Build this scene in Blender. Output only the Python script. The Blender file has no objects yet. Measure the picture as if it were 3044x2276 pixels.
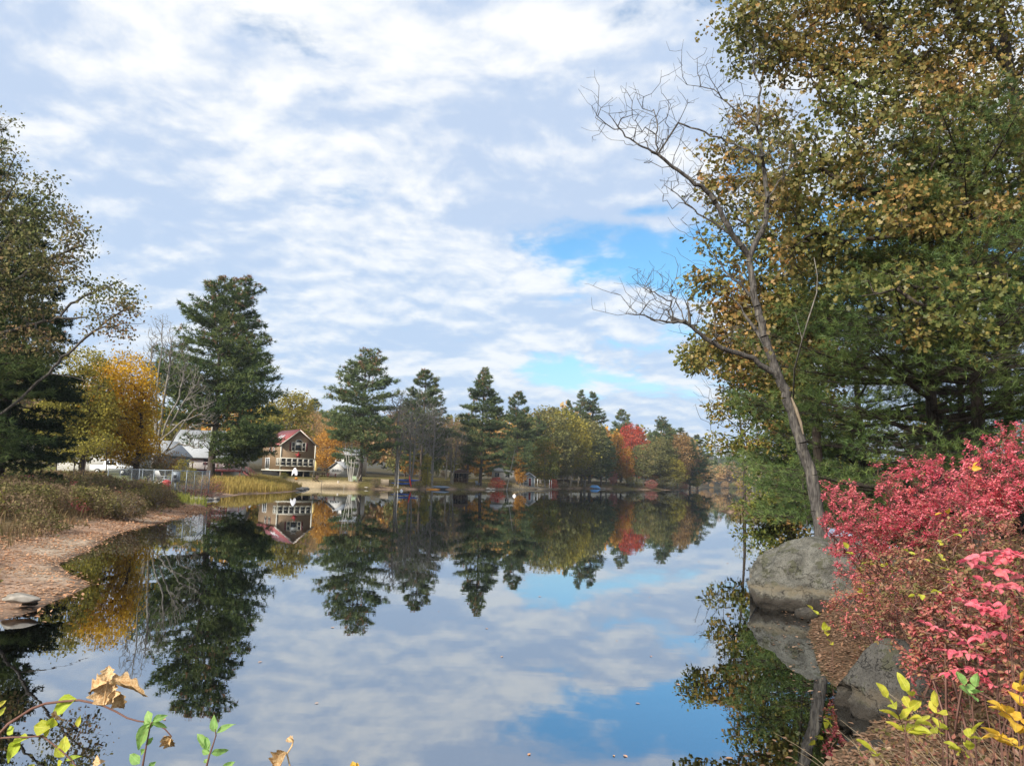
import bpy, math, random
import numpy as np
from mathutils import Matrix, Vector, noise as mnoise

random.seed(7)
RNG = np.random.default_rng(11)
SC = bpy.context.scene
COL = SC.collection
rad = math.radians

# ------------------------------------------------------------------ camera
FOC, PITCH, ROLL, EYE = 2284.0, rad(7.0), rad(1.72), 2.8      # focal length in photo pixels, eye height over the water
cam = bpy.data.cameras.new('camera')
cam.sensor_width = 36.0
cam.lens = 36.0 * FOC / 3044.0
cam.clip_start = 0.05
cam.clip_end = 20000
cam_ob = bpy.data.objects.new('camera', cam)
COL.objects.link(cam_ob)
_U = Vector((0, -math.sin(PITCH), math.cos(PITCH)))
_X = Vector((1, 0, 0))
_c, _s = math.cos(ROLL), math.sin(ROLL)
_r = _X * _c + _U * _s
_u = -_X * _s + _U * _c
_b = -Vector((0, math.cos(PITCH), math.sin(PITCH)))
cam_ob.matrix_world = Matrix(((_r.x, _u.x, _b.x, 0), (_r.y, _u.y, _b.y, 0), (_r.z, _u.z, _b.z, EYE), (0, 0, 0, 1)))
SC.camera = cam_ob

# ------------------------------------------------------------------ sky and sun
SUN_EL, SUN_AZ = rad(34), rad(222)          # azimuth clockwise from +Y: behind the camera, to the left
world = bpy.data.worlds.new('World')
SC.world = world
world.use_nodes = True
wn = world.node_tree
for n in list(wn.nodes):
    wn.nodes.remove(n)


class NB:
    """small helper to write node trees"""
    def __init__(self, tree):
        self.t = tree

    def n(self, typ, ins=None, **props):
        nd = self.t.nodes.new(typ)
        for k, v in props.items():
            setattr(nd, k, v)
        for k, v in (ins or {}).items():
            s = nd.inputs[k]
            if isinstance(v, bpy.types.NodeSocket):
                self.t.links.new(v, s)
            else:
                s.default_value = v
        return nd

    def m(self, op, a, b=0.0, c=0.0, clamp=False):
        return self.n('ShaderNodeMath', {0: a, 1: b, 2: c}, operation=op, use_clamp=clamp).outputs[0]

    def v(self, op, a, b=(0, 0, 0)):
        return self.n('ShaderNodeVectorMath', {0: a, 1: b}, operation=op).outputs[0]

    def mix(self, f, a, b, mode='MIX'):
        nd = self.n('ShaderNodeMix', data_type='RGBA', blend_type=mode)
        for i, val in ((0, f), (6, a), (7, b)):
            s = nd.inputs[i]
            if isinstance(val, bpy.types.NodeSocket):
                self.t.links.new(val, s)
            else:
                s.default_value = val if i == 0 else (tuple(val) + (1,))[:4]
        return nd.outputs[2]

    def smooth(self, x, a, b, lo=0.0, hi=1.0):
        return self.n('ShaderNodeMapRange', {0: x, 1: a, 2: b, 3: lo, 4: hi}, interpolation_type='SMOOTHSTEP').outputs[0]

    def noise(self, vec, scale, detail=4, rough=.5, dist=0.0):
        return self.n('ShaderNodeTexNoise', {'Vector': vec, 'Scale': scale, 'Detail': detail, 'Roughness': rough, 'Distortion': dist}).outputs[0]

    def ramp(self, f, stops, interp='LINEAR'):
        nd = self.n('ShaderNodeValToRGB', {0: f})
        cr = nd.color_ramp
        cr.interpolation = interp
        while len(cr.elements) < len(stops):
            cr.elements.new(.5)
        for e, (p, c) in zip(cr.elements, stops):
            e.position = p
            e.color = (tuple(c) + (1,))[:4]
        return nd.outputs[0]


W = NB(wn)
sky = W.n('ShaderNodeTexSky', sky_type='NISHITA', sun_disc=False, sun_elevation=SUN_EL, sun_rotation=SUN_AZ, air_density=1.0, dust_density=.6, ozone_density=2.0)
tc = W.n('ShaderNodeTexCoord')
D_ = W.n('ShaderNodeVectorMath', {0: tc.outputs['Generated']}, operation='NORMALIZE').outputs[0]
sx = W.n('ShaderNodeSeparateXYZ', {0: D_})
dz = W.m('MAXIMUM', sx.outputs[2], 0.0)
inv = W.m('DIVIDE', 1.0, W.m('ADD', dz, .24))
P_ = W.n('ShaderNodeCombineXYZ', {0: W.m('MULTIPLY', sx.outputs[0], inv), 1: W.m('MULTIPLY', sx.outputs[1], inv), 2: 0.0}).outputs[0]
# cloud deck: one layer of broken stratocumulus, seen in perspective
warp = W.n('ShaderNodeTexNoise', {'Vector': P_, 'Scale': 2.2, 'Detail': 2.0}).outputs[1]
Pw = W.v('ADD', P_, W.v('MULTIPLY', W.v('SUBTRACT', warp, (.5, .5, .5)), (.16, .14, 0)))
Ps = W.v('MULTIPLY', Pw, (.95, 1.0, 1))
big = W.noise(W.v('ADD', Ps, (3.7, 1.9, 0)), 1.9, 2, .5)
puff = W.noise(W.v('ADD', Ps, (1.3, 7.1, 0)), 4.3, 8, .57)
puff2 = W.noise(W.v('ADD', Ps, (1.3, 7.145, 0)), 4.3, 5, .55)
# openings where the blue shows: a gap over the lake's far end and small rents overhead


def gap(cx, cy, rx, ry, amt):
    d = W.v('DIVIDE', W.v('SUBTRACT', Pw, (cx, cy, 0)), (rx, ry, 1))
    ln = W.n('ShaderNodeVectorMath', {0: d}, operation='LENGTH').outputs[1]
    return W.smooth(ln, 0.1, 1.5, amt, 0.0)


GAPS = []
for g in ((.22, 1.80, .27, .17, .58), (.45, 1.84, .28, .21, .66), (.80, 1.75, .34, .3, .50), (.18, 2.62, .24, .22, .40), (.45, 2.55, .55, .5, .20),  (.45, 1.40, .10, .13, .42), (.27, 1.60, .08, .045, .32),
          (-.58, 1.08, .10, .05, .10), (-.32, 1.14, .08, .04, .08), (.14, 1.09, .08, .04, .22), (.25, 1.05, .08, .04, .22)):
    GAPS.append(gap(*g))
gsum = GAPS[0]
for g in GAPS[1:]:
    gsum = W.m('MAXIMUM', gsum, g)
dens = W.m('ADD', W.m('MULTIPLY', big, .6), W.m('MULTIPLY', puff, 1.2))
dens = W.m('SUBTRACT', W.m('ADD', dens, -.13), gsum)
cover = W.smooth(dens, .33, .60)
# light on the lumps: brighter where a lump faces the sun, grey-blue where the deck is thick
lump = W.m('ADD', W.m('MULTIPLY', W.m('SUBTRACT', puff, puff2), 2.0), W.m('MULTIPLY', puff, 1.5))
lump = W.m('SUBTRACT', lump, W.m('MULTIPLY', W.m('SUBTRACT', big, .5), 1.5))
bright = W.smooth(lump, .40, 1.24)
low = W.smooth(sx.outputs[2], .02, .45)
grey = W.mix(low, (5.0, 6.6, 8.9), (5.4, 6.6, 8.6))
white = W.mix(low, (8.8, 9.3, 9.8), (10.1, 10.15, 10.1))
cloud = W.mix(bright, grey, white)
skyc = W.mix(1.0, sky.outputs[0], (1.05, 1.75, 1.95), 'MULTIPLY')
# thin veil towards the horizon
veil = W.smooth(sx.outputs[2], .0, .26, .75, .0)
base = W.mix(veil, skyc, (6.0, 7.6, 8.9))
skyall = W.mix(W.m('MULTIPLY', cover, .97), base, cloud)
bg = W.n('ShaderNodeBackground', {0: skyall, 1: .075})
wo = W.n('ShaderNodeOutputWorld', {0: bg.outputs[0]})

sun = bpy.data.lights.new('sun', 'SUN')
sun.energy = 5.0
sun.angle = rad(14)
sun.color = (1.0, .94, .84)
sun_ob = bpy.data.objects.new('sun', sun)
COL.objects.link(sun_ob)
sd = Vector((math.sin(SUN_AZ) * math.cos(SUN_EL), math.cos(SUN_AZ) * math.cos(SUN_EL), math.sin(SUN_EL)))
sun_ob.rotation_euler = sd.to_track_quat('Z', 'Y').to_euler()

SC.view_settings.view_transform = 'Standard'
SC.view_settings.look = 'None'
SC.view_settings.exposure = 0.5
SC.view_settings.gamma = 1.0
SC.view_settings.use_curve_mapping = False
SC.cycles.use_denoising = True
SC.cycles.max_bounces = 8
SC.cycles.diffuse_bounces = 3
SC.cycles.glossy_bounces = 3
SC.cycles.transparent_max_bounces = 8
SC.cycles.transmission_bounces = 3
SC.cycles.caustics_reflective = False
SC.cycles.caustics_refractive = False
SC.cycles.sample_clamp_indirect = 6.0

# ------------------------------------------------------------------ mesh, object and material helpers
def ray(u, v):
    """photo pixel -> (x/y, z/y) of its ray in the world"""
    x, y = (u - 1522) / FOC, -(v - 1138) / FOC
    x2, y2 = x * _c - y * _s, x * _s + y * _c
    cp, sp = math.cos(PITCH), math.sin(PITCH)
    fy, fz = cp - y2 * sp, sp + y2 * cp
    return x2 / fy, fz / fy


def at(u, v, d):
    """world point seen at photo pixel (u, v), d metres out"""
    a, b = ray(u, v)
    return np.array((a * d, d, EYE + b * d))


def on_water(u, v, z=0.0):
    a, b = ray(u, v)
    d = (z - EYE) / b
    return a * d, d


def mesh_np(name, V, F, smooth=False, mats=None, fmat=None):
    me = bpy.data.meshes.new(name)
    V = np.ascontiguousarray(V, dtype=np.float32).reshape(-1, 3)
    if not isinstance(F, (list, tuple)):
        F = [F]
    F = [np.asarray(f, dtype=np.int32) for f in F if len(f)]
    me.vertices.add(len(V))
    me.vertices.foreach_set('co', V.ravel())
    loops = np.concatenate([f.ravel() for f in F])
    tot = np.concatenate([np.full(len(f), f.shape[1], dtype=np.int32) for f in F])
    starts = np.concatenate([[0], np.cumsum(tot)[:-1]]).astype(np.int32)
    me.loops.add(len(loops))
    me.loops.foreach_set('vertex_index', loops)
    me.polygons.add(len(tot))
    me.polygons.foreach_set('loop_start', starts)
    if smooth:
        me.polygons.foreach_set('use_smooth', np.ones(len(tot), dtype=bool))
    if mats:
        for m in mats:
            me.materials.append(m)
    if fmat is not None:
        me.polygons.foreach_set('material_index', np.asarray(fmat, dtype=np.int32))
    me.update(calc_edges=True)
    return me


def thing(name, label, cat, loc=(0, 0, 0), rotz=0.0, group=None):
    o = bpy.data.objects.new(name, None)
    o.empty_display_size = .2
    COL.objects.link(o)
    o.location = loc
    o.rotation_euler = (0, 0, rotz)
    o['label'] = label
    o['category'] = cat
    if group:
        o['group'] = group
    return o


def link(name, me, parent=None, mtx=None):
    o = bpy.data.objects.new(name, me)
    COL.objects.link(o)
    if parent is not None:
        o.parent = parent
    if mtx is not None:
        o.matrix_local = mtx
    return o


def part(name, V, F, mat, parent, smooth=False):
    return link(name, mesh_np(name, V, F, smooth, [mat]), parent)


def solo(name, label, cat, V, F, mat, loc=(0, 0, 0), rotz=0, smooth=False, group=None):
    o = link(name, mesh_np(name, V, F, smooth, [mat]))
    o.location = loc
    o.rotation_euler = (0, 0, rotz)
    o['label'] = label
    o['category'] = cat
    if group:
        o['group'] = group
    return o


def copy_tree(o, parent=None):
    c = o.copy()
    COL.objects.link(c)
    c.parent = parent
    for ch in list(o.children):
        copy_tree(ch, c)
    return c


class MB:
    """collects simple solids into one mesh"""
    def __init__(self):
        self.V, self.F = [], {}
        self.n = 0

    def add(self, V, F):
        V = np.asarray(V, float).reshape(-1, 3)
        if not isinstance(F, (list, tuple)) or (len(F) and not hasattr(F[0], 'shape')):
            groups = {}
            for f in F:
                groups.setdefault(len(f), []).append(f)
            F = [np.array(g) for g in groups.values()]
        for f in F:
            if len(f):
                self.F.setdefault(f.shape[1], []).append(f + self.n)
        self.V.append(V)
        self.n += len(V)
        return self

    def box(self, x0, y0, z0, x1, y1, z1, M=None):
        V = np.array([(x, y, z) for z in (z0, z1) for y in (y0, y1) for x in (x0, x1)], float)
        if M is not None:
            V = V @ np.array(M.to_3x3()).T + np.array(M.translation)
        return self.add(V, np.array([(0, 2, 3, 1), (4, 5, 7, 6), (0, 1, 5, 4), (2, 6, 7, 3), (0, 4, 6, 2), (1, 3, 7, 5)]))

    def bar(self, a, b, w, t=None, n=None):
        a, b = np.asarray(a, float), np.asarray(b, float)
        if t is None:
            self.add(*tubes([a], [b], [w / 2], [w / 2], n or 8, caps=True))
            return self
        d = (b - a) / np.linalg.norm(b - a)
        up = np.array((0, 0, 1.)) if abs(d[2]) < .95 else np.array((0, 1., 0))
        s = np.cross(d, up); s /= np.linalg.norm(s)
        q = np.cross(s, d)
        V = [p + s * i * w / 2 + q * j * t / 2 for p in (a, b) for j in (-1, 1) for i in (-1, 1)]
        return self.add(V, np.array([(0, 2, 3, 1), (4, 5, 7, 6), (0, 1, 5, 4), (2, 6, 7, 3), (0, 4, 6, 2), (1, 3, 7, 5)]))

    def prism(self, poly, a, b):
        """poly: list of 3d points; extruded from a to b offsets"""
        p = np.asarray(poly, float); k = len(p)
        V = np.concatenate([p + a, p + b])
        F = [tuple(range(k - 1, -1, -1)), tuple(range(k, 2 * k))]
        F += [(i, (i + 1) % k, k + (i + 1) % k, k + i) for i in range(k)]
        return self.add(V, F)

    def out(self):
        return np.concatenate(self.V), [np.concatenate(f) for f in self.F.values()]

    def part(self, name, mat, parent, smooth=False):
        return part(name, *self.out(), mat, parent, smooth)


def tubes(P0, P1, R0, R1, n=5, caps=False):
    P0, P1 = np.asarray(P0, float), np.asarray(P1, float)
    R0, R1 = np.asarray(R0, float), np.asarray(R1, float)
    d = P1 - P0
    L = np.linalg.norm(d, axis=1, keepdims=True)
    d = d / np.maximum(L, 1e-9)
    ref = np.where(np.abs(d[:, 2:3]) > .9, np.array([[1., 0, 0]]), np.array([[0, 0, 1.]]))
    s = np.cross(d, ref); s /= np.maximum(np.linalg.norm(s, axis=1, keepdims=True), 1e-9)
    q = np.cross(s, d)
    an = np.arange(n) / n * 2 * np.pi
    ring = s[:, None, :] * np.cos(an)[None, :, None] + q[:, None, :] * np.sin(an)[None, :, None]
    A = P0[:, None, :] + ring * R0[:, None, None]
    B = P1[:, None, :] + ring * R1[:, None, None]
    V = np.concatenate([A, B], axis=1).reshape(-1, 3)
    m = len(P0)
    base = (np.arange(m) * 2 * n)[:, None]
    i = np.arange(n)[None, :]; j = (np.arange(n)[None, :] + 1) % n
    F = np.stack([base + i, base + n + i, base + n + j, base + j], axis=2).reshape(-1, 4)
    out = [F]
    if caps:
        out.append((base + np.arange(n)[None, :]))
        out.append((base + n + np.arange(n)[None, ::-1]))
    return V, out


def strand(pts, r0, r1, n=6):
    """one smooth tube along a polyline, radius running from r0 to r1"""
    P = np.asarray(pts, float); m = len(P)
    T = np.gradient(P, axis=0); T /= np.maximum(np.linalg.norm(T, axis=1, keepdims=True), 1e-9)
    ref = np.array((0.31, 0.17, 0.93))
    s = np.cross(T, ref); s /= np.maximum(np.linalg.norm(s, axis=1, keepdims=True), 1e-9)
    q = np.cross(s, T)
    R = np.linspace(r0, r1, m) if np.isscalar(r0) else np.asarray(r0)
    an = np.arange(n) / n * 2 * np.pi
    V = (P[:, None, :] + (s[:, None, :] * np.cos(an)[None, :, None] + q[:, None, :] * np.sin(an)[None, :, None]) * R[:, None, None]).reshape(-1, 3)
    i = np.arange(n)[None, :]; j = (np.arange(n)[None, :] + 1) % n; b = (np.arange(m - 1) * n)[:, None]
    return V, [np.stack([b + i, b + n + i, b + n + j, b + j], axis=2).reshape(-1, 4)]


def join(parts):
    V, F, n = [], {}, 0
    for v, f in parts:
        for g in (f if isinstance(f, (list, tuple)) else [f]):
            if len(g):
                F.setdefault(g.shape[1], []).append(g + n)
        V.append(v); n += len(v)
    return np.concatenate(V), [np.concatenate(g) for g in F.values()]


def unit(a):
    return a / np.maximum(np.linalg.norm(a, axis=-1, keepdims=True), 1e-9)


LEAF = {
    'diamond': (np.array([(0, 0, 0), (.34, .5, .06), (0, 1, -.04), (-.34, .5, .06)]), [(0, 1, 2, 3)]),
    'ellipse': (np.array([(0, 0, 0), (.22, .28, .04), (.24, .6, .05), (0, 1, -.06), (-.24, .6, .05), (-.22, .28, .04)]), [(0, 1, 2, 3), (0, 3, 4, 5)]),
    'oak': (np.array([(0, 0, 0), (.30, .26, .03), (.14, .43, 0), (.42, .68, .06), (0, 1, -.05), (-.42, .68, .06), (-.14, .43, 0), (-.30, .26, .03)]), [tuple(range(8))]),
}


def leaves(C, size, rng, kind='diamond', droop=.3, dirs=None, flat=.0):
    """leaf faces at the points C: random headings, hanging by `droop`, more level with `flat`"""
    n = len(C)
    T, faces = LEAF[kind]
    if dirs is None:
        dirs = rng.normal(size=(n, 3))
    dirs = unit(dirs + np.array((0, 0, -droop)))
    nn = rng.normal(size=(n, 3)) * (1 - flat) + np.array((0, 0, 1.0)) * (.35 + flat * 2)
    X = unit(np.cross(dirs, nn)); N = unit(np.cross(X, dirs))
    s = (np.asarray(size) * rng.uniform(.5, 1.35, n))[:, None, None]
    V = C[:, None, :] + s * (T[None, :, 0:1] * X[:, None, :] + T[None, :, 1:2] * dirs[:, None, :] + T[None, :, 2:3] * N[:, None, :])
    k = len(T); b = (np.arange(n) * k)[:, None]
    return V.reshape(-1, 3), [b + np.array(f)[None, :] for f in faces]


def needles(C, D, ln, wd, m, rng, spread=.75):
    """tufts of thin needle triangles at C pointing about D"""
    n = len(C)
    d = unit(D[:, None, :] + rng.normal(size=(n, m, 3)) * spread)
    s = unit(np.cross(d, rng.normal(size=(n, m, 3))))
    L = ln * rng.uniform(.7, 1.2, (n, m, 1))
    p = C[:, None, :] + rng.normal(size=(n, m, 3)) * ln * .10
    V = np.stack([p - s * wd / 2, p + s * wd / 2, p + d * L], axis=2).reshape(-1, 3)
    F = np.arange(n * m * 3).reshape(-1, 3)
    return V, [F]


# ------------------------------------------------------------------ materials
def mat(name):
    m = bpy.data.materials.new(name)
    m.use_nodes = True
    t = m.node_tree
    for n in list(t.nodes):
        t.nodes.remove(n)
    B = NB(t)
    out = B.n('ShaderNodeOutputMaterial')
    return m, B, out


def leaf_mat(name, cols, trans=.35, clump=.5, cscale=.45, gloss=.0, vary=.25, gain=1.75):
    """leaf colours: one per leaf out of `cols`, drifting from clump to clump and from plant to plant"""
    m, B, out = mat(name)
    geo = B.n('ShaderNodeNewGeometry')
    oi = B.n('ShaderNodeObjectInfo')
    tco = B.n('ShaderNodeTexCoord')
    nz = B.noise(tco.outputs['Object'], cscale, 2, .5)
    f = B.m('ADD', B.m('MULTIPLY', geo.outputs['Random Per Island'], 1 - clump), B.m('MULTIPLY', B.smooth(nz, .3, .7), clump))
    k = len(cols)
    cols = [tuple(min(.8, x * gain) for x in cc) for cc in cols]
    c = B.ramp(f, [(i / max(k - 1, 1), cc) for i, cc in enumerate(cols)])
    val = B.m('ADD', 1 - vary / 2, B.m('MULTIPLY', oi.outputs['Random'], vary))
    val = B.m('MULTIPLY', val, B.m('ADD', .75, B.m('MULTIPLY', geo.outputs['Random Per Island'], .5)))
    c = B.n('ShaderNodeHueSaturation', {'Hue': .5, 'Saturation': 1.0, 'Value': val, 'Color': c}).outputs[0]
    dif = B.n('ShaderNodeBsdfDiffuse', {0: c})
    tr = B.n('ShaderNodeBsdfTranslucent', {0: c})
    sh = B.n('ShaderNodeMixShader', {0: trans, 1: dif.outputs[0], 2: tr.outputs[0]}).outputs[0]
    if gloss:
        gl = B.n('ShaderNodeBsdfGlossy', {0: (1, 1, 1, 1), 'Roughness': .45})
        sh = B.n('ShaderNodeMixShader', {0: gloss, 1: sh, 2: gl.outputs[0]}).outputs[0]
    B.t.links.new(sh, out.inputs[0])
    return m


def rough_mat(name, c1, c2, scale=3.0, stretch=(1, 1, 1), rough=.85, bump=.3, bdist=.02, detail=5, spec=.2, c3=None, lo=.35, hi=.65):
    """two (or three) tones broken up by noise, with relief"""
    m, B, out = mat(name)
    tco = B.n('ShaderNodeTexCoord')
    v = B.v('MULTIPLY', tco.outputs['Object'], stretch)
    nz = B.noise(v, scale, detail, .6)
    c = B.mix(B.smooth(nz, lo, hi), c1, c2)
    if c3 is not None:
        nz3 = B.noise(v, scale * .35, 3, .55)
        c = B.mix(B.smooth(nz3, .5, .7), c, c3)
    b = B.n('ShaderNodeBump', {'Strength': bump, 'Distance': bdist, 'Height': nz})
    p = B.n('ShaderNodeBsdfPrincipled', {'Base Color': c, 'Roughness': rough, 'Normal': b.outputs[0]})
    p.inputs['Specular IOR Level'].default_value = spec
    B.t.links.new(p.outputs[0], out.inputs[0])
    return m


def siding_mat(name, c1, c2, course=.15, axis=2, bump=.6, rough=.75):
    """boards or shingles in courses: fine lines across the given axis plus weathering"""
    m, B, out = mat(name)
    tco = B.n('ShaderNodeTexCoord')
    s = B.n('ShaderNodeSeparateXYZ', {0: tco.outputs['Object']})
    fr = B.m('FRACT', B.m('DIVIDE', s.outputs[axis], course))
    nz = B.noise(B.v('MULTIPLY', tco.outputs['Object'], (2.5, 2.5, 2.5) if axis == 2 else (2, 2, 2)), 2.2, 5, .6)
    c = B.mix(B.smooth(nz, .3, .7), c1, c2)
    b = B.n('ShaderNodeBump', {'Strength': bump, 'Distance': .02, 'Height': fr})
    p = B.n('ShaderNodeBsdfPrincipled', {'Base Color': c, 'Roughness': rough, 'Normal': b.outputs[0]})
    p.inputs['Specular IOR Level'].default_value = .25
    B.t.links.new(p.outputs[0], out.inputs[0])
    return m


def plain_mat(name, c, rough=.5, metal=0.0, spec=.4, grain=.12):
    m, B, out = mat(name)
    tco = B.n('ShaderNodeTexCoord')
    nz = B.noise(tco.outputs['Object'], 4.0, 4, .6)
    cc = B.mix(B.m('MULTIPLY', nz, grain * 2), c, tuple(x * .55 for x in c))
    p = B.n('ShaderNodeBsdfPrincipled', {'Base Color': cc, 'Roughness': rough, 'Metallic': metal})
    p.inputs['Specular IOR Level'].default_value = spec
    B.t.links.new(p.outputs[0], out.inputs[0])
    return m


M = {}
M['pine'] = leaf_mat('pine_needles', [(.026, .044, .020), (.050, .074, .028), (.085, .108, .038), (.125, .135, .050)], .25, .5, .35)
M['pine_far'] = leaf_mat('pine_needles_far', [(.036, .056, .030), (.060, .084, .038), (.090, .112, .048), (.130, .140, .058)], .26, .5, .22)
M['pine_tip'] = leaf_mat('pine_cones_and_tips', [(.10, .055, .035), (.15, .085, .05), (.09, .075, .035)], .15, .3)
M['pine_near'] = leaf_mat('pine_needles_near', [(.026, .050, .017), (.050, .082, .024), (.084, .118, .032), (.125, .150, .042)], .25, .5, .7, .02)
M['hemlock'] = leaf_mat('hemlock_needles', [(.013, .022, .012), (.024, .036, .018), (.038, .050, .024)], .12, .5, .4)
M['oak'] = leaf_mat('oak_leaves', [(.054, .070, .020), (.082, .094, .024), (.115, .108, .029), (.165, .118, .036), (.26, .130, .045)], .38, .5, .42, .02)
M['oak_low'] = leaf_mat('oak_leaves_green', [(.045, .062, .018), (.075, .092, .022), (.115, .115, .026), (.175, .120, .034), (.20, .085, .04)], .32, .5, .28)
M['oak_russet'] = leaf_mat('oak_leaves_russet', [(.060, .075, .030), (.090, .098, .038), (.125, .105, .048), (.17, .095, .058)], .35, .5, .3)
M['yellow'] = leaf_mat('yellow_maple_leaves', [(.24, .155, .022), (.35, .22, .025), (.44, .27, .028), (.50, .30, .03)], .42, .55, .22)
M['orange'] = leaf_mat('orange_leaves', [(.24, .12, .025), (.31, .165, .033), (.37, .21, .045)], .4, .5, .3)
M['rust'] = leaf_mat('rust_leaves', [(.17, .105, .048), (.24, .145, .06), (.19, .145, .07)], .35, .5, .25)
M['red'] = leaf_mat('red_maple_leaves', [(.22, .036, .026), (.30, .055, .036), (.28, .080, .045)], .38, .5, .3)
M['olive'] = leaf_mat('olive_leaves', [(.070, .080, .032), (.100, .102, .038), (.130, .118, .044), (.140, .105, .050)], .32, .6, .16)
M['gold_olive'] = leaf_mat('gold_olive_leaves', [(.12, .115, .030), (.17, .15, .032), (.25, .185, .034)], .36, .6, .18)
M['tan_twig'] = leaf_mat('last_brown_leaves', [(.14, .105, .06), (.19, .12, .065), (.11, .09, .06)], .3, .4)
M['burning'] = leaf_mat('burning_bush_leaves', [(.84, .09, .145), (.98, .17, .225), (.99, .25, .29), (.98, .25, .21)], .46, .40, 1.8, .0, gain=1.0)
M['burning_dull'] = leaf_mat('fading_bush_leaves', [(.14, .15, .045), (.22, .18, .06), (.38, .13, .10), (.56, .12, .14), (.46, .17, .12), (.30, .20, .09), (.17, .17, .055)], .36, .55, 1.7, .02, gain=1.1)
M['dull_olive'] = leaf_mat('fading_olive_leaves', [(.14, .15, .045), (.20, .18, .06), (.28, .16, .085), (.36, .12, .10), (.30, .20, .09), (.16, .16, .05)], .36, .6, 1.6, .02, gain=1.05)
M['weed'] = leaf_mat('bank_weeds', [(.085, .088, .034), (.120, .115, .042), (.165, .140, .060), (.14, .10, .062), (.17, .115, .075), (.10, .10, .035)], .3, .65, .8, gain=1.5)
M['drygrass'] = leaf_mat('dry_grass', [(.20, .155, .07), (.28, .205, .10), (.19, .125, .075), (.15, .135, .05), (.24, .15, .10)], .35, .6, .5, gain=1.2)
M['reed'] = leaf_mat('reed_blades', [(.17, .125, .035), (.22, .16, .05), (.14, .12, .03)], .35, .5, .3)
M['greenreed'] = leaf_mat('green_sedge', [(.13, .16, .03), (.19, .20, .04), (.22, .19, .06)], .4, .5, .5)
M['purpletwig'] = rough_mat('purple_brown_twigs', (.10, .06, .055), (.16, .10, .085), 6)
M['litter'] = leaf_mat('fallen_leaves', [(.24, .13, .07), (.46, .25, .14), (.55, .36, .23), (.50, .24, .125), (.40, .29, .18)], .15, .35, .8, gain=1.05)
M['litter_dark'] = leaf_mat('dark_fallen_leaves', [(.12, .070, .042), (.22, .13, .08), (.33, .22, .15), (.27, .15, .09), (.20, .15, .10)], .12, .35, .8, gain=.8)  # darker brown litter for the right bank
M['bark'] = rough_mat('pine_bark', (.055, .042, .034), (.12, .095, .078), 5, (3, 3, .5), .9, .7, .05)
M['bark_grey'] = rough_mat('grey_bark', (.13, .115, .095), (.26, .24, .21), 6, (2.5, 2.5, .6), .9, .5, .03)
M['bark_dead'] = rough_mat('weathered_bark', (.042, .037, .033), (.118, .106, .095), 7, (4, 4, .6), .9, .8, .03, 6, .2, (.18, .16, .13))
M['bark_dark'] = rough_mat('dark_bark', (.035, .028, .022), (.085, .068, .055), 6, (3, 3, .6), .9, .6, .03)
M['birch'] = rough_mat('birch_bark', (.42, .40, .36), (.26, .24, .21), 5, (1, 1, 3), .8, .2, .01, 5, .2, None, .55, .75)
M['twig'] = rough_mat('grey_twigs', (.15, .125, .11), (.22, .19, .165), 6)
M['twig_red'] = rough_mat('reddish_twigs', (.13, .065, .05), (.20, .11, .085), 9)
M['straw'] = rough_mat('dry_stalks', (.34, .26, .16), (.44, .35, .24), 9)


def blade_mat(name, cols, trans=.42, spot=(.30, .17, .05)):
    """a leaf seen close: pale midrib and side veins, blotches, its own tint per leaf"""
    m, B, out = mat(name)
    tco = B.n('ShaderNodeTexCoord')
    oi = B.n('ShaderNodeObjectInfo')
    s = B.n('ShaderNodeSeparateXYZ', {0: tco.outputs['Object']})
    ax = B.m('ABSOLUTE', s.outputs[0])
    k = len(cols)
    shift = B.v('ADD', tco.outputs['Object'], B.n('ShaderNodeCombineXYZ', {0: B.m('MULTIPLY', oi.outputs['Random'], 37.0), 1: 0.0, 2: 0.0}).outputs[0])
    nz = B.noise(shift, 3.2, 4, .6)
    f = B.m('ADD', B.m('MULTIPLY', oi.outputs['Random'], .6), B.m('MULTIPLY', B.smooth(nz, .3, .7), .4))
    c = B.ramp(f, [(i / max(k - 1, 1), cc) for i, cc in enumerate(cols)])
    side = B.m('FRACT', B.m('MULTIPLY', B.m('SUBTRACT', s.outputs[1], B.m('MULTIPLY', ax, .9)), 8.0))
    vein = B.m('MAXIMUM', B.smooth(ax, .022, .008), B.smooth(B.m('ABSOLUTE', B.m('SUBTRACT', side, .5)), .07, .02, 0, .55))
    c = B.mix(B.m('MULTIPLY', vein, .45), c, tuple(min(.85, x * 1.3 + .10) for x in cols[-1]))
    n2 = B.noise(shift, 9.0, 4, .6)
    c = B.mix(B.smooth(n2, .62, .72, 0, .8), c, spot)
    edge = B.smooth(B.noise(shift, 2.0, 2, .5), .58, .75, 0, .5)
    c = B.mix(edge, c, tuple(x * .6 + y * .4 for x, y in zip(cols[0], spot)))
    bm = B.n('ShaderNodeBump', {'Strength': .35, 'Distance': .02, 'Height': B.m('ADD', vein, nz)})
    dif = B.n('ShaderNodeBsdfPrincipled', {'Base Color': c, 'Roughness': .5, 'Normal': bm.outputs[0]})
    tr = B.n('ShaderNodeBsdfTranslucent', {0: c})
    sh = B.n('ShaderNodeMixShader', {0: trans, 1: dif.outputs[0], 2: tr.outputs[0]}).outputs[0]
    B.t.links.new(sh, out.inputs[0])
    return m


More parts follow.
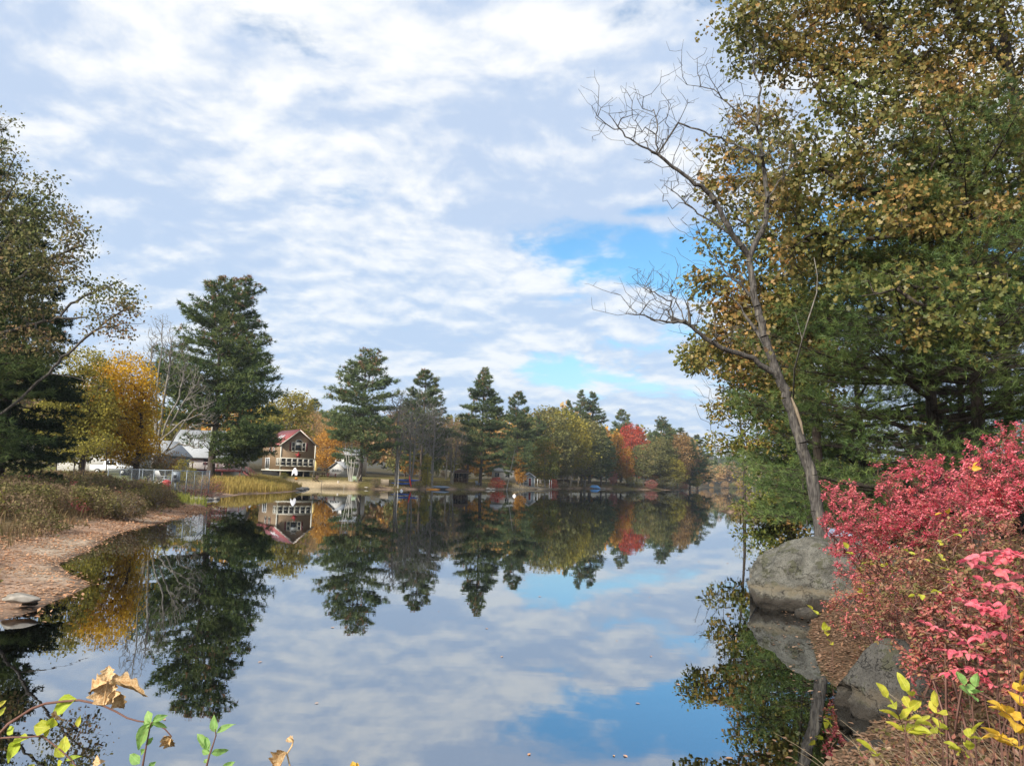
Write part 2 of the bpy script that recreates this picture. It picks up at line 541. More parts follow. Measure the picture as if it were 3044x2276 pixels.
M['leaf_yg'] = blade_mat('yellow_green_leaves', [(.40, .44, .04), (.54, .54, .05), (.62, .50, .06)])
M['burning_near'] = blade_mat('burning_bush_blades', [(.66, .07, .13), (.88, .15, .21), (.95, .25, .29), (.82, .20, .16)], .42, (.45, .12, .09))
M['leaf_gr'] = blade_mat('green_leaves', [(.20, .38, .09), (.27, .47, .12), (.36, .54, .16)])
M['leaf_lime'] = blade_mat('lime_leaves', [(.40, .52, .05), (.52, .62, .06), (.66, .62, .06)])
M['leaf_gold'] = blade_mat('golden_leaves', [(.70, .40, .03), (.80, .52, .06)], .42, (.34, .14, .03))
M['leaf_tan'] = rough_mat('withered_leaf', (.58, .36, .16), (.74, .55, .32), 22, (1, 1, 1), .7, .6, .006, 5, .3, (.46, .24, .09))

# ------------------------------------------------------------------ the lake shore and the ground
def far(u, d):
    return (ray(u, 1450)[0] * d, d)


LAKE = [on_water(*q) for q in [(0, 1844), (101, 1821), (159, 1785), (188, 1779), (250, 1748), (275, 1738), (240, 1718), (202, 1702), (174, 1674), (202, 1662), (260, 1639), (318, 1601), (362, 1581),
                               (434, 1565), (521, 1543), (593, 1527), (622, 1514), (600, 1497), (585, 1490), (566, 1486), (585, 1484), (640, 1482), (690, 1475), (730, 1468), (810, 1466), (880, 1461)]]
LAKE += [far(u, d) for u, d in [(898, 116), (915, 126), (950, 133), (1050, 133), (1120, 137), (1200, 142), (1300, 154), (1400, 164), (1470, 168), (1505, 178), (1545, 186), (1600, 193), (1640, 203), (1690, 226),
                                (1740, 244), (1800, 256), (1860, 264), (1920, 266), (1990, 276), (2040, 290), (2072, 330), (2082, 420), (2088, 530), (2150, 545), (2260, 540), (2330, 500)]]
LAKE += [(150, 380), (105, 250), (72, 150), (48, 108), (34, 94), (24.5, 84.5), (22.0, 82.6), (21.6, 80.5), (22.2, 73), (24, 66), (27, 60), (26, 50), (19, 38), (13.2, 29), (10.2, 24.6), (8.6, 22.6), (7.4, 21.6), (6.9, 20.0),
         (7.2, 18.4), (6.75, 17.3), (5.85, 15.2), (5.2, 13.2), (4.85, 12.2), (4.7, 11.2), (4.75, 10.2), (4.4, 9.5), (3.75, 8.8), (3.2, 8.1), (2.2, 6.6), (.6, 5.3), (-2.5, 4.9), (-5.5, 5.6), (-7.6, 8.0), (-9.0, 11.5)]
LAKE = np.array(LAKE)


def lake_dist(P):
    """signed distance to the shore: negative over the water"""
    P = np.asarray(P, float).reshape(-1, 2)
    best = np.full(len(P), 1e9)
    inside = np.zeros(len(P), bool)
    n = len(LAKE)
    for i in range(n):
        a, b = LAKE[i], LAKE[(i + 1) % n]
        ab = b - a
        t = np.clip(((P - a) @ ab) / (ab @ ab), 0, 1)
        best = np.minimum(best, np.linalg.norm(P - (a + t[:, None] * ab), axis=1))
        cond = (a[1] > P[:, 1]) != (b[1] > P[:, 1])
        with np.errstate(divide='ignore', invalid='ignore'):
            xi = a[0] + (P[:, 1] - a[1]) / (b[1] - a[1]) * ab[0]
        inside ^= cond & (P[:, 0] < xi)
    return np.where(inside, -best, best)


def vnoise(P, s, seed=0):
    """cheap smooth value noise on the plane"""
    q = np.asarray(P, float) / s + seed * 17.31
    i = np.floor(q).astype(np.int64); f = q - i
    f = f * f * (3 - 2 * f)

    def hsh(a, b):
        h = (a * 374761393 + b * 668265263 + seed * 974711) & 0x7fffffff
        h = ((h ^ (h >> 13)) * 1274126177) & 0x7fffffff
        return ((h ^ (h >> 16)) & 0xffff) / 65535.0
    a, b = i[:, 0], i[:, 1]
    n00, n10, n01, n11 = hsh(a, b), hsh(a + 1, b), hsh(a, b + 1), hsh(a + 1, b + 1)
    return (n00 * (1 - f[:, 0]) + n10 * f[:, 0]) * (1 - f[:, 1]) + (n01 * (1 - f[:, 0]) + n11 * f[:, 0]) * f[:, 1]


def sstep(x, a, b):
    t = np.clip((x - a) / (b - a), 0, 1)
    return t * t * (3 - 2 * t)


def height(P):
    P = np.asarray(P, float).reshape(-1, 2)
    d = lake_dist(P)
    X, Y = P[:, 0], P[:, 1]
    left = np.interp(d, [0, 1, 3, 6, 10, 20, 50, 120], [0, .09, .38, .76, 1.0, 1.25, 2.3, 3.5])
    farp = np.interp(d, [0, 1.5, 3, 6, 10, 15, 40, 120], [0, .22, .5, 1.1, 1.5, 1.8, 2.3, 5.0])
    right = np.interp(d, [0, .6, 1.5, 3, 6, 12, 30, 80], [0, .16, .45, .95, 1.8, 2.8, 3.8, 6.0])
    near = np.interp(d, [0, .8, 2, 4.5, 20], [0, .15, .5, 1.15, 1.6])
    wf = sstep(Y, 70, 105)
    wr = sstep(X, 1.5, 3.5) * (1 - wf * sstep(-X, -20, -10))
    wr = np.where((X > 3) & (Y < 110), 1.0, wr * (Y < 110))
    wl = np.where(X < -4, 1.0, 0)
    wn_ = (1 - sstep(Y, 3.5, 8.0)) * (1 - sstep(np.abs(X), 5, 9))
    z = np.where(Y > 70, left * (1 - wf) + farp * wf, left)
    z = z * (1 - wr) + right * wr
    z = z * (1 - wn_) + near * wn_
    # the little spit stays low
    spit = np.exp(-(((X - 26) / 9) ** 2 + ((Y - 76) / 14) ** 2))
    z = z * (1 - spit) + np.minimum(z, .35) * spit
    dry = np.clip(d, 0, None)
    z = z + (vnoise(P, 2.3, 1) - .5) * .12 * sstep(dry, .5, 4) + (vnoise(P, .7, 2) - .5) * .05 * sstep(dry, .2, 2)
    r = np.hypot(X, Y)
    hill = sstep(r, 420, 1500) * (26 + 42 * vnoise(P, 420, 3)) * sstep(d, 10, 300)
    hill += sstep(r, 1500, 4500) * 40 * vnoise(P, 1500, 4)
    bed = -np.interp(-d, [0, 1, 4, 12, 40], [0, .12, .55, 1.4, 2.6]) + (vnoise(P, 1.1, 5) - .5) * .06 * sstep(-d, .5, 3)
    return np.where(d > 0, z + hill, bed)


def hz(x, y):
    return float(height([(x, y)])[0])


def build_ground():
    nr, na = 230, 300
    r = np.concatenate([[0.0], np.geomspace(.8, 9000, nr)])
    # angles: fine in the field of view (measured from +Y, clockwise), coarse behind
    a1 = np.radians(np.linspace(-42, 42, 236))
    a2 = np.radians(np.linspace(42, 318, 64)[1:-1])
    an = np.concatenate([a1, a2])
    na = len(an)
    XY = np.stack([r[1:, None] * np.sin(an)[None, :], r[1:, None] * np.cos(an)[None, :]], axis=2).reshape(-1, 2)
    XY = np.concatenate([[(0, 0)], XY])
    Z = height(XY)
    V = np.column_stack([XY, Z])
    i = np.arange(nr - 1)[:, None] * na + 1; j = np.arange(na)[None, :]; jn = (np.arange(na)[None, :] + 1) % na
    F = np.stack([i + j, i + na + j, i + na + jn, i + jn], axis=2).reshape(-1, 4)
    F0 = np.stack([np.zeros(na, int), 1 + np.arange(na), 1 + (np.arange(na) + 1) % na], axis=1)
    d = lake_dist(XY)
    X, Y = XY[:, 0], XY[:, 1]
    n1, n2 = vnoise(XY, 1.7, 7), vnoise(XY, 6.0, 8)

    def mixc(c, k, w):
        w = np.clip(w, 0, 1)[:, None]
        return c * (1 - w) + np.array(k)[None, :] * w
    C = np.tile(np.array((.085, .070, .035)), (len(XY), 1))                      # rough ground
    C = mixc(C, (.15, .155, .045), sstep(d, 8, 14) * (X < -25) * (Y < 125))      # mown lawn on the left
    C = mixc(C, (.16, .135, .042), (Y > 100) * (d > 2.5) * (X > -60) * (X < 75) * (d < 30))   # lawns along the far shore
    C = mixc(C, (.20, .145, .075), (X < -7) * (Y < 62) * sstep(d, 1.5, 2.8) * (1 - sstep(d, 10, 16)))  # dry bank
    C = mixc(C, (.40, .27, .19), (X < -7) * (Y < 66) * (1 - sstep(d, 1.7, 2.8)))   # leaf-strewn beach
    C = mixc(C, (.46, .37, .28), (X < -7) * (Y < 66) * sstep(n2, .5, .62) * (1 - sstep(d, 1.2, 2.0)))   # bare sand among the leaves
    C = mixc(C, (.16, .115, .085), (X < -7) * (Y < 66) * (1 - sstep(d, .15, .5)))   # wet edge
    C = mixc(C, (.34, .235, .165), (Y > 66) * (1 - sstep(d, 1.2, 2.6)) * (X < 100))  # brown strip of far shore
    C = mixc(C, (.56, .44, .27), (X < -27.5) * (X > -39) * (Y > 112) * (Y < 146) * (1 - sstep(d + 3 * n2, 7.5, 10)))  # sand beach
    C = mixc(C, (.40, .33, .22), (X > 0) * (X < 11) * (Y > 180) * (Y < 215) * (1 - sstep(d, 5, 7)))   # stone ramp ground
    C = mixc(C, (.115, .075, .045), (X > 2) * (Y < 110) * (d > 0))                  # leaf mould on the right bank
    C = mixc(C, (.075, .068, .042), sstep(np.hypot(X, Y), 420, 520))
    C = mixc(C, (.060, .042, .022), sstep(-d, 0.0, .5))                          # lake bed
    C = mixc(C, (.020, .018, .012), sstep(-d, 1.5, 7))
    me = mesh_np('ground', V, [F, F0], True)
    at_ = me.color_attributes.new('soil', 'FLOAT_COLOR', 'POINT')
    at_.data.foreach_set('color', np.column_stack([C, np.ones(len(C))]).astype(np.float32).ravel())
    m, B, out = mat('ground_soil')
    vc = B.n('ShaderNodeVertexColor', layer_name='soil')
    tco = B.n('ShaderNodeTexCoord')
    nz = B.noise(tco.outputs['Object'], 3.0, 8, .65)
    nf = B.noise(tco.outputs['Object'], 28.0, 3, .6)
    c = B.mix(B.smooth(nz, .35, .68), (.62, .60, .58), (1.22, 1.2, 1.18))
    c = B.mix(1.0, vc.outputs[0], c, 'MULTIPLY')
    c = B.mix(B.smooth(nf, .40, .62, .0, .45), c, B.mix(1.0, c, (.45, .42, .4), 'MULTIPLY'))
    bm = B.n('ShaderNodeBump', {'Strength': .6, 'Distance': .05, 'Height': B.m('ADD', nz, B.m('MULTIPLY', nf, .4))})
    p = B.n('ShaderNodeBsdfPrincipled', {'Base Color': c, 'Roughness': .95, 'Normal': bm.outputs[0]})
    p.inputs['Specular IOR Level'].default_value = .1
    B.t.links.new(p.outputs[0], out.inputs[0])
    me.materials.append(m)
    o = link('ground', me)
    o['kind'] = 'structure'
    o['label'] = 'banks and bed of the lake with lawns, dry leaves and sand'
    return o


build_ground()


def build_water():
    ys = np.concatenate([np.geomspace(2.5, 640, 60)])
    V, F = [], []
    for y in ys:
        w = 14 + y * .9
        V += [(-w, y, 0), (w, y, 0)]
    V = np.array(V)
    k = np.arange(len(ys) - 1) * 2
    F = np.stack([k, k + 1, k + 3, k + 2], axis=1)
    m, B, out = mat('lake_surface')
    tco = B.n('ShaderNodeTexCoord')
    P = tco.outputs['Object']
    w1 = B.noise(B.v('MULTIPLY', P, (.35, 1.0, 1)), .8, 3, .5)
    w2 = B.noise(B.v('MULTIPLY', P, (.5, 1.0, 1)), 5.0, 2, .5)
    hgt = B.m('ADD', B.m('MULTIPLY', w1, .010), B.m('MULTIPLY', w2, .0012))
    bm = B.n('ShaderNodeBump', {'Strength': .14, 'Distance': 1.0, 'Height': hgt})
    fr = B.n('ShaderNodeFresnel', {'IOR': 2.5, 'Normal': bm.outputs[0]})
    gl = B.n('ShaderNodeBsdfGlossy', {0: (.92, .96, 1.0, 1), 'Roughness': .0, 'Normal': bm.outputs[0]})
    tr = B.n('ShaderNodeBsdfTransparent', {0: (.50, .42, .28, 1)})
    fac = B.m('ADD', B.m('MULTIPLY', fr.outputs[0], .64), .33, clamp=True)
    sh = B.n('ShaderNodeMixShader', {0: fac, 1: tr.outputs[0], 2: gl.outputs[0]})
    B.t.links.new(sh.outputs[0], out.inputs[0])
    me = mesh_np('lake_water', V, F, False, [m])
    o = link('lake_water', me)
    o['kind'] = 'structure'
    o['label'] = 'calm dark lake water mirroring the sky and trees'


build_water()

# ------------------------------------------------------------------ tree building
class Skel:
    """branch skeleton: nodes that know their parent; radii follow from how many tips hang on a node"""
    def __init__(self, cap=30000):
        self.P = np.zeros((cap, 3)); self.par = np.full(cap, -1, int); self.rmin = np.zeros(cap); self.n = 0
        self.tips = []

    def node(self, p, par, r=0.0):
        k = self.n
        self.P[k] = p; self.par[k] = par; self.rmin[k] = r
        self.n += 1
        return k

    def line(self, pts, r0, r1, par=None, sub=4, rng=None, jit=0.0):
        """limb along a polyline; joins the nearest existing node unless par is given"""
        pts = np.asarray(pts, float)
        if par is None and self.n:
            dd = np.linalg.norm(self.P[:self.n] - pts[0], axis=1)
            par = int(dd.argmin())
        t = np.linspace(0, len(pts) - 1, (len(pts) - 1) * sub + 1)
        q = np.column_stack([np.interp(t, np.arange(len(pts)), pts[:, i]) for i in range(3)])
        if rng is not None and jit:
            q[1:-1] += rng.normal(size=q[1:-1].shape) * jit
        k = par if par is not None else -1
        ids = []
        for i, p in enumerate(q):
            f = i / max(len(q) - 1, 1)
            if i == 0 and k >= 0:
                self.rmin[k] = max(self.rmin[k], r0 * .9)
                if np.linalg.norm(self.P[k] - p) < .05:
                    continue
            k = self.node(p, k, r0 * (1 - f) + r1 * f)
            ids.append(k)
        return ids

    def grow(self, T, rng, seg=.8, up=1.2, first=0, jit=.10, bow=.12, maxlen=1e9):
        """joins every target point to the nearest branch, nearest targets first"""
        T = np.asarray(T)
        base = self.P[first:self.n]
        d0 = np.array([np.linalg.norm(base - t, axis=1).min() for t in T])
        for t in T[np.argsort(d0)]:
            A = self.P[first:self.n]
            v = t - A
            dist = np.linalg.norm(v, axis=1)
            cost = dist + up * np.maximum(0, dist * .35 - v[:, 2])
            k = int(cost.argmin()) + first
            L = np.linalg.norm(t - self.P[k])
            m = max(1, int(round(L / seg)))
            a = self.P[k].copy()
            side = rng.normal(size=3) * L * bow
            cur = k
            for i in range(1, m + 1):
                f = i / m
                p = a + (t - a) * f + side * math.sin(math.pi * f) + np.array((0, 0, -.06 * L * math.sin(math.pi * f)))
                if i < m:
                    p = p + rng.normal(size=3) * jit * seg
                cur = self.node(p, cur)
            self.tips.append(cur)

    def radii(self, tip=.012, power=.48):
        n = self.n
        cnt = np.zeros(n)
        for k in self.tips:
            cnt[k] += 1
        for k in range(n - 1, 0, -1):
            if self.par[k] >= 0:
                cnt[self.par[k]] += cnt[k]
        R = tip * np.maximum(cnt, .6) ** power
        return np.maximum(R, self.rmin[:n]), cnt

    def wood(self, tip=.012, power=.48, sides=5, rmax=9.0):
        R, cnt = self.radii(tip, power)
        R = np.minimum(R, rmax)
        k = np.nonzero(self.par[:self.n] >= 0)[0]
        pa = self.par[k]
        r1 = R[k]
        r0 = np.minimum(R[pa], np.maximum(r1 * 1.25, R[pa] * .0 + r1))
        big = r1 > .035 * max(1, tip / .012)
        out = []
        if big.any():
            out.append(tubes(self.P[pa[big]], self.P[k[big]] + (self.P[k[big]] - self.P[pa[big]]) * .04, r0[big], r1[big], max(sides, 8)))
        if (~big).any():
            out.append(tubes(self.P[pa[~big]], self.P[k[~big]], r0[~big], r1[~big], 3))
        return join(out)


def in_blobs(blobs, n, rng, shell=.5):
    """points spread through ellipsoids (x, y, z, rx, ry, rz), denser near their surface"""
    b = np.array(blobs, float)
    vol = b[:, 3] * b[:, 4] * b[:, 5]
    w = vol ** .75 / (vol ** .75).sum()
    k = rng.choice(len(b), n, p=w)
    d = unit(rng.normal(size=(n, 3)))
    r = rng.uniform(size=(n, 1)) ** (1 / (3 + 4 * shell))
    return b[k, :3] + d * r * b[k, 3:]


def broadleaf(H, blobs, nt, per, leaf, rng, trunk_r=.2, clear=.25, spread=.55, kind='diamond', tip=.012, seg=.9, trunk=None, limbs=(), up=1.0, shell=.5, droop=.3, power=.48, extra=True, flat=0.0, tall=.8, radial=False):
    s = Skel()
    if trunk is None:
        k = 9
        z = np.linspace(-.3, H * tall, k)
        off = np.cumsum(rng.normal(size=(k, 2)) * H * .008, axis=0)
        trunk = np.column_stack([off, z])
    s.line(trunk, trunk_r, trunk_r * .25, sub=3)
    for lm in limbs:
        s.line(lm[0], lm[1], lm[2], sub=3, rng=rng, jit=.04)
    T = in_blobs(blobs, nt, rng, shell)
    zmin = np.array(trunk)[:, 2].min()
    first = int(np.argmax(s.P[:s.n, 2] > zmin + (H - zmin) * clear * .8))
    s.grow(T, rng, seg, up, first)
    wood = s.wood(tip, power)
    if per == 0:
        return wood, None, s
    tips = s.P[np.array(s.tips)]
    C = np.repeat(tips, per, axis=0) + rng.normal(size=(len(tips) * per, 3)) * spread * np.array((1, 1, .6))
    if extra:
        R, cnt = s.radii(tip, power)
        thin = np.nonzero((cnt > 0) & (cnt <= 3) & (s.par[:s.n] >= 0))[0]
        pick = rng.choice(thin, min(len(thin), len(tips) * per // 4))
        C = np.concatenate([C, s.P[pick] + rng.normal(size=(len(pick), 3)) * spread * .6])
    out_d = None
    if radial:
        ref = np.concatenate([np.repeat(tips, per, axis=0), s.P[pick]]) if extra else np.repeat(tips, per, axis=0)
        out_d = unit(C - ref) * 1.1 + rng.normal(size=C.shape) * .45
    return wood, leaves(C, leaf, rng, kind, droop, out_d, flat), s


def pine(H, prof, rng, nb=150, tufts=26, ln=.5, wd=.10, m=7, trunk_r=.3, clear=.12, leaders=(), droop=.05, width=.34, lift=.10, sag=.0, zs=None, tip_share=.0, twigs=True, az=None, twr=.012, low_side=None, whorl=.9):
    """white pine: whorls of level branches with flat sprays of needles; prof = [(height fraction, reach)]"""
    prof = np.array(prof, float)
    wood, C, D, TC, TD = [], [], [], [], []
    zt = np.linspace(-.4, H, 14)
    tx = np.cumsum(rng.normal(size=(14, 2)) * H * .003, axis=0)
    tr = np.column_stack([tx, zt])
    wood.append(strand(tr, np.concatenate([[trunk_r * 1.25], np.linspace(trunk_r, trunk_r * .10, 13)]), 0, 9))
    tops = [(np.zeros(3), H, 1.0)]
    for (lx, ly, z0, z1) in leaders:
        p0 = np.array((np.interp(z0, zt, tx[:, 0]), np.interp(z0, zt, tx[:, 1]), z0))
        p1 = np.array((lx, ly, z1))
        tt = np.linspace(0, 1, 7)[:, None]
        pts = p0 + (p1 - p0) * np.column_stack([tt[:, 0] ** .6, tt[:, 0] ** .6, tt[:, 0]])
        wood.append(strand(pts, trunk_r * .45, trunk_r * .06, 6))
    if zs is None:
        f = np.sort(rng.uniform(0, 1, nb)) ** .85
        f = clear + (1 - clear) * f
        f = np.round(f * H / whorl) * whorl / H + rng.normal(size=nb) * .12 / H        # whorls
    else:
        f = np.asarray(zs) / H
        nb = len(f)
    f = np.clip(f, clear, .995)
    for i in range(nb):
        fr = f[i]
        z = fr * H
        L = np.interp(fr, prof[:, 0], prof[:, 1]) * rng.uniform(.62, 1.12)
        a = rng.uniform(0, 2 * np.pi) if az is None else az[i]
        if low_side is not None and fr < low_side[0]:
            a = low_side[1] + rng.normal() * low_side[2]
        el = lift + (fr - .5) * .9 * max(0, fr - .45) * 2.2 - droop + rng.normal() * .08
        b = np.array((np.interp(z, zt, tx[:, 0]), np.interp(z, zt, tx[:, 1]), z))
        if leaders and fr > .7 and rng.uniform() < .6:
            lx, ly, z0, z1 = leaders[rng.integers(len(leaders))]
            t0 = np.clip((z - z0) / (z1 - z0), 0, 1)
            b = b * (1 - t0) + np.array((lx, ly, z)) * t0
        h = np.array((math.cos(a), math.sin(a), 0.0)); s = np.array((-h[1], h[0], 0.0))
        tt = np.linspace(0, 1, 6)
        path = b + h * (tt * L * math.cos(el))[:, None] + np.array((0, 0, 1.0)) * (tt * L * math.sin(el) + (tt ** 2) * L * .12 - sag * L * np.sin(tt * np.pi) * .3 - sag * L * tt ** 2)[:, None]
        wood.append(strand(path, max(.018, .012 * L + .012), .006, 4))
        k = max(4, int(tufts * (L / max(prof[:, 1].max(), .1)) ** 1.3))
        t = rng.uniform(.22, 1.0, k) ** .75
        w = width * L * np.sin(np.clip(t, .1, 1) * np.pi * .86) ** .8 + .1
        off = rng.uniform(-1, 1, k)
        p = np.column_stack([np.interp(t, tt, path[:, j]) for j in range(3)])
        c = p + s * (off * w)[:, None] + h * (np.abs(off) * w * .35)[:, None]
        c[:, 2] += rng.normal(size=k) * .07 * L * .35 + np.abs(off) * w * .08 - sag * np.abs(off) * w * .5
        d = unit(h * 1.0 + s * off[:, None] * .9 + np.array((0, 0, .45 - sag * 1.4)))
        if twigs:
            k2 = (k + 1) // 2
            wood.append(tubes((p - h * (.25 * w)[:, None])[:k2], c[:k2], np.full(k2, twr), np.full(k2, twr * .4), 3))
        C.append(c); D.append(d)
        if tip_share and fr > .55 and rng.uniform() < tip_share:
            TC.append(path[-1][None, :] + rng.normal(size=(4, 3)) * .22); TD.append(np.tile(np.array((0, 0, 1.0)), (4, 1)))
    # leader shoots
    tp = [np.array((tx[-1, 0], tx[-1, 1], H))] + [np.array((l[0], l[1], l[3])) for l in leaders]
    for q in tp:
        k = 10
        C.append(q - np.column_stack([rng.normal(size=k) * .2, rng.normal(size=k) * .2, rng.uniform(0, 1.6, k)])); D.append(unit(np.column_stack([rng.normal(size=(k, 2)) * .5, np.ones(k)])))
    C, D = np.concatenate(C), np.concatenate(D)
    nd = needles(C, D, ln, wd, m, rng)
    tips = None
    if TC:
        tips = needles(np.concatenate(TC), np.concatenate(TD), ln * .7, wd * 1.2, 6, rng, 1.0)
    return join(wood), nd, tips


def place_tree(name, label, cat, loc, wood, crown, mw, mc, group=None, rotz=0.0, tips=None, scale=1.0, wood_name='trunk', crown_name='crown'):
    t = thing(name, label, cat, loc, rotz, group)
    if np.isscalar(scale):
        scale = (scale,) * 3
    t.scale = scale
    o = part(wood_name, *wood, mw, t, True)
    if crown is not None:
        part(crown_name, *crown, mc, t)
    if tips is not None:
        part('cone_tips', *tips, M['pine_tip'], t)['kind'] = 'stuff'
    return t


def stand(u, d, v=1435):
    """ground point under photo column u, d metres out"""
    x = ray(u, v)[0] * d
    return np.array((x, d, hz(x, d)))


def rise(u, v, d):
    return at(u, v, d)[2] - stand(u, d)[2]


def share_tree(name, label, cat, loc, meshes, rotz, scale, group=None):
    """a tree that shares its mesh data with others of its kind: meshes = [(part name, mesh, material)]"""
    t = thing(name, label, cat, loc, rotz, group)
    t.scale = scale if not np.isscalar(scale) else (scale,) * 3
    for pn, me, mm in meshes:
        o = link(pn, me, t)
        if pn == 'cone_tips':
            o['kind'] = 'stuff'
        if mm is not None:
            o.material_slots[0].link = 'OBJECT'
            o.material_slots[0].material = mm
    return t

# ------------------------------------------------------------------ trees along the far shore
def proto_pine(seed, prof, nb, tufts, leaders=(), ln=.62, wd=.12, m=9, tip=.5, clear=.10, width=.40):
    r = np.random.default_rng(seed)
    prof = [(a, b * 1.22) for a, b in prof]
    nb, tufts = int(nb * 1.25), int(tufts * 1.9)
    w, n, t = pine(25.0, prof, r, nb, tufts, ln, wd, m, .34, clear, leaders, .02, width, tip_share=tip, twigs=False)
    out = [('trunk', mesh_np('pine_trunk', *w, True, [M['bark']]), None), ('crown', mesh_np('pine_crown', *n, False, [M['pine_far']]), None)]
    if t is not None:
        out.append(('cone_tips', mesh_np('pine_tips', *t, False, [M['pine_tip']]), None))
    return out


PINES = [
    proto_pine(1, [(.08, 2.5), (.2, 5.0), (.4, 6.2), (.6, 5.4), (.8, 3.6), (.93, 1.7), (1, .5)], 125, 34, ((1.6, .3, 17, 24.2),)),
    proto_pine(2, [(.08, 3.0), (.25, 5.0), (.5, 4.8), (.7, 3.8), (.88, 2.2), (1, .4)], 120, 30),
    proto_pine(3, [(.08, 2.0), (.2, 4.2), (.45, 4.6), (.7, 3.0), (.9, 1.4), (1, .3)], 125, 28, ((-1.2, .4, 16, 22.5),)),
    proto_pine(4, [(.06, 2.5), (.3, 4.2), (.6, 3.2), (.85, 1.6), (1, .2)], 130, 24, (), .58, .11, 8, .2, .05, .34),
]


def far_pine(label, u, topv, d, k, wide=1.0, rot=0.0, name='white_pine'):
    loc = stand(u, d)
    s = rise(u, topv, d) / 25.0
    loc = (at(u, topv, d)[0], d, loc[2])
    return share_tree(name, label, 'pine tree', loc, PINES[k], rot, (s * wide, s * wide, s), 'pines along the far shore')


far_pine('twin-topped tall white pine right of the red-roofed house', 1090, 1041, 144, 0, 1.02, .5)
far_pine('white pine behind bare grey trees, middle of the far shore', 1262, 1101, 165, 1, 1.05, 1.3)
far_pine('tall white pine beside the small brown lakeside cabin', 1438, 1096, 172, 2, .98, 2.2)
far_pine('dark pine just right of the cabin pine, shorter', 1545, 1165, 196, 1, .85, 4.0)
far_pine('slim tall spruce-like pine, left one of the close pair over the olive trees', 1733, 1160, 262, 3, .9, 0.4)
far_pine('slim tall pine, right one of the close pair over the olive trees', 1757, 1166, 266, 3, 1.15, 2.9)
far_pine('cone-shaped pine rising behind the red maple', 1847, 1218, 320, 1, .9, 1.0)
far_pine('small pine top just right of the red maple crown', 1893, 1262, 335, 3, 1.0, 4.4)
far_pine('broad pine with brownish top among the rusty trees near the point', 1972, 1241, 292, 0, .8, 3.3)
far_pine('pale pine on the point, left of the last one', 2028, 1272, 300, 3, 1.7, .9)
far_pine('last pine at the tip of the point', 2072, 1292, 335, 3, 1.7, 5.0)
far_pine('pale broad pine low on the point, between the brown-topped pine and the last one', 2050, 1300, 312, 1, 1.35, 2.4)
far_pine('dark low-branched pine over the blue tarp', 1788, 1268, 262, 2, 1.1, 1.9)
far_pine('dark dense pine behind the grey shed', 1596, 1236, 214, 2, 1.0, 3.7)
far_pine('small pale pine top left of the close pair', 1690, 1190, 280, 3, .8, 2.1)
far_pine('distant pine top over the orange tree right of the house', 935, 1186, 240, 1, 1.0, 2.6)
far_pine('slender pine behind the bare trees, right of the twin-topped pine', 1212, 1236, 190, 3, 1.1, 3.0)

# the great pine in front of the white house
rA = np.random.default_rng(101)
HA = rise(672, 832, 105)
wA, nA, tA = pine(HA, [(.05, 4.6), (.10, 6.8), (.16, 8.2), (.3, 9.0), (.45, 8.5), (.6, 6.9), (.75, 5.4), (.88, 3.6), (.96, 1.7), (1, .6)], rA, 280, 90, .58, .105, 8, .50, .055,
                  ((1.5, .6, HA * .62, HA * .985), (3.0, -.4, HA * .6, HA * .95), (-1.3, -.5, HA * .6, HA * .975)), .02, .34, tip_share=.75, low_side=(.23, -.15, .55), whorl=1.2, twigs=False)
locA = stand(690, 105)
place_tree('white_pine', 'great dark white pine in front of the white house, largest on the far shore', 'pine tree', (at(672, 1000, 105)[0] - .6, 105, locA[2]), wA, nA, M['bark'], M['pine'], 'pines along the far shore', 0, tA)


def proto_leafy(seed, H, blobs, nt, per, leaf, spread=.55, clear=.2, tr=.16, tall=.8, kind='diamond'):
    r = np.random.default_rng(seed)
    w, l, _ = broadleaf(H, blobs, nt, per, leaf, r, tr, clear, spread, kind=kind, tip=.014, seg=1.1, tall=tall)
    return mesh_np('leafy_trunk', *w, True, [M['bark_grey']]), mesh_np('leafy_crown', *l, False, [M['olive']])


LEAFY = [
    proto_leafy(21, 15, [(0, 0, 9.5, 5, 5, 4.5), (-2.5, 0, 6, 3.5, 3.5, 3), (2.6, -.6, 7, 3.4, 3.6, 3.5), (.5, .4, 12.5, 3, 3, 2.4)], 330, 26, .40),
    proto_leafy(22, 15, [(0, 0, 8.5, 3.8, 3.8, 5.5), (1, 0, 12, 2.6, 2.6, 2.8), (-1.2, -.5, 5, 3.2, 3.2, 2.8)], 280, 26, .36),
    proto_leafy(23, 15, [(0, 0, 7.5, 1.9, 1.9, 6.2), (.4, 0, 12, 1.3, 1.3, 2.6), (-.5, -.3, 4, 1.7, 1.7, 2.6)], 200, 22, .30, .38),
    proto_leafy(24, 15, [(-1.5, 0, 10, 3.4, 3, 3.6), (2.2, .5, 11, 3, 3, 3.4), (0, -.5, 6.6, 4.2, 4, 2.8), (3.4, 0, 6, 2, 2, 2)], 300, 15, .34, .6),
    proto_leafy(25, 5, [(0, 0, 2.7, 2.1, 2.0, 2.0), (1.0, -.3, 1.7, 1.5, 1.5, 1.4), (-1.1, .2, 1.6, 1.5, 1.4, 1.3)], 170, 22, .17, .3, .05, .06, .6),
]


def leafy(name, label, cat, u, topv, d, k, mm, wide=1.0, rot=0.0, group=None, base=None, bark=None):
    loc = stand(u, d)
    H = 5.0 if k == 4 else 15.0
    s = rise(u, topv, d) / H
    loc = (at(u, (topv + 1430) / 2, d)[0], d, loc[2] if base is None else base)
    tr, cr = LEAFY[k]
    return share_tree(name, label, cat, loc, [('trunk', tr, M[bark] if bark else None), ('crown', cr, M[mm])], rot, (s * wide, s * wide, s), group)


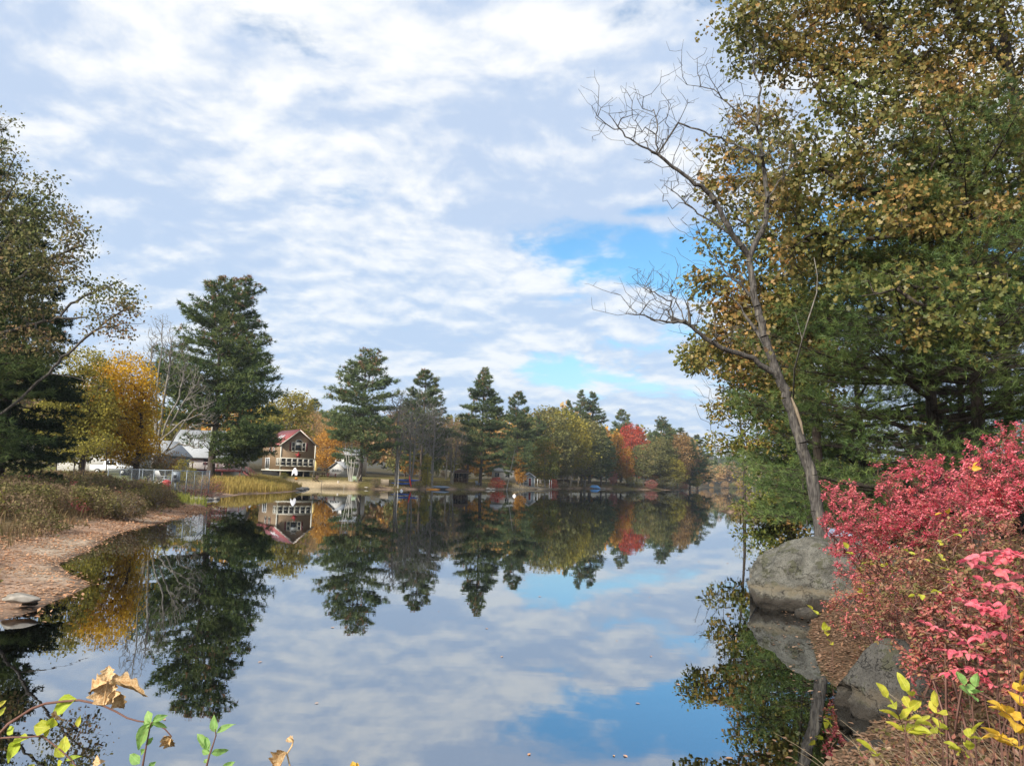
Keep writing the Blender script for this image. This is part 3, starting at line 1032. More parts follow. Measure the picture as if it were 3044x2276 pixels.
TG = 'leafy trees along the far shore'
leafy('maple_tree', 'yellow-green leafy tree behind the red-roofed house', 'tree', 848, 1160, 172, 1, 'gold_olive', 1.25, .3, TG)
leafy('maple_tree', 'orange maple right beside the red-roofed house', 'tree', 975, 1268, 163, 1, 'orange', 1.2, 1.0, TG)
leafy('oak_tree', 'rust-brown tree over the red roof, left of the pine', 'tree', 925, 1205, 205, 3, 'rust', 1.0, 2.0, TG)
leafy('oak_tree', 'rusty thin-leaved tree between orange maple and twin-topped pine', 'tree', 985, 1215, 198, 3, 'rust', .8, 4.0, TG)
leafy('oak_tree', 'brownish tree low behind the birch clump', 'tree', 1065, 1290, 185, 0, 'rust', .9, 5.0, TG)
leafy('oak_tree', 'reddish brown half-bare tree between the two middle pines', 'tree', 1185, 1195, 176, 3, 'tan_twig', .9, 1.4, TG)
leafy('oak_tree', 'grey-brown half-bare tree left of the cabin pine', 'tree', 1330, 1225, 186, 3, 'tan_twig', .9, 3.0, TG)
leafy('oak_tree', 'olive tree low between the middle pine and the cabin', 'tree', 1385, 1232, 200, 0, 'olive', .9, 2.5, TG)
leafy('larch_tree', 'narrow little yellow tree on the shore left of the cabin', 'tree', 1268, 1345, 152, 2, 'gold_olive', 1.1, .5, TG)
leafy('maple_tree', 'small yellow-orange tree left of the grey shed', 'tree', 1545, 1338, 194, 2, 'orange', 1.3, 2.2, TG)
leafy('oak_tree', 'broad olive oak above the grey shed, tallest leafy crown there', 'tree', 1612, 1207, 222, 0, 'olive', 1.1, .2, TG)
leafy('oak_tree', 'olive-gold oak in the middle of the leafy group', 'tree', 1680, 1215, 238, 0, 'gold_olive', 1.0, 3.1, TG)
leafy('oak_tree', 'yellowish green oak in front of the close pair of pines', 'tree', 1738, 1243, 250, 1, 'olive', 1.3, 1.1, TG)
leafy('oak_tree', 'low dark green tree directly right of the grey shed', 'tree', 1622, 1300, 204, 1, 'oak_low', 1.2, 4.1, TG)
leafy('oak_tree', 'brown bushy tree behind the wooden deck', 'tree', 1668, 1320, 226, 0, 'olive', 1.0, 5.1, TG)
leafy('oak_tree', 'grey-brown thin tree left of the blue tarp', 'tree', 1730, 1330, 250, 3, 'tan_twig', 1.1, 2.2, TG)
leafy('maple_tree', 'orange maple left of the red one', 'tree', 1832, 1276, 280, 2, 'orange', 1.2, .9, TG)
leafy('maple_tree', 'bright red maple on the far shore', 'tree', 1885, 1258, 300, 1, 'red', .95, 2.2, TG)
leafy('maple_tree', 'narrow golden tree below the red maple', 'tree', 1866, 1322, 274, 2, 'orange', 1.25, 3.0, TG)
leafy('oak_tree', 'brownish green tree right under the red maple', 'tree', 1915, 1320, 276, 0, 'olive', 1.1, 1.7, TG)
leafy('oak_tree', 'olive tree low in front of the brown-topped pine', 'tree', 1962, 1300, 282, 0, 'olive', 1.0, 4.4, TG)
leafy('oak_tree', 'golden brown tree near the end of the point', 'tree', 2015, 1285, 290, 1, 'rust', 1.05, .6, TG)
leafy('oak_tree', 'drooping golden-green tree at the water near the point', 'tree', 2000, 1355, 281, 0, 'gold_olive', 1.1, 2.8, TG)
leafy('oak_tree', 'green tree left of the orange maple, filling the gap', 'tree', 1800, 1300, 275, 1, 'oak_low', 1.1, 2.8, TG)
BG = 'bushes along the far shore'
leafy('shrub', 'dark red low shrub on the shore right of the cabin', 'bush', 1478, 1416, 172, 4, 'red', 1.3, .3, BG)
leafy('shrub', 'greenish brown round bush on the lawn before the twin-topped pine', 'bush', 1118, 1418, 139, 4, 'weed', 1.4, 1.2, BG)
leafy('shrub', 'tangled olive bush between cabin pine and grey shed', 'bush', 1510, 1425, 182, 4, 'weed', 1.6, 2.2, BG)
leafy('shrub', 'small orange-red shrub beside the dock posts', 'bush', 1645, 1421, 203, 4, 'red', .8, 3.2, BG)
leafy('shrub', 'low olive bush right of the dock posts', 'bush', 1672, 1428, 212, 4, 'weed', 2.0, 4.2, BG)
leafy('shrub', 'purplish little tree left of the golden one', 'bush', 1822, 1392, 268, 4, 'burning_dull', .7, 1.2, BG)
leafy('shrub', 'dark red waterside shrub below the golden brown tree', 'bush', 1935, 1424, 270, 4, 'burning_dull', 1.6, 5.2, BG)
leafy('shrub', 'brown waterside bush at the end of the point', 'bush', 2025, 1430, 292, 4, 'burning_dull', 2.0, .2, BG)
leafy('shrub', 'olive waterside bush beneath the red maple', 'bush', 1885, 1415, 270, 4, 'olive', 2.2, 2.0, BG)
leafy('shrub', 'green bush at the corner of the red-roofed house', 'bush', 845, 1402, 138, 4, 'oak_low', 1.4, 1.0, BG)
leafy('shrub', 'olive waterside bush left of the brown one on the point', 'bush', 1975, 1412, 278, 4, 'olive', 2.4, 3.0, BG)


# bare trees
def proto_bare(seed, H, stems, nt, blobs, tip=.0105, up=2.2):
    r = np.random.default_rng(seed)
    s = Skel()
    for (x, y, h, rr) in stems:
        z = np.linspace(-.3, h, 8)
        pts = np.column_stack([np.interp(z, [0, h], [x * .12, x]) + np.cumsum(r.normal(size=8) * .08), np.interp(z, [0, h], [y * .12, y]) + np.cumsum(r.normal(size=8) * .08), z])
        s.line(pts, rr, rr * .2, par=-1, sub=2)
    s.grow(in_blobs(blobs, nt * 3, r, .3), r, .8, up, 0, .08, .08)
    return mesh_np('bare_branches', *s.wood(tip, .42), True, [M['bark_grey']])


BARE = [
    proto_bare(31, 15, [(0, 0, 11, .16), (1.6, .5, 10, .12), (-1.4, -.4, 10.5, .12)], 520, [(0, 0, 10, 4.2, 4, 4.8), (2.5, 0, 8, 3, 3, 3.5), (-2.5, 0, 8, 3, 3, 3.5)]),
    proto_bare(32, 15, [(0, 0, 12, .15), (1.0, .2, 9, .10)], 420, [(0, 0, 9.5, 3.0, 3, 5.2), (0, 0, 13, 1.6, 1.6, 2)]),
]
rb = np.random.default_rng(33)


def bare(label, u, topv, d, k, wide, rot, mm=None, name='bare_tree'):
    loc = stand(u, d)
    s = rise(u, topv, d) / 15.0
    return share_tree(name, label, 'tree', (at(u, 1350, d)[0], d, loc[2]), [('trunk', BARE[k], M[mm] if mm else None)], rot, (s * wide, s * wide, s), 'leafless trees')


bare('leafless grey tree just right of the twin-topped pine', 1178, 1150, 146, 1, 1.0, 0)
bare('tall leafless tree between the twin-topped pine and the middle pine', 1222, 1138, 150, 0, .9, 1.0)
bare('leafless round-headed tree left of the brown cabin', 1345, 1250, 168, 0, 1.0, 2.0)
bare('leafless thin tree in front of the middle pine', 1290, 1190, 158, 1, 1.1, 3.2)
bare('leafless grey tree low in front of the cabin pine', 1392, 1290, 175, 0, .9, 4.4)
bare('small leafless tree behind the wooden deck', 1700, 1330, 244, 1, 1.2, 5.0)


def strands_mesh(lines):
    return join([strand(p, a, b, 6) for p, a, b in lines])


# birch clump and leaning birch
def birch(label, u, d, tops, rr):
    loc = stand(u, d)
    t = thing('birch_tree', label, 'tree', loc, 0, 'white birches on the far shore')
    r = np.random.default_rng(int(u))
    for (tu, tv, bu) in tops:
        p1 = at(tu, tv, d) - loc
        p0 = at(bu, 1430, d) - loc
        p0[2] = -.2
        mid = (p0 + p1) / 2 + np.array((r.normal() * .15, r.normal() * .3, 0))
        f = np.linspace(0, 1, 8)[:, None]
        q = (1 - f) ** 2 * p0 + 2 * f * (1 - f) * mid + f ** 2 * p1
        part('trunk', *strand(q, rr, rr * .3, 6), M['birch'], t, True)
        s = Skel(4000)
        s.line(q, rr * .5, .01, sub=2)
        tgt = in_blobs([(p1[0], p1[1], p1[2] - 1.0, 1.4, 1.4, 2.6)], 26, r)
        s.grow(tgt, r, .6, 2.0, 8)
        part('branches', *s.wood(.012, .4), M['twig'], t, True)
    return t


birch('clump of white birch trunks on the lawn before the twin-topped pine', 1045, 142, [(1025, 1270, 1038), (1035, 1250, 1041), (1052, 1240, 1043), (1066, 1290, 1046), (1044, 1300, 1044)], .085)
birch('white birch leaning right beside the birch clump', 1056, 143, [(1074, 1352, 1056)], .09)
birch('leaning white birch between cabin pine and grey shed', 1510, 176, [(1531, 1335, 1506)], .12)
birch('pale slim trunk near the dark red shrub', 1182, 143, [(1186, 1360, 1184)], .08)


# the wood behind: one mass of trees
def build_woods():
    r = np.random.default_rng(55)
    lowp = []
    for sd, prof in ((61, [(.06, 2.5), (.3, 4.4), (.6, 3.4), (.85, 1.6), (1, .2)]), (62, [(.08, 3), (.25, 4.6), (.5, 4.4), (.7, 3.4), (.88, 2), (1, .4)])):
        rr = np.random.default_rng(sd)
        w, n, t = pine(25.0, prof, rr, 48, 11, 1.25, .36, 6, .3, .1, (), .02, .36, twigs=False)
        lowp.append(n)
    lowl = []
    for sd in (63, 64):
        rr = np.random.default_rng(sd)
        C = in_blobs([(0, 0, 9.5, 4.6, 4.6, 4.6), (1.5, 0, 6, 4, 4, 3.4), (-2, 0, 6.5, 3.4, 3.4, 3)], 560, rr, .4)
        lowl.append(leaves(C, 1.1, rr))
    groups = {'pine_far': [], 'olive': [], 'rust': [], 'tan_twig': [], 'gold_olive': [], 'orange': []}

    def put(src, key, x, y, s, wide, rot):
        v, f = src
        c, sn = math.cos(rot), math.sin(rot)
        q = np.column_stack([(v[:, 0] * c - v[:, 1] * sn) * wide * s + x, (v[:, 0] * sn + v[:, 1] * c) * wide * s + y, v[:, 2] * s + hz(x, y)])
        groups[key].append((q, f))
    spots = []
    for u in np.arange(760, 2075, 11.5):
        d0 = np.interp(u, [760, 900, 1200, 1500, 1700, 1900, 2070], [215, 215, 205, 225, 285, 325, 330])
        d = d0 + r.uniform(0, 22)
        topv = np.interp(u, [760, 860, 950, 1050, 1200, 1350, 1500, 1600, 1700, 1800, 1900, 2000, 2070], [1215, 1225, 1235, 1245, 1240, 1250, 1245, 1240, 1230, 1270, 1290, 1290, 1330]) + r.normal() * 12
        spots.append((u + r.normal() * 5, topv, d))
    for u in np.arange(1085, 2062, 16):
        d0 = np.interp(u, [1085, 1300, 1500, 1700, 1900, 2060], [172, 182, 205, 262, 285, 300])
        spots.append((u + r.normal() * 4, 1398 + r.normal() * 9, d0 + r.uniform(4, 14)))
    for u in np.arange(1150, 2060, 24):
        d0 = np.interp(u, [1150, 1500, 1700, 1900, 2060], [170, 205, 262, 285, 300])
        spots.append((u, 1345 + r.normal() * 22, d0 + r.uniform(0, 10)))
    # left of the houses
    for u in np.arange(-140, 760, 26):
        spots.append((u + r.normal() * 6, np.interp(u, [-140, 100, 300, 480, 760], [900, 1130, 1150, 1210, 1215]) + r.normal() * 14, 165 + r.uniform(0, 35)))
    # the far end of the lake and the slopes above it
    for i in range(96):
        y = r.uniform(548, 640) if i < 60 else r.uniform(640, 1300)
        a = r.uniform(.24, .42)
        x = a * y
        s = r.uniform(.8, 1.15)
        if r.uniform() < .45:
            put(lowp[i % 2], 'pine_far', x, y, s * .8, 1.1, r.uniform(0, 6))
        else:
            put(lowl[i % 2], r.choice(['olive', 'rust', 'tan_twig']), x, y, s * 1.15, 1.2, r.uniform(0, 6))
    for i in range(56):                        # brush along the far end's shore
        y = r.uniform(530, 560)
        put(lowl[i % 2], r.choice(['olive', 'rust', 'tan_twig']), r.uniform(.235, .45) * y, y, r.uniform(.25, .5), 1.5, r.uniform(0, 6))
    for u, tv, d in spots:
        x = ray(u, 1430)[0] * d
        Hh = at(u, tv, d)[2] - hz(x, d)
        if Hh < 2:
            continue
        if r.uniform() < .36:
            put(lowp[r.integers(2)], 'pine_far', x, d, Hh / 25, 1.15 if Hh > 14 else 1.6, r.uniform(0, 6))
        else:
            put(lowl[r.integers(2)], r.choice(['olive', 'gold_olive', 'rust', 'tan_twig', 'rust', 'gold_olive', 'orange']), x, d, Hh / 14.2, 1.0, r.uniform(0, 6))
    mats, V, F, fm = [], [], [], []
    n = 0
    facs = {}
    for i, (k, lst) in enumerate(groups.items()):
        v, f = join(lst)
        mats.append(M[k])
        V.append(v)
        for g in f:
            F.append(g + n); fm.append(np.full(len(g), i))
        n += len(v)
    o = link('background_woods', mesh_np('background_woods', np.concatenate(V), F, False, mats, np.concatenate(fm)))
    o['kind'] = 'stuff'
    o['label'] = 'mixed autumn woods behind the far shore and at the far end of the lake'
    o['category'] = 'woods'


build_woods()

# ------------------------------------------------------------------ houses and lakeside things
M['cedar'] = siding_mat('cedar_shingles', (.30, .205, .125), (.22, .15, .09), .18)
M['redmetal'] = siding_mat('red_metal_roof', (.35, .095, .09), (.28, .07, .068), .45, 1, .5, .5)
M['trim'] = plain_mat('cream_trim', (.72, .68, .58), .6)
M['white'] = plain_mat('white_paint', (.80, .80, .78), .55)
M['whiteside'] = siding_mat('white_clapboard', (.66, .63, .60), (.58, .56, .53), .15)
M['greyroof'] = siding_mat('grey_shingle_roof', (.36, .37, .38), (.27, .28, .29), .16)
M['blueside'] = siding_mat('blue_grey_clapboard', (.22, .27, .33), (.18, .22, .28), .18)
M['greyside'] = siding_mat('grey_clapboard', (.30, .34, .35), (.25, .29, .30), .16)
M['brownwood'] = siding_mat('brown_boards', (.10, .060, .040), (.075, .045, .03), .2, 0)
M['maroon'] = plain_mat('maroon_stain', (.15, .035, .035), .6)
M['shadepaint'] = plain_mat('opening_shade', (.012, .011, .010), .9)  # near-black colour standing in for the shade inside openings
M['wood'] = rough_mat('weathered_wood', (.34, .28, .20), (.24, .19, .14), 6, (1, 6, 6))
M['palewood'] = rough_mat('pale_planks', (.52, .46, .38), (.40, .34, .27), 6, (1, 6, 6))
M['galv'] = plain_mat('galvanised_steel', (.24, .27, .30), .55, .4)
M['black'] = plain_mat('black_rubber', (.02, .02, .02), .7)
M['stone'] = rough_mat('grey_fieldstone', (.20, .18, .15), (.38, .34, .29), 3, (1, 1, 1), .9, .5, .05)
M['blue'] = plain_mat('blue_plastic', (.03, .085, .32), .4)
M['tarp'] = plain_mat('bright_blue_tarp', (.16, .40, .75), .5)
M['redp'] = plain_mat('red_plastic', (.60, .05, .04), .4)
M['orangep'] = plain_mat('orange_plastic', (.72, .30, .04), .45)
M['starred'] = plain_mat('barn_star_red', (.33, .03, .03), .5)
M['reddoor'] = plain_mat('dark_red_door', (.16, .02, .02), .5)
M['cloth'] = plain_mat('white_sheet', (.80, .80, .84), .8)
M['greenp'] = plain_mat('pale_green_plastic', (.45, .55, .35), .5)


def glass_mat():
    m, B, out = mat('window_glass')
    p = B.n('ShaderNodeBsdfPrincipled', {'Base Color': (.012, .014, .018, 1), 'Roughness': .06})
    p.inputs['Specular IOR Level'].default_value = .6
    B.t.links.new(p.outputs[0], out.inputs[0])
    return m


M['glass'] = glass_mat()


def window(parent, ox, oy, oz, ax, w, h, rows=2, cols=1, frame=.10, mat_f='trim', depth=.06, name='window', out=1):
    """framed window on a wall of the local frame: ax 'x' = wall runs along x (facing -y), 'y' = wall runs along y (facing out*x)"""
    def B_(mb, a0, z0, a1, z1, d0, d1):
        if ax == 'x':
            mb.box(ox + a0, oy - d1, oz + z0, ox + a1, oy - d0, oz + z1)
        else:
            x0, x1 = sorted((ox + out * d0, ox + out * d1))
            mb.box(x0, oy + a0, oz + z0, x1, oy + a1, oz + z1)
    f = MB()
    B_(f, -frame, -frame, 0, h + frame, .003, depth); B_(f, w, -frame, w + frame, h + frame, .003, depth)
    B_(f, 0, -frame, w, 0, .003, depth * 1.3); B_(f, 0, h, w, h + frame, .003, depth)
    fo = f.part(name, M[mat_f], parent)
    for i in range(rows):
        for j in range(cols):
            g = MB()
            a0, a1 = w * j / cols + (.03 if j else 0), w * (j + 1) / cols - (.03 if j < cols - 1 else 0)
            z0, z1 = h * i / rows + (.03 if i else 0), h * (i + 1) / rows - (.03 if i < rows - 1 else 0)
            B_(g, a0, z0, a1, z1, .003, depth * .4)
            g.part('pane', M['glass'], fo)
    mu = MB()
    k = 0
    for i in range(1, rows):
        B_(mu, 0, h * i / rows - .03, w, h * i / rows + .03, .003, depth * .8); k += 1
    for j in range(1, cols):
        B_(mu, w * j / cols - .03, 0, w * j / cols + .03, h, .004, depth * .83); k += 1
    if k:
        mu.part('glazing_bar', M[mat_f], fo)
    return fo


def gable_walls(mb, x0, x1, y0, y1, z0, ze, zr, along='y'):
    """closed body of a gabled house; ridge runs along the given axis"""
    if along == 'y':
        xm = (x0 + x1) / 2
        poly = [(x0, 0, z0), (x1, 0, z0), (x1, 0, ze), (xm, 0, zr), (x0, 0, ze)]
        mb.prism(poly, np.array((0, y0, 0)), np.array((0, y1, 0)))
    else:
        ym = (y0 + y1) / 2
        poly = [(0, y0, z0), (0, y0, ze), (0, ym, zr), (0, y1, ze), (0, y1, z0)]
        mb.prism(poly, np.array((x0, 0, 0)), np.array((x1, 0, 0)))
    return mb


def roof_planes(mb, x0, x1, y0, y1, ze, zr, along='y', over=.35, th=.14):
    if along == 'y':
        xm = (x0 + x1) / 2
        sl = (zr - ze) / (xm - x0)
        for sgn, xe in ((-1, x0 - over), (1, x1 + over)):
            zz = ze - over * sl + .02
            poly = [(xe, 0, zz), (xm, 0, zr + .02), (xm, 0, zr + .02 + th), (xe, 0, zz + th)]
            mb.prism(poly, np.array((0, y0 - over, 0)), np.array((0, y1 + over, 0)))
    else:
        ym = (y0 + y1) / 2
        sl = (zr - ze) / (ym - y0)
        for sgn, ye in ((-1, y0 - over), (1, y1 + over)):
            zz = ze - over * sl + .02
            poly = [(0, ye, zz), (0, ym, zr + .02), (0, ym, zr + .02 + th), (0, ye, zz + th)]
            mb.prism(poly, np.array((x0 - over, 0, 0)), np.array((x1 + over, 0, 0)))
    return mb


def cedar_house():
    d = 143.0
    c = at(830, 1400, d)
    phi = rad(35)
    t = thing('shingled_house', 'brown shingled lake house with red metal roof and red star on its gable', 'house', (c[0], c[1], 0), phi)
    Wd, Dp = 6.75, 10.5
    z0, ze, zr = 2.95, 7.75, 10.45
    gable_walls(MB(), 0, Wd, 0, Dp, z0, ze, zr).part('wall', M['cedar'], t)
    rf = roof_planes(MB(), 0, Wd, 0, Dp, ze, zr, over=.4).part('roof', M['redmetal'], t)
    for y in (3.3, 5.0):
        m = MB()
        sl = (zr - ze) / (Wd / 2)
        x0, x1 = .9, 1.9
        zz = lambda x: ze + x * sl + .22
        m.prism([(x0, 0, zz(x0)), (x1, 0, zz(x1)), (x1, 0, zz(x1) + .08), (x0, 0, zz(x0) + .08)], np.array((0, y, 0)), np.array((0, y + .8, 0)))
        m.part('skylight', M['white'], rf)
    # rake boards, corner boards, skirt board
    m = MB()
    sl = (zr - ze) / (Wd / 2)
    for sg in (0, 1):
        xe, xm = (-.4, Wd / 2) if sg == 0 else (Wd + .4, Wd / 2)
        m.prism([(xe, 0, ze - .4 * sl - .16), (xm, 0, zr - .16), (xm, 0, zr + .05), (xe, 0, ze - .4 * sl + .05)], np.array((0, -.46, 0)), np.array((0, -.41, 0)))
    m.part('rake_board', M['trim'], t)
    MB().box(-.04, -.05, z0, .2, -.003, ze).part('corner_board', M['trim'], t)
    MB().box(Wd - .2, -.05, z0, Wd + .04, -.003, ze).part('corner_board', M['trim'], t)
    MB().box(-.1, -.10, z0 - .22, Wd + .1, Dp, z0 - .01).part('sill_beam', M['trim'], t)
    # posts under the porch and a near-black box painting the shade behind them
    for x in (.3, 2.5, 4.7, 6.5):
        MB().box(x - .1, .1, 1.2, x + .1, .3, z0 - .22).part('post', M['wood'], t)
    MB().box(.1, 2.2, 1.0, Wd - .1, Dp - .2, z0 - .23).part('underfloor_shade', M['shadepaint'], t)
    # band of porch windows
    MB().box(.0, -.075, 3.62, Wd, -.006, 3.74).part('window_sill', M['trim'], t)
    MB().box(.0, -.075, 5.05, Wd, -.006, 5.2).part('window_head', M['trim'], t)
    n = 6
    for i in range(n):
        w = (Wd - .35) / n
        window(t, .25 + i * w, 0, 3.78, 'x', w - .22, 1.24, 2, 1, .09, 'trim', .07)
    for y in (.3, 1.2):
        window(t, 0, y, 3.78, 'y', .62, 1.24, 2, 1, .09, 'trim', .07, out=-1)
    # big gable window with an arch light
    wx = 2.1
    window(t, wx, 0, 6.55, 'x', .55, 1.5, 2, 1, .09)
    window(t, wx + .66, 0, 6.55, 'x', 1.25, 1.5, 1, 1, .09)
    window(t, wx + 2.02, 0, 6.55, 'x', .55, 1.5, 2, 1, .09)
    an = np.linspace(0, np.pi, 13)
    cx = wx + .66 + .625
    arc = [(cx + .72 * math.cos(a), 0, 8.15 + .55 * math.sin(a)) for a in an]
    fo = MB().prism(arc, np.array((0, -.07, 0)), np.array((0, -.004, 0))).part('arch_window', M['trim'], t)
    arc = [(cx + .60 * math.cos(a), 0, 8.19 + .42 * math.sin(a)) for a in an]
    MB().prism(arc, np.array((0, -.09, 0)), np.array((0, -.072, 0))).part('pane', M['glass'], fo)
    MB().box(wx + .72, -.03, 7.62, wx + 1.85, -.026, 8.02).part('blind', M['white'], t)
    for x in (1.62, 4.78):
        MB().box(x, -.05, 6.5, x + .32, -.004, 8.1).part('shutter', M['maroon'], t)
    # barn star
    st = []
    for k in range(10):
        a = np.pi / 2 + k * np.pi / 5
        rr = .78 if k % 2 == 0 else .28
        st.append((3.4 + rr * math.cos(a), -.03, 5.72 + rr * math.sin(a)))
    V = np.array(st + [(3.4, -.18, 5.72), (3.4, -.01, 5.72)])
    F = [(10, k, (k + 1) % 10) for k in range(10)] + [(11, (k + 1) % 10, k) for k in range(10)]
    MB().add(V, F).part('barn_star', M['starred'], t)
    # side wall windows and sliding door
    for y in (3.4, 5.6):
        window(t, 0, y, 6.0, 'y', .8, 1.25, 2, 1, .09, out=-1)
        for yy in (y - .42, y + .92):
            MB().box(-.05, yy, 5.95, -.004, yy + .3, 7.3).part('shutter', M['maroon'], t)
    window(t, 0, 6.0, 3.1, 'y', 2.2, 1.95, 1, 2, .12, 'white', out=-1)
    return t


cedar_house()


def rail_run(parent, a, b, h, posts, mm, balusters=True):
    a, b = np.array(a, float), np.array(b, float)
    L = np.linalg.norm(b - a)
    up = np.array((0, 0, 1.0))
    MB().bar(a + up * h, b + up * h, .10, .06).part('handrail', M[mm], parent)
    MB().bar(a + up * .12, b + up * .12, .06, .05).part('bottom_rail', M[mm], parent)
    for i in range(posts):
        p = a + (b - a) * i / max(posts - 1, 1)
        MB().bar(p - up * .2, p + up * (h + .12), .11, .11).part('railing_post', M[mm], parent)
    if balusters:
        for i in range(1, int(L / .16)):
            p = a + (b - a) * i * .16 / L
            MB().bar(p + up * .14, p + up * (h - .02), .035, .035).part('baluster', M[mm], parent)


def white_house():
    d = 124.0
    c = at(500, 1400, d)
    ps = rad(3)
    t = thing('white_house', 'white clapboard house with grey shingle roof behind the great pine', 'house', (c[0], c[1], 0), ps)
    L, Dp = 10.2, 9.0
    z0, ze, zr = 1.2, 4.75, 8.9
    gable_walls(MB(), 0, L, 0, Dp, z0, ze, zr, 'x').part('wall', M['whiteside'], t)
    roof_planes(MB(), 0, L, 0, Dp, ze, zr, 'x', .45).part('roof', M['greyroof'], t)
    MB().box(-.45, -.5, ze - .52, L + .45, -.44, ze - .30).part('gutter', M['black'], t)
    for x, w, cc in ((1.2, .9, 1), (5.4, 1.7, 2), (8.6, 1.2, 1)):
        window(t, x, 0, 3.25, 'x', w, 1.05, 2, cc, .09, 'white')
    MB().box(5.0, 3.7, zr - .4, 5.6, 4.3, zr + .9).part('chimney', M['stone'], t)
    # deck along the front
    dk = thing('timber_deck', 'maroon timber deck with railing and steps along the white house', 'deck', (c[0], c[1], 0), ps)
    for i in range(12):
        MB().box(1.0, -2.9 + i * .235, 2.62, 12.3, -2.9 + i * .235 + .21, 2.70).part('board', M['maroon'], dk)
    MB().box(1.0, -2.95, 2.34, 12.3, -2.91, 2.61).part('fascia', M['maroon'], dk)
    rail_run(dk, (1.0, -2.9, 2.7), (12.3, -2.9, 2.7), 1.0, 7, 'maroon')
    for i in range(5):
        x = 1.2 + i * 2.7
        MB().box(x, -2.85, 0.7, x + .14, -2.71, 2.60).part('post', M['maroon'], dk)
    # steps down to the right
    for i in range(8):
        x = 12.35 + i * .30
        z = 2.55 - i * .20
        MB().box(x, -2.7, z - .05, x + .29, -1.5, z).part('tread', M['maroon'], dk)
    for y in (-2.72, -1.5):
        MB().bar((12.35, y, 2.5), (14.8, y, .92), .05, .24).part('stringer', M['maroon'], dk)
        MB().bar((12.35, y, 3.55), (14.8, y, 1.95), .07, .06).part('handrail', M['maroon'], dk)
        for i in range(6):
            x = 12.5 + i * .45
            z = 2.5 - (x - 12.35) * .65
            MB().bar((x, y, z), (x, y, z + 1.02), .05, .05).part('baluster', M['maroon'], dk)


white_house()


def simple_house(name, label, cat, u, d, L, Dp, z0, ze, zr, rot, wall, roof, along, wins=(), doors=(), over=.3, mat_f='white', group=None, v=1420):
    c = at(u, v, d)
    z = hz(c[0], d) if z0 is None else z0
    t = thing(name, label, cat, (c[0], d, z), rot, group)
    gable_walls(MB(), 0, L, 0, Dp, -.3, ze, zr, along).part('wall', M[wall], t)
    roof_planes(MB(), 0, L, 0, Dp, ze, zr, along, over).part('roof', M[roof], t)
    for (x, zz, w, h, rr, cc) in wins:
        window(t, x, 0, zz, 'x', w, h, rr, cc, .08, mat_f)
    for (x, w, h, mm) in doors:
        dd = MB().box(x, -.05, .05, x + w, -.004, h).part('door', M[mm], t)
        MB().box(x - .12, -.06, .02, x, -.004, h + .12).box(x + w, -.06, .02, x + w + .12, -.004, h + .12).box(x, -.06, h, x + w, -.004, h + .12).part('door_frame', M[mat_f], t)
        MB().bar((x + w * .85, -.05, h * .48), (x + w * .85, -.12, h * .48), .06).part('handle', M['galv'], dd)
    return t


t = simple_house('garage', 'long white garage half hidden by the yellow tree', 'garage', 165, 98, 9.0, 7, None, 2.6, 4.2, rad(6), 'whiteside', 'greyroof', 'x', [(1.0, 1.2, .9, 1.0, 2, 1), (3.0, 1.2, .9, 1.0, 2, 1)])
simple_house('blue_barn', 'blue-grey gabled outbuilding left of the bare grey tree', 'shed', 392, 112, 4.6, 7, None, 2.6, 4.6, rad(-8), 'blueside', 'greyroof', 'y')
t = simple_house('white_shed', 'small white gabled garage with a row of door panes beyond the lawn', 'garage', 979, 158, 2.9, 4.5, None, 1.75, 2.9, rad(-6), 'whiteside', 'greyroof', 'y', [(.45 + .34 * i, 1.05, .22, .42, 1, 1) for i in range(6)])
simple_house('grey_house', 'pale grey house behind the birch clump and orange maple', 'house', 990, 172, 5.6, 7, None, 4.6, 6.0, rad(-4), 'whiteside', 'greyroof', 'x', [(.7, 3.1, .9, 1.1, 2, 1), (2.3, 3.0, 2.4, 1.2, 1, 2)])
t = simple_house('grey_shed', 'little grey lakeside shed with white trim and dark red door', 'shed', 1556, 196, 2.9, 3.6, None, 2.35, 3.35, rad(4), 'greyside', 'greyroof', 'y', (), [(1.35, .62, 1.95, 'reddoor')])
MB().box(-.02, -.05, 0, .14, -.004, 2.3).part('corner_board', M['white'], t)
MB().box(2.76, -.05, 0, 2.92, -.004, 2.3).part('corner_board', M['white'], t)
m = MB()
for xe, xm in ((-.3, 1.45), (3.2, 1.45)):
    zz = 2.35 - .3 * (1.0 / 1.45)
    m.prism([(xe, 0, zz - .12), (xm, 0, 3.23), (xm, 0, 3.40), (xe, 0, zz + .05)], np.array((0, -.36, 0)), np.array((0, -.31, 0)))
m.part('rake_board', M['white'], t)
for x in (-.75, 3.55):
    MB().box(x, -.2, 0, x + .12, -.08, 1.9).part('porch_post', M['white'], t)
window(t, .35, 0, 1.0, 'x', .55, .8, 2, 1, .07, 'white')
simple_house('pale_house', 'pale house with pergola behind the leaning white birch', 'house', 1462, 205, 6.5, 5, None, 2.6, 3.9, rad(-3), 'whiteside', 'greyroof', 'x', [(.8, 1.0, 1.1, 1.1, 1, 2), (3.6, 1.0, 1.1, 1.1, 1, 2)])


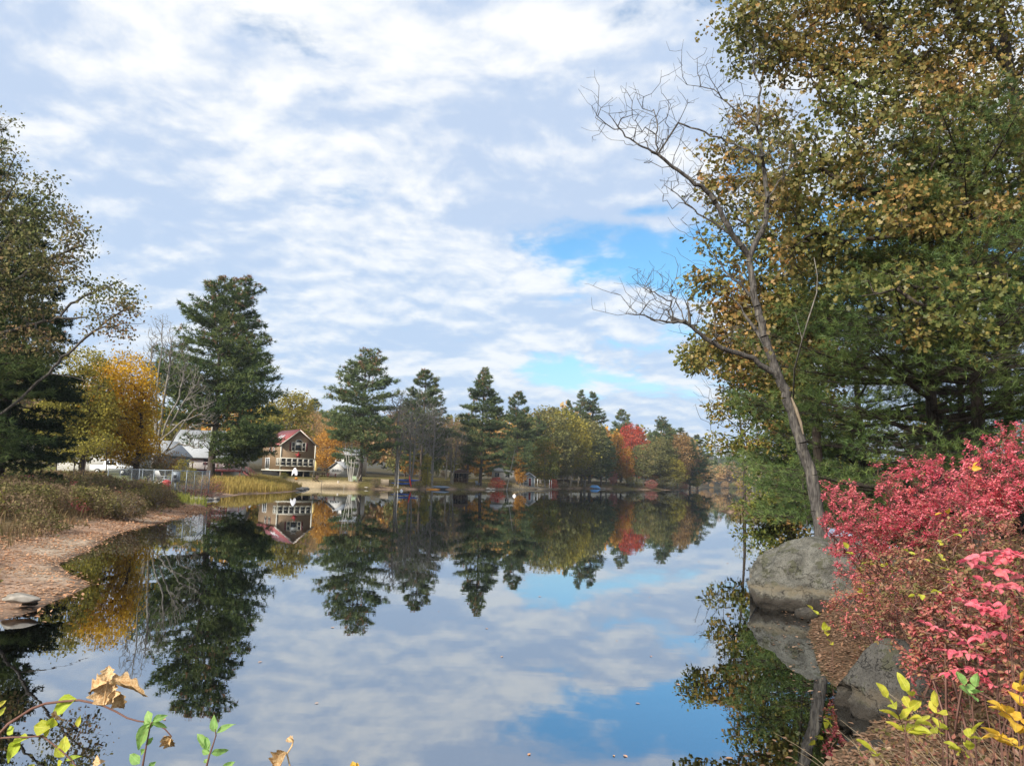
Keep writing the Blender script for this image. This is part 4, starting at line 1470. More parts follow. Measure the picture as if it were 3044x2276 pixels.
def brown_cabin():
    d = 173.0
    c = stand(1346, d)
    t = thing('cabin', 'small dark brown screened cabin with low hipped roof on the shore', 'cabin', c, rad(-6))
    L, Dp, ze = 3.0, 3.0, 2.15
    MB().box(0, 0, -.2, L, Dp, .12).part('floor', M['brownwood'], t)
    MB().box(.05, .05, .12, L - .05, Dp - .05, .85).part('lower_wall', M['brownwood'], t)
    MB().box(.25, .25, .86, L - .25, Dp - .25, ze).part('interior_shade', M['shadepaint'], t)  # solid near-black block, its colour paints the shade inside the cabin
    for x, y in ((0, 0), (L - .14, 0), (0, Dp - .14), (L - .14, Dp - .14), (.7, 0), (2.3, 0), (0, 1.4), (L - .14, 1.4)):
        MB().box(x, y, .12, x + .14, y + .14, ze).part('post', M['brownwood'], t)
    dd = MB().box(1.25, -.02, .12, 1.37, .03, 2.0).box(1.95, -.02, .12, 2.07, .03, 2.0).box(1.37, -.02, 1.9, 1.95, .03, 2.0).box(1.37, -.02, 1.0, 1.95, .03, 1.1).part('door', M['wood'], t)
    MB().box(1.0, -.06, 2.02, 2.4, -.01, 2.14).part('name_board', M['wood'], t)
    o = .75
    V = [(-o, -o, ze - .12), (L + o, -o, ze - .12), (L + o, Dp + o, ze - .12), (-o, Dp + o, ze - .12), (L / 2, Dp / 2 - .2, ze + .78), (L / 2, Dp / 2 + .2, ze + .78)]
    F = [(0, 1, 4), (1, 2, 5, 4), (2, 3, 5), (3, 0, 4, 5), (3, 2, 1, 0)]
    MB().add(V, F).part('roof', rough_mat('brown_shingle_roof', (.13, .075, .055), (.09, .055, .042), 5), t)
    m = MB()
    m.box(-o, -o - .03, ze - .2, L + o, -o - .002, ze - .06).part('fascia', M['wood'], t)


brown_cabin()


def pickup():
    d = 92.0
    c = stand(262, d)
    t = thing('pickup_truck', 'white pickup truck parked on the lawn behind the yellow tree', 'truck', c, rad(8))
    prof = [(0, 0, .45), (4.6, 0, .45), (4.6, 0, 1.05), (4.3, 0, 1.12), (3.2, 0, 1.18), (2.7, 0, 1.78), (1.6, 0, 1.82), (1.5, 0, 1.15), (0, 0, 1.12)]
    MB().prism(prof, np.array((0, 0, 0)), np.array((0, 1.8, 0))).part('body', M['white'], t)
    MB().prism([(1.75, 0, 1.2), (2.95, 0, 1.2), (2.6, 0, 1.68), (1.75, 0, 1.7)], np.array((0, -.02, 0)), np.array((0, -.004, 0))).part('side_window', M['glass'], t)
    for x in (.9, 3.7):
        for y in (-.03, 1.65):
            w = MB().bar((x, y, .36), (x, y + .2, .36), .72, None, 18).part('wheel', M['black'], t)
            MB().bar((x, y - .012, .36), (x, y + .01, .36), .36, None, 14).part('rim', M['white'], w)


pickup()


def chainlink():
    d = 60.0
    p = lambda u: at(u, 1448, d)
    A, Bp = p(318), p(546)
    zb = 1.12
    t = thing('chain_link_fence', 'galvanised chain-link enclosure on the left bank', 'fence', (A[0], A[1], zb), 0)
    L = Bp[0] - A[0]
    h = 1.42
    corners = [(0, 0), (L * .40, .1), (L * .60, .0), (L * .86, -.3), (L, .4), (L, 5.0), (0.3, 5.0)]
    corners.append(corners[0])
    for a, b in zip(corners[:-1], corners[1:]):
        a3, b3 = np.array((a[0], a[1], 0)), np.array((b[0], b[1], 0))
        n = max(1, int(np.linalg.norm(b3 - a3) / 1.5))
        for i in range(n):
            q = a3 + (b3 - a3) * i / n
            MB().bar(q - (0, 0, .4), q + (0, 0, h + (.08 if i == 0 else 0)), .08 if i == 0 else .045).part('post', M['galv'], t)
        MB().bar(a3 + (0, 0, h), b3 + (0, 0, h), .05).part('top_rail', M['galv'], t)
        Ls = np.linalg.norm(b3 - a3)
        e = (b3 - a3) / Ls
        P0, P1 = [], []
        s = .075
        for k in np.arange(-h, Ls, s):
            for sg in (1, -1):
                x0, x1 = k, k + h
                z0, z1 = (0, h) if sg > 0 else (h, 0)
                ca, cb = max(x0, 0), min(x1, Ls)
                if cb <= ca:
                    continue
                P0.append(a3 + e * ca + np.array((0, 0, z0 + (ca - x0) / h * (z1 - z0))))
                P1.append(a3 + e * cb + np.array((0, 0, z0 + (cb - x0) / h * (z1 - z0))))
        if P0:
            part('wire_mesh', *tubes(P0, P1, np.full(len(P0), .0022), np.full(len(P0), .0022), 3), M['galv'], t)
    # things kept inside
    q = thing('control_box', 'grey electrical cabinet on a post inside the fenced enclosure', 'cabinet', (A[0] + L * .80, d + 1.2, zb))
    MB().box(-.05, -.05, -.3, .05, .05, .6).part('post', M['galv'], q)
    MB().box(-.28, -.16, .55, .28, .16, 1.35).part('cabinet', M['galv'], q)
    MB().box(-.12, -.18, .85, .12, -.162, 1.1).part('meter', M['black'], q)
    an = np.linspace(0, np.pi / 2, 6)
    prof = [(.34, -.2), (.34, .35)] + [(.34 * math.cos(a), .35 + .24 * math.sin(a)) for a in an[1:]]
    V, F = lathe(prof, 16)
    solo('hydrant_cover', 'red domed cover inside the fenced enclosure', 'cover', V, F, M['redp'], (A[0] + L * .70, d + 1.0, zb + .1), 0, True)
    chair('white_chair', 'pale plastic garden chair standing behind the fence', (A[0] + L * .52, d + 2.5, zb + .35), 2.6, 'white', None)


def lathe(prof, n=16):
    prof = np.array(prof, float)
    an = np.arange(n) / n * 2 * np.pi
    V = np.stack([np.outer(prof[:, 0], np.cos(an)), np.outer(prof[:, 0], np.sin(an)), np.repeat(prof[:, 1:2], n, axis=1)], axis=2).reshape(-1, 3)
    m = len(prof)
    i = np.arange(n)[None, :]; j = (np.arange(n)[None, :] + 1) % n; b = (np.arange(m - 1) * n)[:, None]
    return V, [np.stack([b + i, b + j, b + n + j, b + n + i], axis=2).reshape(-1, 4)]


def chair(name, label, loc, rot, mm, group):
    """low wooden garden chair with a slatted sloping back"""
    t = thing(name, label, 'chair', loc, rot, group)
    for i in range(5):
        x = -.28 + i * .125
        MB().bar((x, .18, .30), (x * 1.15, .62, 1.02), .10, .025).part('back_slat', M[mm], t)
    for i in range(4):
        y = -.38 + i * .14
        MB().box(-.3, y, .36 - i * .02, .3, y + .12, .39 - i * .02).part('seat_slat', M[mm], t)
    for s in (-1, 1):
        MB().box(s * .34 - .03, -.42, 0, s * .34 + .03, -.34, .58).part('leg', M[mm], t)
        MB().bar((s * .34, -.4, .34), (s * .34, .55, .02), .04, .12).part('leg', M[mm], t)
        MB().box(s * .36 - .08, -.46, .58, s * .36 + .08, .35, .61).part('armrest', M[mm], t)
    return t


chainlink()


def picnic_table(label, u, d, rot, mm):
    t = thing('picnic_table', label, 'table', stand(u, d), rot)
    for i in range(4):
        MB().box(-.95, -.38 + i * .19, .72, .95, -.38 + i * .19 + .17, .76).part('top_plank', M[mm], t)
    for s in (-1, 1):
        MB().box(-.95, s * .78 - .14, .42, .95, s * .78 + .14, .46).part('bench_plank', M[mm], t)
        MB().box(s * .7 - .04, -.75, .34, s * .7 + .04, .75, .42).part('cross_beam', M[mm], t)
        for q in (-1, 1):
            MB().bar((s * .7, q * .72, 0), (s * .7, q * .25, .72), .09, .05).part('leg', M[mm], t)


picnic_table('maroon picnic table on the lawn before the white garage', 985, 148, rad(5), 'maroon')
picnic_table('second maroon picnic table, closer to the red-roofed house', 950, 150, rad(-12), 'maroon')
chair('adirondack_chair', 'pale green garden chair beside the birch clump', stand(1054, 141), rad(20), 'greenp', 'garden chairs by the lake')
chair('adirondack_chair', 'dark garden chair left of the picnic table', stand(938, 139), rad(-20), 'brownwood', 'garden chairs by the lake')
chair('adirondack_chair', 'blue-grey garden chair right of the cabin pine', stand(1420, 171), rad(30), 'blueside', 'garden chairs by the lake')
MBq = MB(); MBq.bar((0, 0, -.1), (.55, .2, 1.35), .16, .05)
solo('leaning_plank', 'pale plank leaning up beside the birch clump', 'plank', *MBq.out(), M['palewood'], stand(1062, 141))


def white_ghost():
    c = at(876, 1412, 138)
    r = np.random.default_rng(4)
    n, k = 18, 9
    V = []
    for j in range(k):
        f = j / (k - 1)
        for i in range(n):
            a = i / n * 2 * np.pi
            rr = (.22 + .30 * min(1, f * 2.2)) * (1 + .30 * math.sin(2 * a + 2 * f) * f)
            z = 1.55 - 1.35 * f + (.28 * math.sin(3 * a + 1) * f * f)
            V.append((rr * math.cos(a) * 1.15, rr * math.sin(a) * .5, z))
    V.append((0, 0, 1.68))
    F = [(j * n + i, j * n + (i + 1) % n, (j + 1) * n + (i + 1) % n, (j + 1) * n + i) for j in range(k - 1) for i in range(n)] + [(len(V) - 1, (i + 1) % n, i) for i in range(n)]
    m = MB(); m.add(V, F)
    t = thing('ghost_decoration', 'white draped ghost figure hanging before the porch of the red-roofed house', 'decoration', (c[0], 138, c[2]))
    m.part('sheet', M['cloth'], t, True)
    t.scale = (.72, .72, .8)
    MB().bar((0, 0, -1.2), (0, 0, 1.66), .06).part('stake', M['wood'], t)


white_ghost()


def pumpkin(label, loc, r):
    V, F = [], []
    n, k = 20, 9
    for j in range(k):
        th = np.pi * j / (k - 1)
        for i in range(n):
            a = i / n * 2 * np.pi
            rr = r * math.sin(th) * (1 - .09 * abs(math.sin(a * 4)))
            V.append((rr * math.cos(a), rr * math.sin(a), r * .85 * (1 - math.cos(th)) - (.12 * r if j == k - 1 else 0)))
    F = [(j * n + i, j * n + (i + 1) % n, (j + 1) * n + (i + 1) % n, (j + 1) * n + i) for j in range(k - 1) for i in range(n)]
    t = thing('pumpkin', label, 'pumpkin', loc)
    m = MB(); m.add(V, F); m.part('rind', M['orangep'], t, True)
    MB().bar((0, 0, r * 1.5), (r * .15, 0, r * 2.0), r * .2, None, 6).part('stem', M['weed'], t)


p = at(881, 1418, 138)
pumpkin('orange pumpkin on the ground under the white ghost figure', stand(881, 137.5, 1418), .30)
pumpkin('orange pumpkin lying in the dry weeds on the left bank', (at(216, 1466, 44)[0], 44, at(216, 1466, 44)[2] - .2), .15)

# yellow and white closed parasol at the house corner
t = thing('garden_flag', 'yellow and white feather flag at the right corner of the red-roofed house', 'flag', stand(932, 141))
MB().bar((0, 0, 0), (0, 0, 3.6), .05).part('pole', M['galv'], t)
m = MB(); m.prism([(.03, 0, 1.6), (.45, 0, 1.5), (.5, 0, 2.1), (.3, 0, 3.0), (.03, 0, 3.5)], np.array((0, -.01, 0)), np.array((0, .01, 0)))
m.part('cloth', plain_mat('yellow_flag_cloth', (.70, .52, .20), .8), t)


# boats
def kayak(name, label, loc, L, wd, rot, mm, tilt=0.0, group=None):
    n, k = 13, 8
    V = []
    for i in range(n):
        f = i / (n - 1) * 2 - 1
        w = wd / 2 * max(0.03, (1 - abs(f) ** 2.4))
        for j in range(k):
            a = j / k * 2 * np.pi
            V.append((f * L / 2, w * math.cos(a), (.17 + .10 * abs(f) ** 2) + w * .45 * math.sin(a)))
    F = [(i * k + j, i * k + (j + 1) % k, (i + 1) * k + (j + 1) % k, (i + 1) * k + j) for i in range(n - 1) for j in range(k)]
    F += [tuple(range(k - 1, -1, -1)), tuple((n - 1) * k + j for j in range(k))]
    t = thing(name, label, 'boat', loc, rot, group)
    t.rotation_euler = (tilt, 0, rot)
    m = MB(); m.add(V, F); m.part('hull', M[mm], t, True)
    m = MB()
    for i in range(14):
        a0, a1 = i / 14 * 2 * np.pi, (i + 1) / 14 * 2 * np.pi
        z = .17 + wd * .225 + .012
        m.bar((.45 * math.cos(a0), wd * .26 * math.sin(a0), z), (.45 * math.cos(a1), wd * .26 * math.sin(a1), z), .05, .05)
    m.part('coaming', M['black'], t)
    return t


KG = 'small boats pulled up on the far shore'
s_ = stand(1200, 150)
kayak('canoe', 'blue canoe with white edge on the shore rack, upper one', (s_[0] + .6, 150, s_[2] + .75), 5.0, .9, rad(10), 'blue', .3, KG)
kayak('canoe', 'blue canoe lying below the other blue one', (s_[0] - .2, 149, s_[2] + .1), 4.6, .85, rad(6), 'blue', .2, KG)
m = MB()
for x in (-1.5, 1.5):
    m.box(x - .05, -.5, -.2, x + .05, -.4, .8).box(x - .05, .4, -.2, x + .05, .5, .8).box(x - .05, -.6, .68, x + .05, .6, .76)
solo('boat_rack', 'timber rack carrying the blue canoes', 'rack', *m.out(), M['wood'], (s_[0] + .6, 150, s_[2]), rad(10))
tk = kayak('kayak', 'red kayak standing upright before the blue canoes', tuple(stand(1216, 147.5) + np.array((0, 0, 1.15))), 2.5, .6, 0, 'redp', 0, KG)
tk.rotation_euler = (0, rad(78), rad(20))
s_ = stand(1288, 150.5)
kayak('kayak', 'orange kayak lying on the shore left of the dark boat', (s_[0], 150.5, s_[2]), 3.0, .6, rad(-4), 'orangep', 0, KG)
s_ = stand(1310, 156)
kayak('rowing_boat', 'dark upturned rowing boat on the shore left of the cabin', (s_[0], 156, s_[2] + .1), 4.0, 1.5, rad(-8), 'blueside', 0, KG)


def crate(label, u, d):
    t = thing('slatted_bin', label, 'bin', stand(u, d), rad(4))
    for i in range(7):
        MB().box(-.75 + i * .215, -.02, 0, -.75 + i * .215 + .19, .02, 1.2).part('slat', M['wood'], t)
    for z in (.2, .95):
        MB().box(-.75, .022, z, .75, .06, z + .1).part('batten', M['wood'], t)
    MB().box(-.72, .065, 0, .72, 1.0, 1.05).part('bin_body', M['brownwood'], t)


crate('brown slatted wooden bin on the shore right of the twin-topped pine', 1144, 143)

# posts in the shallows and on the lawn
PG = 'thin posts standing along the beach'


def post(label, u, v0, v1, d, w, mm, group=PG, name='post'):
    a, b = at(u, v0, d), at(u, v1, d)
    m = MB(); m.bar((0, 0, -.4), (0, 0, b[2] - a[2]), w, None, 8)
    m.bar((0, 0, b[2] - a[2]), (0, 0, b[2] - a[2] + .02), w * 1.25, None, 8)
    return solo(name, label, 'post', *m.out(), M[mm], (a[0], d, a[2]), 0, False, group)


post('thin tall pole standing in the shallows off the sand beach', 955, 1456, 1428, 128, .10, 'wood')
post('short thin stake at the water edge right of the sand beach', 1022, 1455, 1441, 132, .07, 'palewood')
post('stubby stone-grey post at the right end of the sand', 1005, 1440, 1428, 138, .32, 'palewood')
post('short square wooden post in front of the dark hemlock', 82, 1462, 1430, 45, .20, 'wood', None)
post('white dock post, left one of the pair by the grey shed', 1633, 1448, 1426, 199, .11, 'white', 'white dock posts')
post('white dock post, right one of the pair by the grey shed', 1639, 1448, 1427, 200, .10, 'white', 'white dock posts')


def buoy(label, u, v):
    x, y = on_water(u, v)
    V, F = lathe([(.02, -.22), (.2, -.16), (.28, 0), (.24, .14), (.10, .22), (.08, .30), (.02, .31)], 14)
    t = thing('buoy', label, 'buoy', (x, y, 0), 0, 'buoys on the water')
    part('float', V, F, M['white'], t, True)
    m = MB(); m.bar((-.14, 0, .31), (.14, 0, .31), .04, None, 8); m.part('grip', M['orangep'], t)


buoy('white buoy floating off the blue canoes', 1193, 1459)
buoy('small white buoy floating off the leaning birch, the nearer one', 1529, 1474)

# dock of planks and stone ramp by the grey shed
t = thing('dock', 'low grey plank dock on the stone ramp by the grey shed', 'dock', (at(1560, 1448, 193)[0], 193, .25), rad(-4))
for i in range(16):
    MB().box(i * .42, 0, .15, i * .42 + .39, 1.5, .2).part('plank', M['palewood'], t)
for y in (.1, 1.3):
    MB().box(0, y, -.05, 6.7, y + .1, .145).part('joist', M['wood'], t)
for x in (.3, 3.3, 6.3):
    MB().bar((x, .15, -1.0), (x, .15, .14), .12).part('pile', M['wood'], t)
for i, (u, d, w, l, zz) in enumerate([(1552, 195, 3.0, 1.6, .35), (1580, 194.5, 2.6, 1.4, .45), (1560, 197, 3.4, 1.5, .85), (1590, 197.5, 2.4, 1.6, .9)]):
    c = stand(u, d)
    m = MB(); rr = np.random.default_rng(i + 70)
    poly = [(math.cos(a) * w / 2 * rr.uniform(.85, 1.1), math.sin(a) * l / 2 * rr.uniform(.85, 1.1), 0) for a in np.linspace(0, 2 * np.pi, 9)[:-1]]
    m.prism(poly, np.array((0, 0, -.3)), np.array((0, 0, .12)))
    solo('stone_slab', ['lowest flat stone slab left of the dock', 'flat stone slab at the foot of the ramp, right side', 'upper flat stone slab below the grey shed, left', 'upper flat stone slab below the grey shed, right'][i], 'stone slab', *m.out(), M['stone'], (c[0], d, c[2] + .05), 0, False, 'stone slabs of the ramp')

# wooden deck in the trees and blue tarp
t = thing('wooden_deck', 'brown timber deck on posts among the trees right of the grey shed', 'deck', (at(1652, 1420, 222)[0], 222, hz(at(1652, 1420, 222)[0], 222)))
for i in range(10):
    MB().box(0, i * .3, 2.15, 6.6, i * .3 + .27, 2.22).part('board', M['brownwood'], t)
for x in (.1, 2.2, 4.3, 6.4):
    MB().box(x, .05, -.2, x + .14, .2, 2.14).part('post', M['wood'], t)
rail_run(t, (0, .05, 2.22), (6.6, .05, 2.22), .9, 4, 'wood', False)
MB().box(.2, 1.5, 0, 4.0, 1.6, 2.1).part('skirt', M['brownwood'], t)


def tarp():
    c = stand(1768, 252)
    r = np.random.default_rng(9)
    nx, ny = 12, 8
    V = []
    for j in range(ny):
        for i in range(nx):
            x, y = (i / (nx - 1) - .5) * 3.6, (j / (ny - 1) - .5) * 2.0
            z = .9 * max(0, 1 - (x / 1.75) ** 4) * max(0, 1 - (y / 1.0) ** 4) + r.normal() * .05 + .05
            V.append((x, y, z))
    F = [(j * nx + i, j * nx + i + 1, (j + 1) * nx + i + 1, (j + 1) * nx + i) for j in range(ny - 1) for i in range(nx - 1)]
    m = MB(); m.add(V, F)
    solo('tarp', 'bright blue tarp draped over a heap by the shore', 'tarp', *m.out(), M['tarp'], c, 0, True)


tarp()
kayak('canoe', 'pale upturned canoe on the grass right of the blue tarp', tuple(stand(1786, 254)), 3.6, .8, rad(-10), 'palewood', 0, KG)


# stones at the shore
def rock(seed, rx, ry, rz, rough=.18, sub=3, cut=-.25, skew=0.0, nf=11):
    import bmesh
    bm = bmesh.new()
    fr_ = np.random.default_rng(seed)
    facets = [(Vector(unit(fr_.normal(size=3))), fr_.uniform(.62, .88)) for _ in range(nf)]
    bmesh.ops.create_icosphere(bm, subdivisions=sub, radius=1.0)
    off = Vector((seed * 3.1, seed * 1.7, seed * 5.3))
    for v in bm.verts:
        p = v.co.copy()
        k = 1 + rough * (mnoise.fractal(p * 1.1 + off, 1.0, 2.0, 2) * 1.0) + rough * .34 * mnoise.fractal(p * 3.5 + off, .8, 2.1, 5) + rough * .12 * (abs(mnoise.noise(p * 5.0 + off)) - .3)
        q = p * k
        for nrm, off_ in facets:
            e = q.dot(nrm) - off_
            if e > 0:
                q = q - nrm * (e * .88)
        q.z = q.z * (1 + skew * q.x)
        q.z = max(q.z, cut)
        v.co = Vector((q.x * rx, q.y * ry, q.z * rz))
    me = bpy.data.meshes.new('rock')
    bm.to_mesh(me)
    bm.free()
    me.polygons.foreach_set('use_smooth', np.ones(len(me.polygons), dtype=bool))
    return me


def place_rock(label, loc, seed, r, mm, rot=0.0, sub=3, rough=.25, group=None, name='boulder', cat='boulder', cut=-.35, skew=0.0):
    me = rock(seed, *r, rough, sub, cut, skew)
    me.materials.append(M[mm])
    o = link(name, me)
    o.location = loc
    o.rotation_euler = (0, 0, rot)
    o['label'] = label
    o['category'] = cat
    if group:
        o['group'] = group
    return o


SG = 'stones along the shore'
for i, (u, v, r, lb) in enumerate([(588, 1487, .55, 'flat grey stone at the mouth of the little inlet, leftmost'), (606, 1486, .5, 'grey stone second from left at the inlet'), (622, 1485, .42, 'grey stone third from left at the inlet'),
                                   (640, 1483, .5, 'grey stone at the right end of the inlet row'), (885, 1457, .7, 'pale rock at the left edge of the sand beach'), (897, 1455, .6, 'second pale rock at the left edge of the sand beach'), (908, 1453, .55, 'third pale rock nearest the sand'),
                                   (1452, 1449, .8, 'pale rock below the dark red shrub, left'), (1464, 1450, .6, 'pale rock below the dark red shrub, right'), (1090, 1430, .35, 'small pale stone lying on the lawn'), (2030, 1452, .6, 'pale driftwood-like rock at the end of the point')]):
    x, y = on_water(u, v) if v > 1452 else (at(u, v, np.interp(u, [880, 1090, 1460, 2030], [120, 137, 168, 287]))[0], np.interp(u, [880, 1090, 1460, 2030], [120, 137, 168, 287]))
    place_rock(lb, (x, y, max(hz(x, y), 0) + r * .08), 20 + i, (r * 1.4, r, r * .55), 'stone', i * .7, 2, .3, SG, 'shore_stone', 'stone')

# ------------------------------------------------------------------ right bank: boulders, leaning dead tree, oaks and pines
def granite(name, base, wet_z):
    m, B, out = mat(name)
    tco = B.n('ShaderNodeTexCoord')
    geo = B.n('ShaderNodeNewGeometry')
    P = tco.outputs['Object']
    n1 = B.noise(P, 3.6, 9, .68)
    n2 = B.noise(P, 34.0, 5, .7)
    n3 = B.noise(P, 3.2, 7, .68)
    c = B.mix(B.smooth(n1, .3, .7), tuple(x * .62 for x in base), tuple(x * 1.25 for x in base))
    c = B.mix(B.smooth(n2, .50, .64, 0, .85), c, tuple(x * .33 for x in base))
    c = B.mix(B.smooth(n2, .30, .16, 0, .6), c, tuple(min(1, x * 1.9) for x in base))
    c = B.mix(B.smooth(n3, .52, .60, 0, .8), c, (.085, .085, .05))             # lichen and moss
    nc = B.noise(B.v('MULTIPLY', P, (1.0, 1.0, 1.7)), 1.5, 4, .6)
    crack = B.smooth(B.m('ABSOLUTE', B.m('SUBTRACT', nc, .5)), .007, .001)
    c = B.mix(B.m('MULTIPLY', crack, .5), c, tuple(x * .2 for x in base))
    z = B.n('ShaderNodeSeparateXYZ', {0: geo.outputs['Position']}).outputs[2]
    wl = B.m('ADD', z, B.m('MULTIPLY', B.m('SUBTRACT', n1, .5), .5))
    c = B.mix(B.smooth(wl, wet_z + .14, wet_z - .08), c, (.045, .038, .030))      # dark tide mark
    c = B.mix(B.m('MULTIPLY', B.smooth(wl, wet_z, wet_z + .16), B.smooth(wl, wet_z + .26, wet_z + .14)), c, (base[0] * 1.0, base[1] * .88, base[2] * .72))
    hgt = B.m('SUBTRACT', B.m('ADD', n1, B.m('MULTIPLY', n2, .25)), B.m('MULTIPLY', crack, .5))
    b = B.n('ShaderNodeBump', {'Strength': 1.0, 'Distance': .16, 'Height': hgt})
    p = B.n('ShaderNodeBsdfPrincipled', {'Base Color': c, 'Roughness': .9, 'Normal': b.outputs[0]})
    p.inputs['Specular IOR Level'].default_value = .25
    B.t.links.new(p.outputs[0], out.inputs[0])
    return m


M['granite'] = granite('granite', (.175, .168, .142), .30)
M['granite_dark'] = granite('dark_granite', (.115, .108, .095), .12)
c = at(2445, 1690, 18.6)
place_rock('large pale rounded granite boulder at the water, below the leaning dead tree', (c[0] + .50, 19.1, .40), 3, (2.3, 1.5, 1.45), 'granite', .10, 6, .24, None, 'boulder', 'boulder', -.45, .20)
c = at(2262, 1700, 19.8)
place_rock('smaller mossy boulder tucked against the left of the large one', (c[0] + .12, 19.9, .2), 5, (.55, .5, .62), 'granite', .4, 5, .22, None, 'boulder', 'boulder', -.5)
c = at(2390, 1818, 17.1)
place_rock('small round stone at the water below the large boulder', (c[0], 17.0, .02), 8, (.26, .24, .2), 'granite_dark', 0, 3, .18, None, 'stone', 'stone', -.5)
c = at(2620, 2010, 10.0)
place_rock('dark rugged boulder half under the red bushes, nearest to the water', (c[0] + .16, 10.15, .22), 11, (.62, .68, .82), 'granite_dark', .9, 6, .62, None, 'boulder', 'boulder', -.55)
c = at(2560, 2150, 8.6)
place_rock('low dark wet stone at the water below the yellow-green sprig', (c[0] + .25, 8.6, .03), 14, (.45, .2, .10), 'granite_dark', .3, 3, .3, None, 'stone', 'stone', -.5)
x0, y0 = on_water(2860, 2270, .9)
place_rock('flat grey stone in the grass at the lower right', (x0 - .3, y0 + .2, hz(x0 - .3, y0 + .2)), 17, (.4, .3, .12), 'granite_dark', .3, 3, .2, None, 'stone', 'stone', -.5)


M['palebark'] = rough_mat('bare_split_wood', (.20, .15, .10), (.30, .24, .17), 8, (4, 4, .6))


def dead_tree():
    d = 20.5
    base = at(2448, 1600, d)
    base[2] = hz(base[0], d)
    r = np.random.default_rng(77)
    t = thing('dead_tree', 'leaning grey half-dead tree with long bare limbs behind the large boulder', 'tree', base)

    def L(px, dd=0.0):
        n = len(px)
        return [at(u, v, d + dd * i / max(n - 1, 1)) - base for i, (u, v) in enumerate(px)]
    s = Skel()
    s.line([np.array((0.05, 0, -.4))] + L([(2440, 1560), (2425, 1470), (2405, 1390), (2375, 1290), (2345, 1200), (2318, 1130), (2285, 1040), (2262, 960), (2247, 890), (2232, 815), (2229, 765)]), .18, .075, sub=4, rng=r, jit=.018)
    trunk_n = s.n
    limbs = [([(2229, 765), (2176, 698), (2136, 618), (2102, 565), (2036, 525), (1956, 459), (1896, 432), (1850, 392), (1820, 352)], .085, .012, -1.6),
             ([(2229, 765), (2275, 665), (2284, 585), (2265, 465), (2249, 372), (2259, 266), (2238, 186), (2245, 120)], .085, .012, 1.0),
             ([(2318, 1130), (2242, 1064), (2149, 1037), (2082, 991), (2036, 958), (1996, 958), (1930, 944), (1876, 931)], .085, .012, -1.2),
             ([(2247, 890), (2215, 860), (2149, 800), (2116, 745), (2082, 700)], .05, .008, .8),
             ([(2285, 1040), (2215, 930), (2160, 850)], .06, .012, 1.5),
             ([(2176, 698), (2100, 650), (2056, 618), (1996, 565)], .04, .008, .5),
             ([(2265, 465), (2182, 432), (2096, 392), (2016, 366)], .035, .006, -.6),
             ([(2249, 372), (2176, 319), (2122, 266), (2043, 253)], .035, .006, .5),
             ([(2275, 459), (2320, 400), (2362, 352)], .03, .008, 0),
             ([(2284, 585), (2330, 520), (2370, 480)], .03, .008, .6),
             ([(1956, 459), (1949, 425), (1956, 372), (1943, 326)], .022, .006, 0),
             ([(1996, 958), (1998, 898), (1943, 871), (1915, 850)], .025, .006, 0),
             ([(2050, 965), (2043, 898)], .045, .03, 0),
             ([(2036, 958), (2010, 900), (1990, 860)], .02, .006, .3)]
    for px, a, b, dd in limbs:
        s.line(L(px, dd), a, b, sub=4, rng=r, jit=.02)
    tg = []
    P = s.P[trunk_n:s.n]
    for p in P[r.choice(len(P), 520)]:
        tg.append(p + np.array((r.normal() * .42 - .12, r.normal() * .4, abs(r.normal()) * .42 + .05)))
    s.grow(np.array(tg), r, .30, 1.6, trunk_n, .05, .06)
    tp = s.P[np.array(s.tips)]
    s.grow(np.repeat(tp, 2, axis=0) + r.normal(size=(len(tp) * 2, 3)) * np.array((.22, .22, .16)) + np.array((-.03, 0, .12)), r, .2, 1.2, trunk_n, .04, .05)
    part('trunk', *s.wood(.0042, .40, 9), M['bark_dead'], t, True)
    # a few last leaves
    tips = s.P[np.array(s.tips)]
    right = tips[(tips[:, 0] > -1.9)][::3]
    C = np.repeat(right, 3, axis=0) + r.normal(size=(len(right) * 3, 3)) * .16
    part('last_leaves', *leaves(C, .13, r, 'oak', .5), M['oak_russet'], t)
    # pale split wound on the trunk
    q = [at(u, v, d - .17) - base for u, v in [(2352, 1180), (2366, 1215), (2380, 1255), (2388, 1290)]]
    part('split_wood', *strand(q, [.02, .045, .04, .015], 0, 6), M['palebark'], t, True)


dead_tree()
ts = at(2362, 1100, 23)
q = [at(u, v, dd) - np.array((ts[0], 23, 0)) for u, v, dd in [(2400, 1560, 29), (2372, 1300, 27.5), (2358, 1180, 25), (2362, 1097, 23), (2385, 1010, 22), (2402, 951, 21.5), (2428, 870, 21.5), (2430, 820, 21.5), (2420, 765, 21.5)]]
solo('dead_sapling', 'thin pale dead stem beside the leaning tree', 'tree', *join([strand(q, .035, .012, 6), strand([q[4], q[4] + np.array((-.2, 0, .8))], .014, .005, 4)]), M['bark_grey'], (ts[0], 23, 0), 0, True)


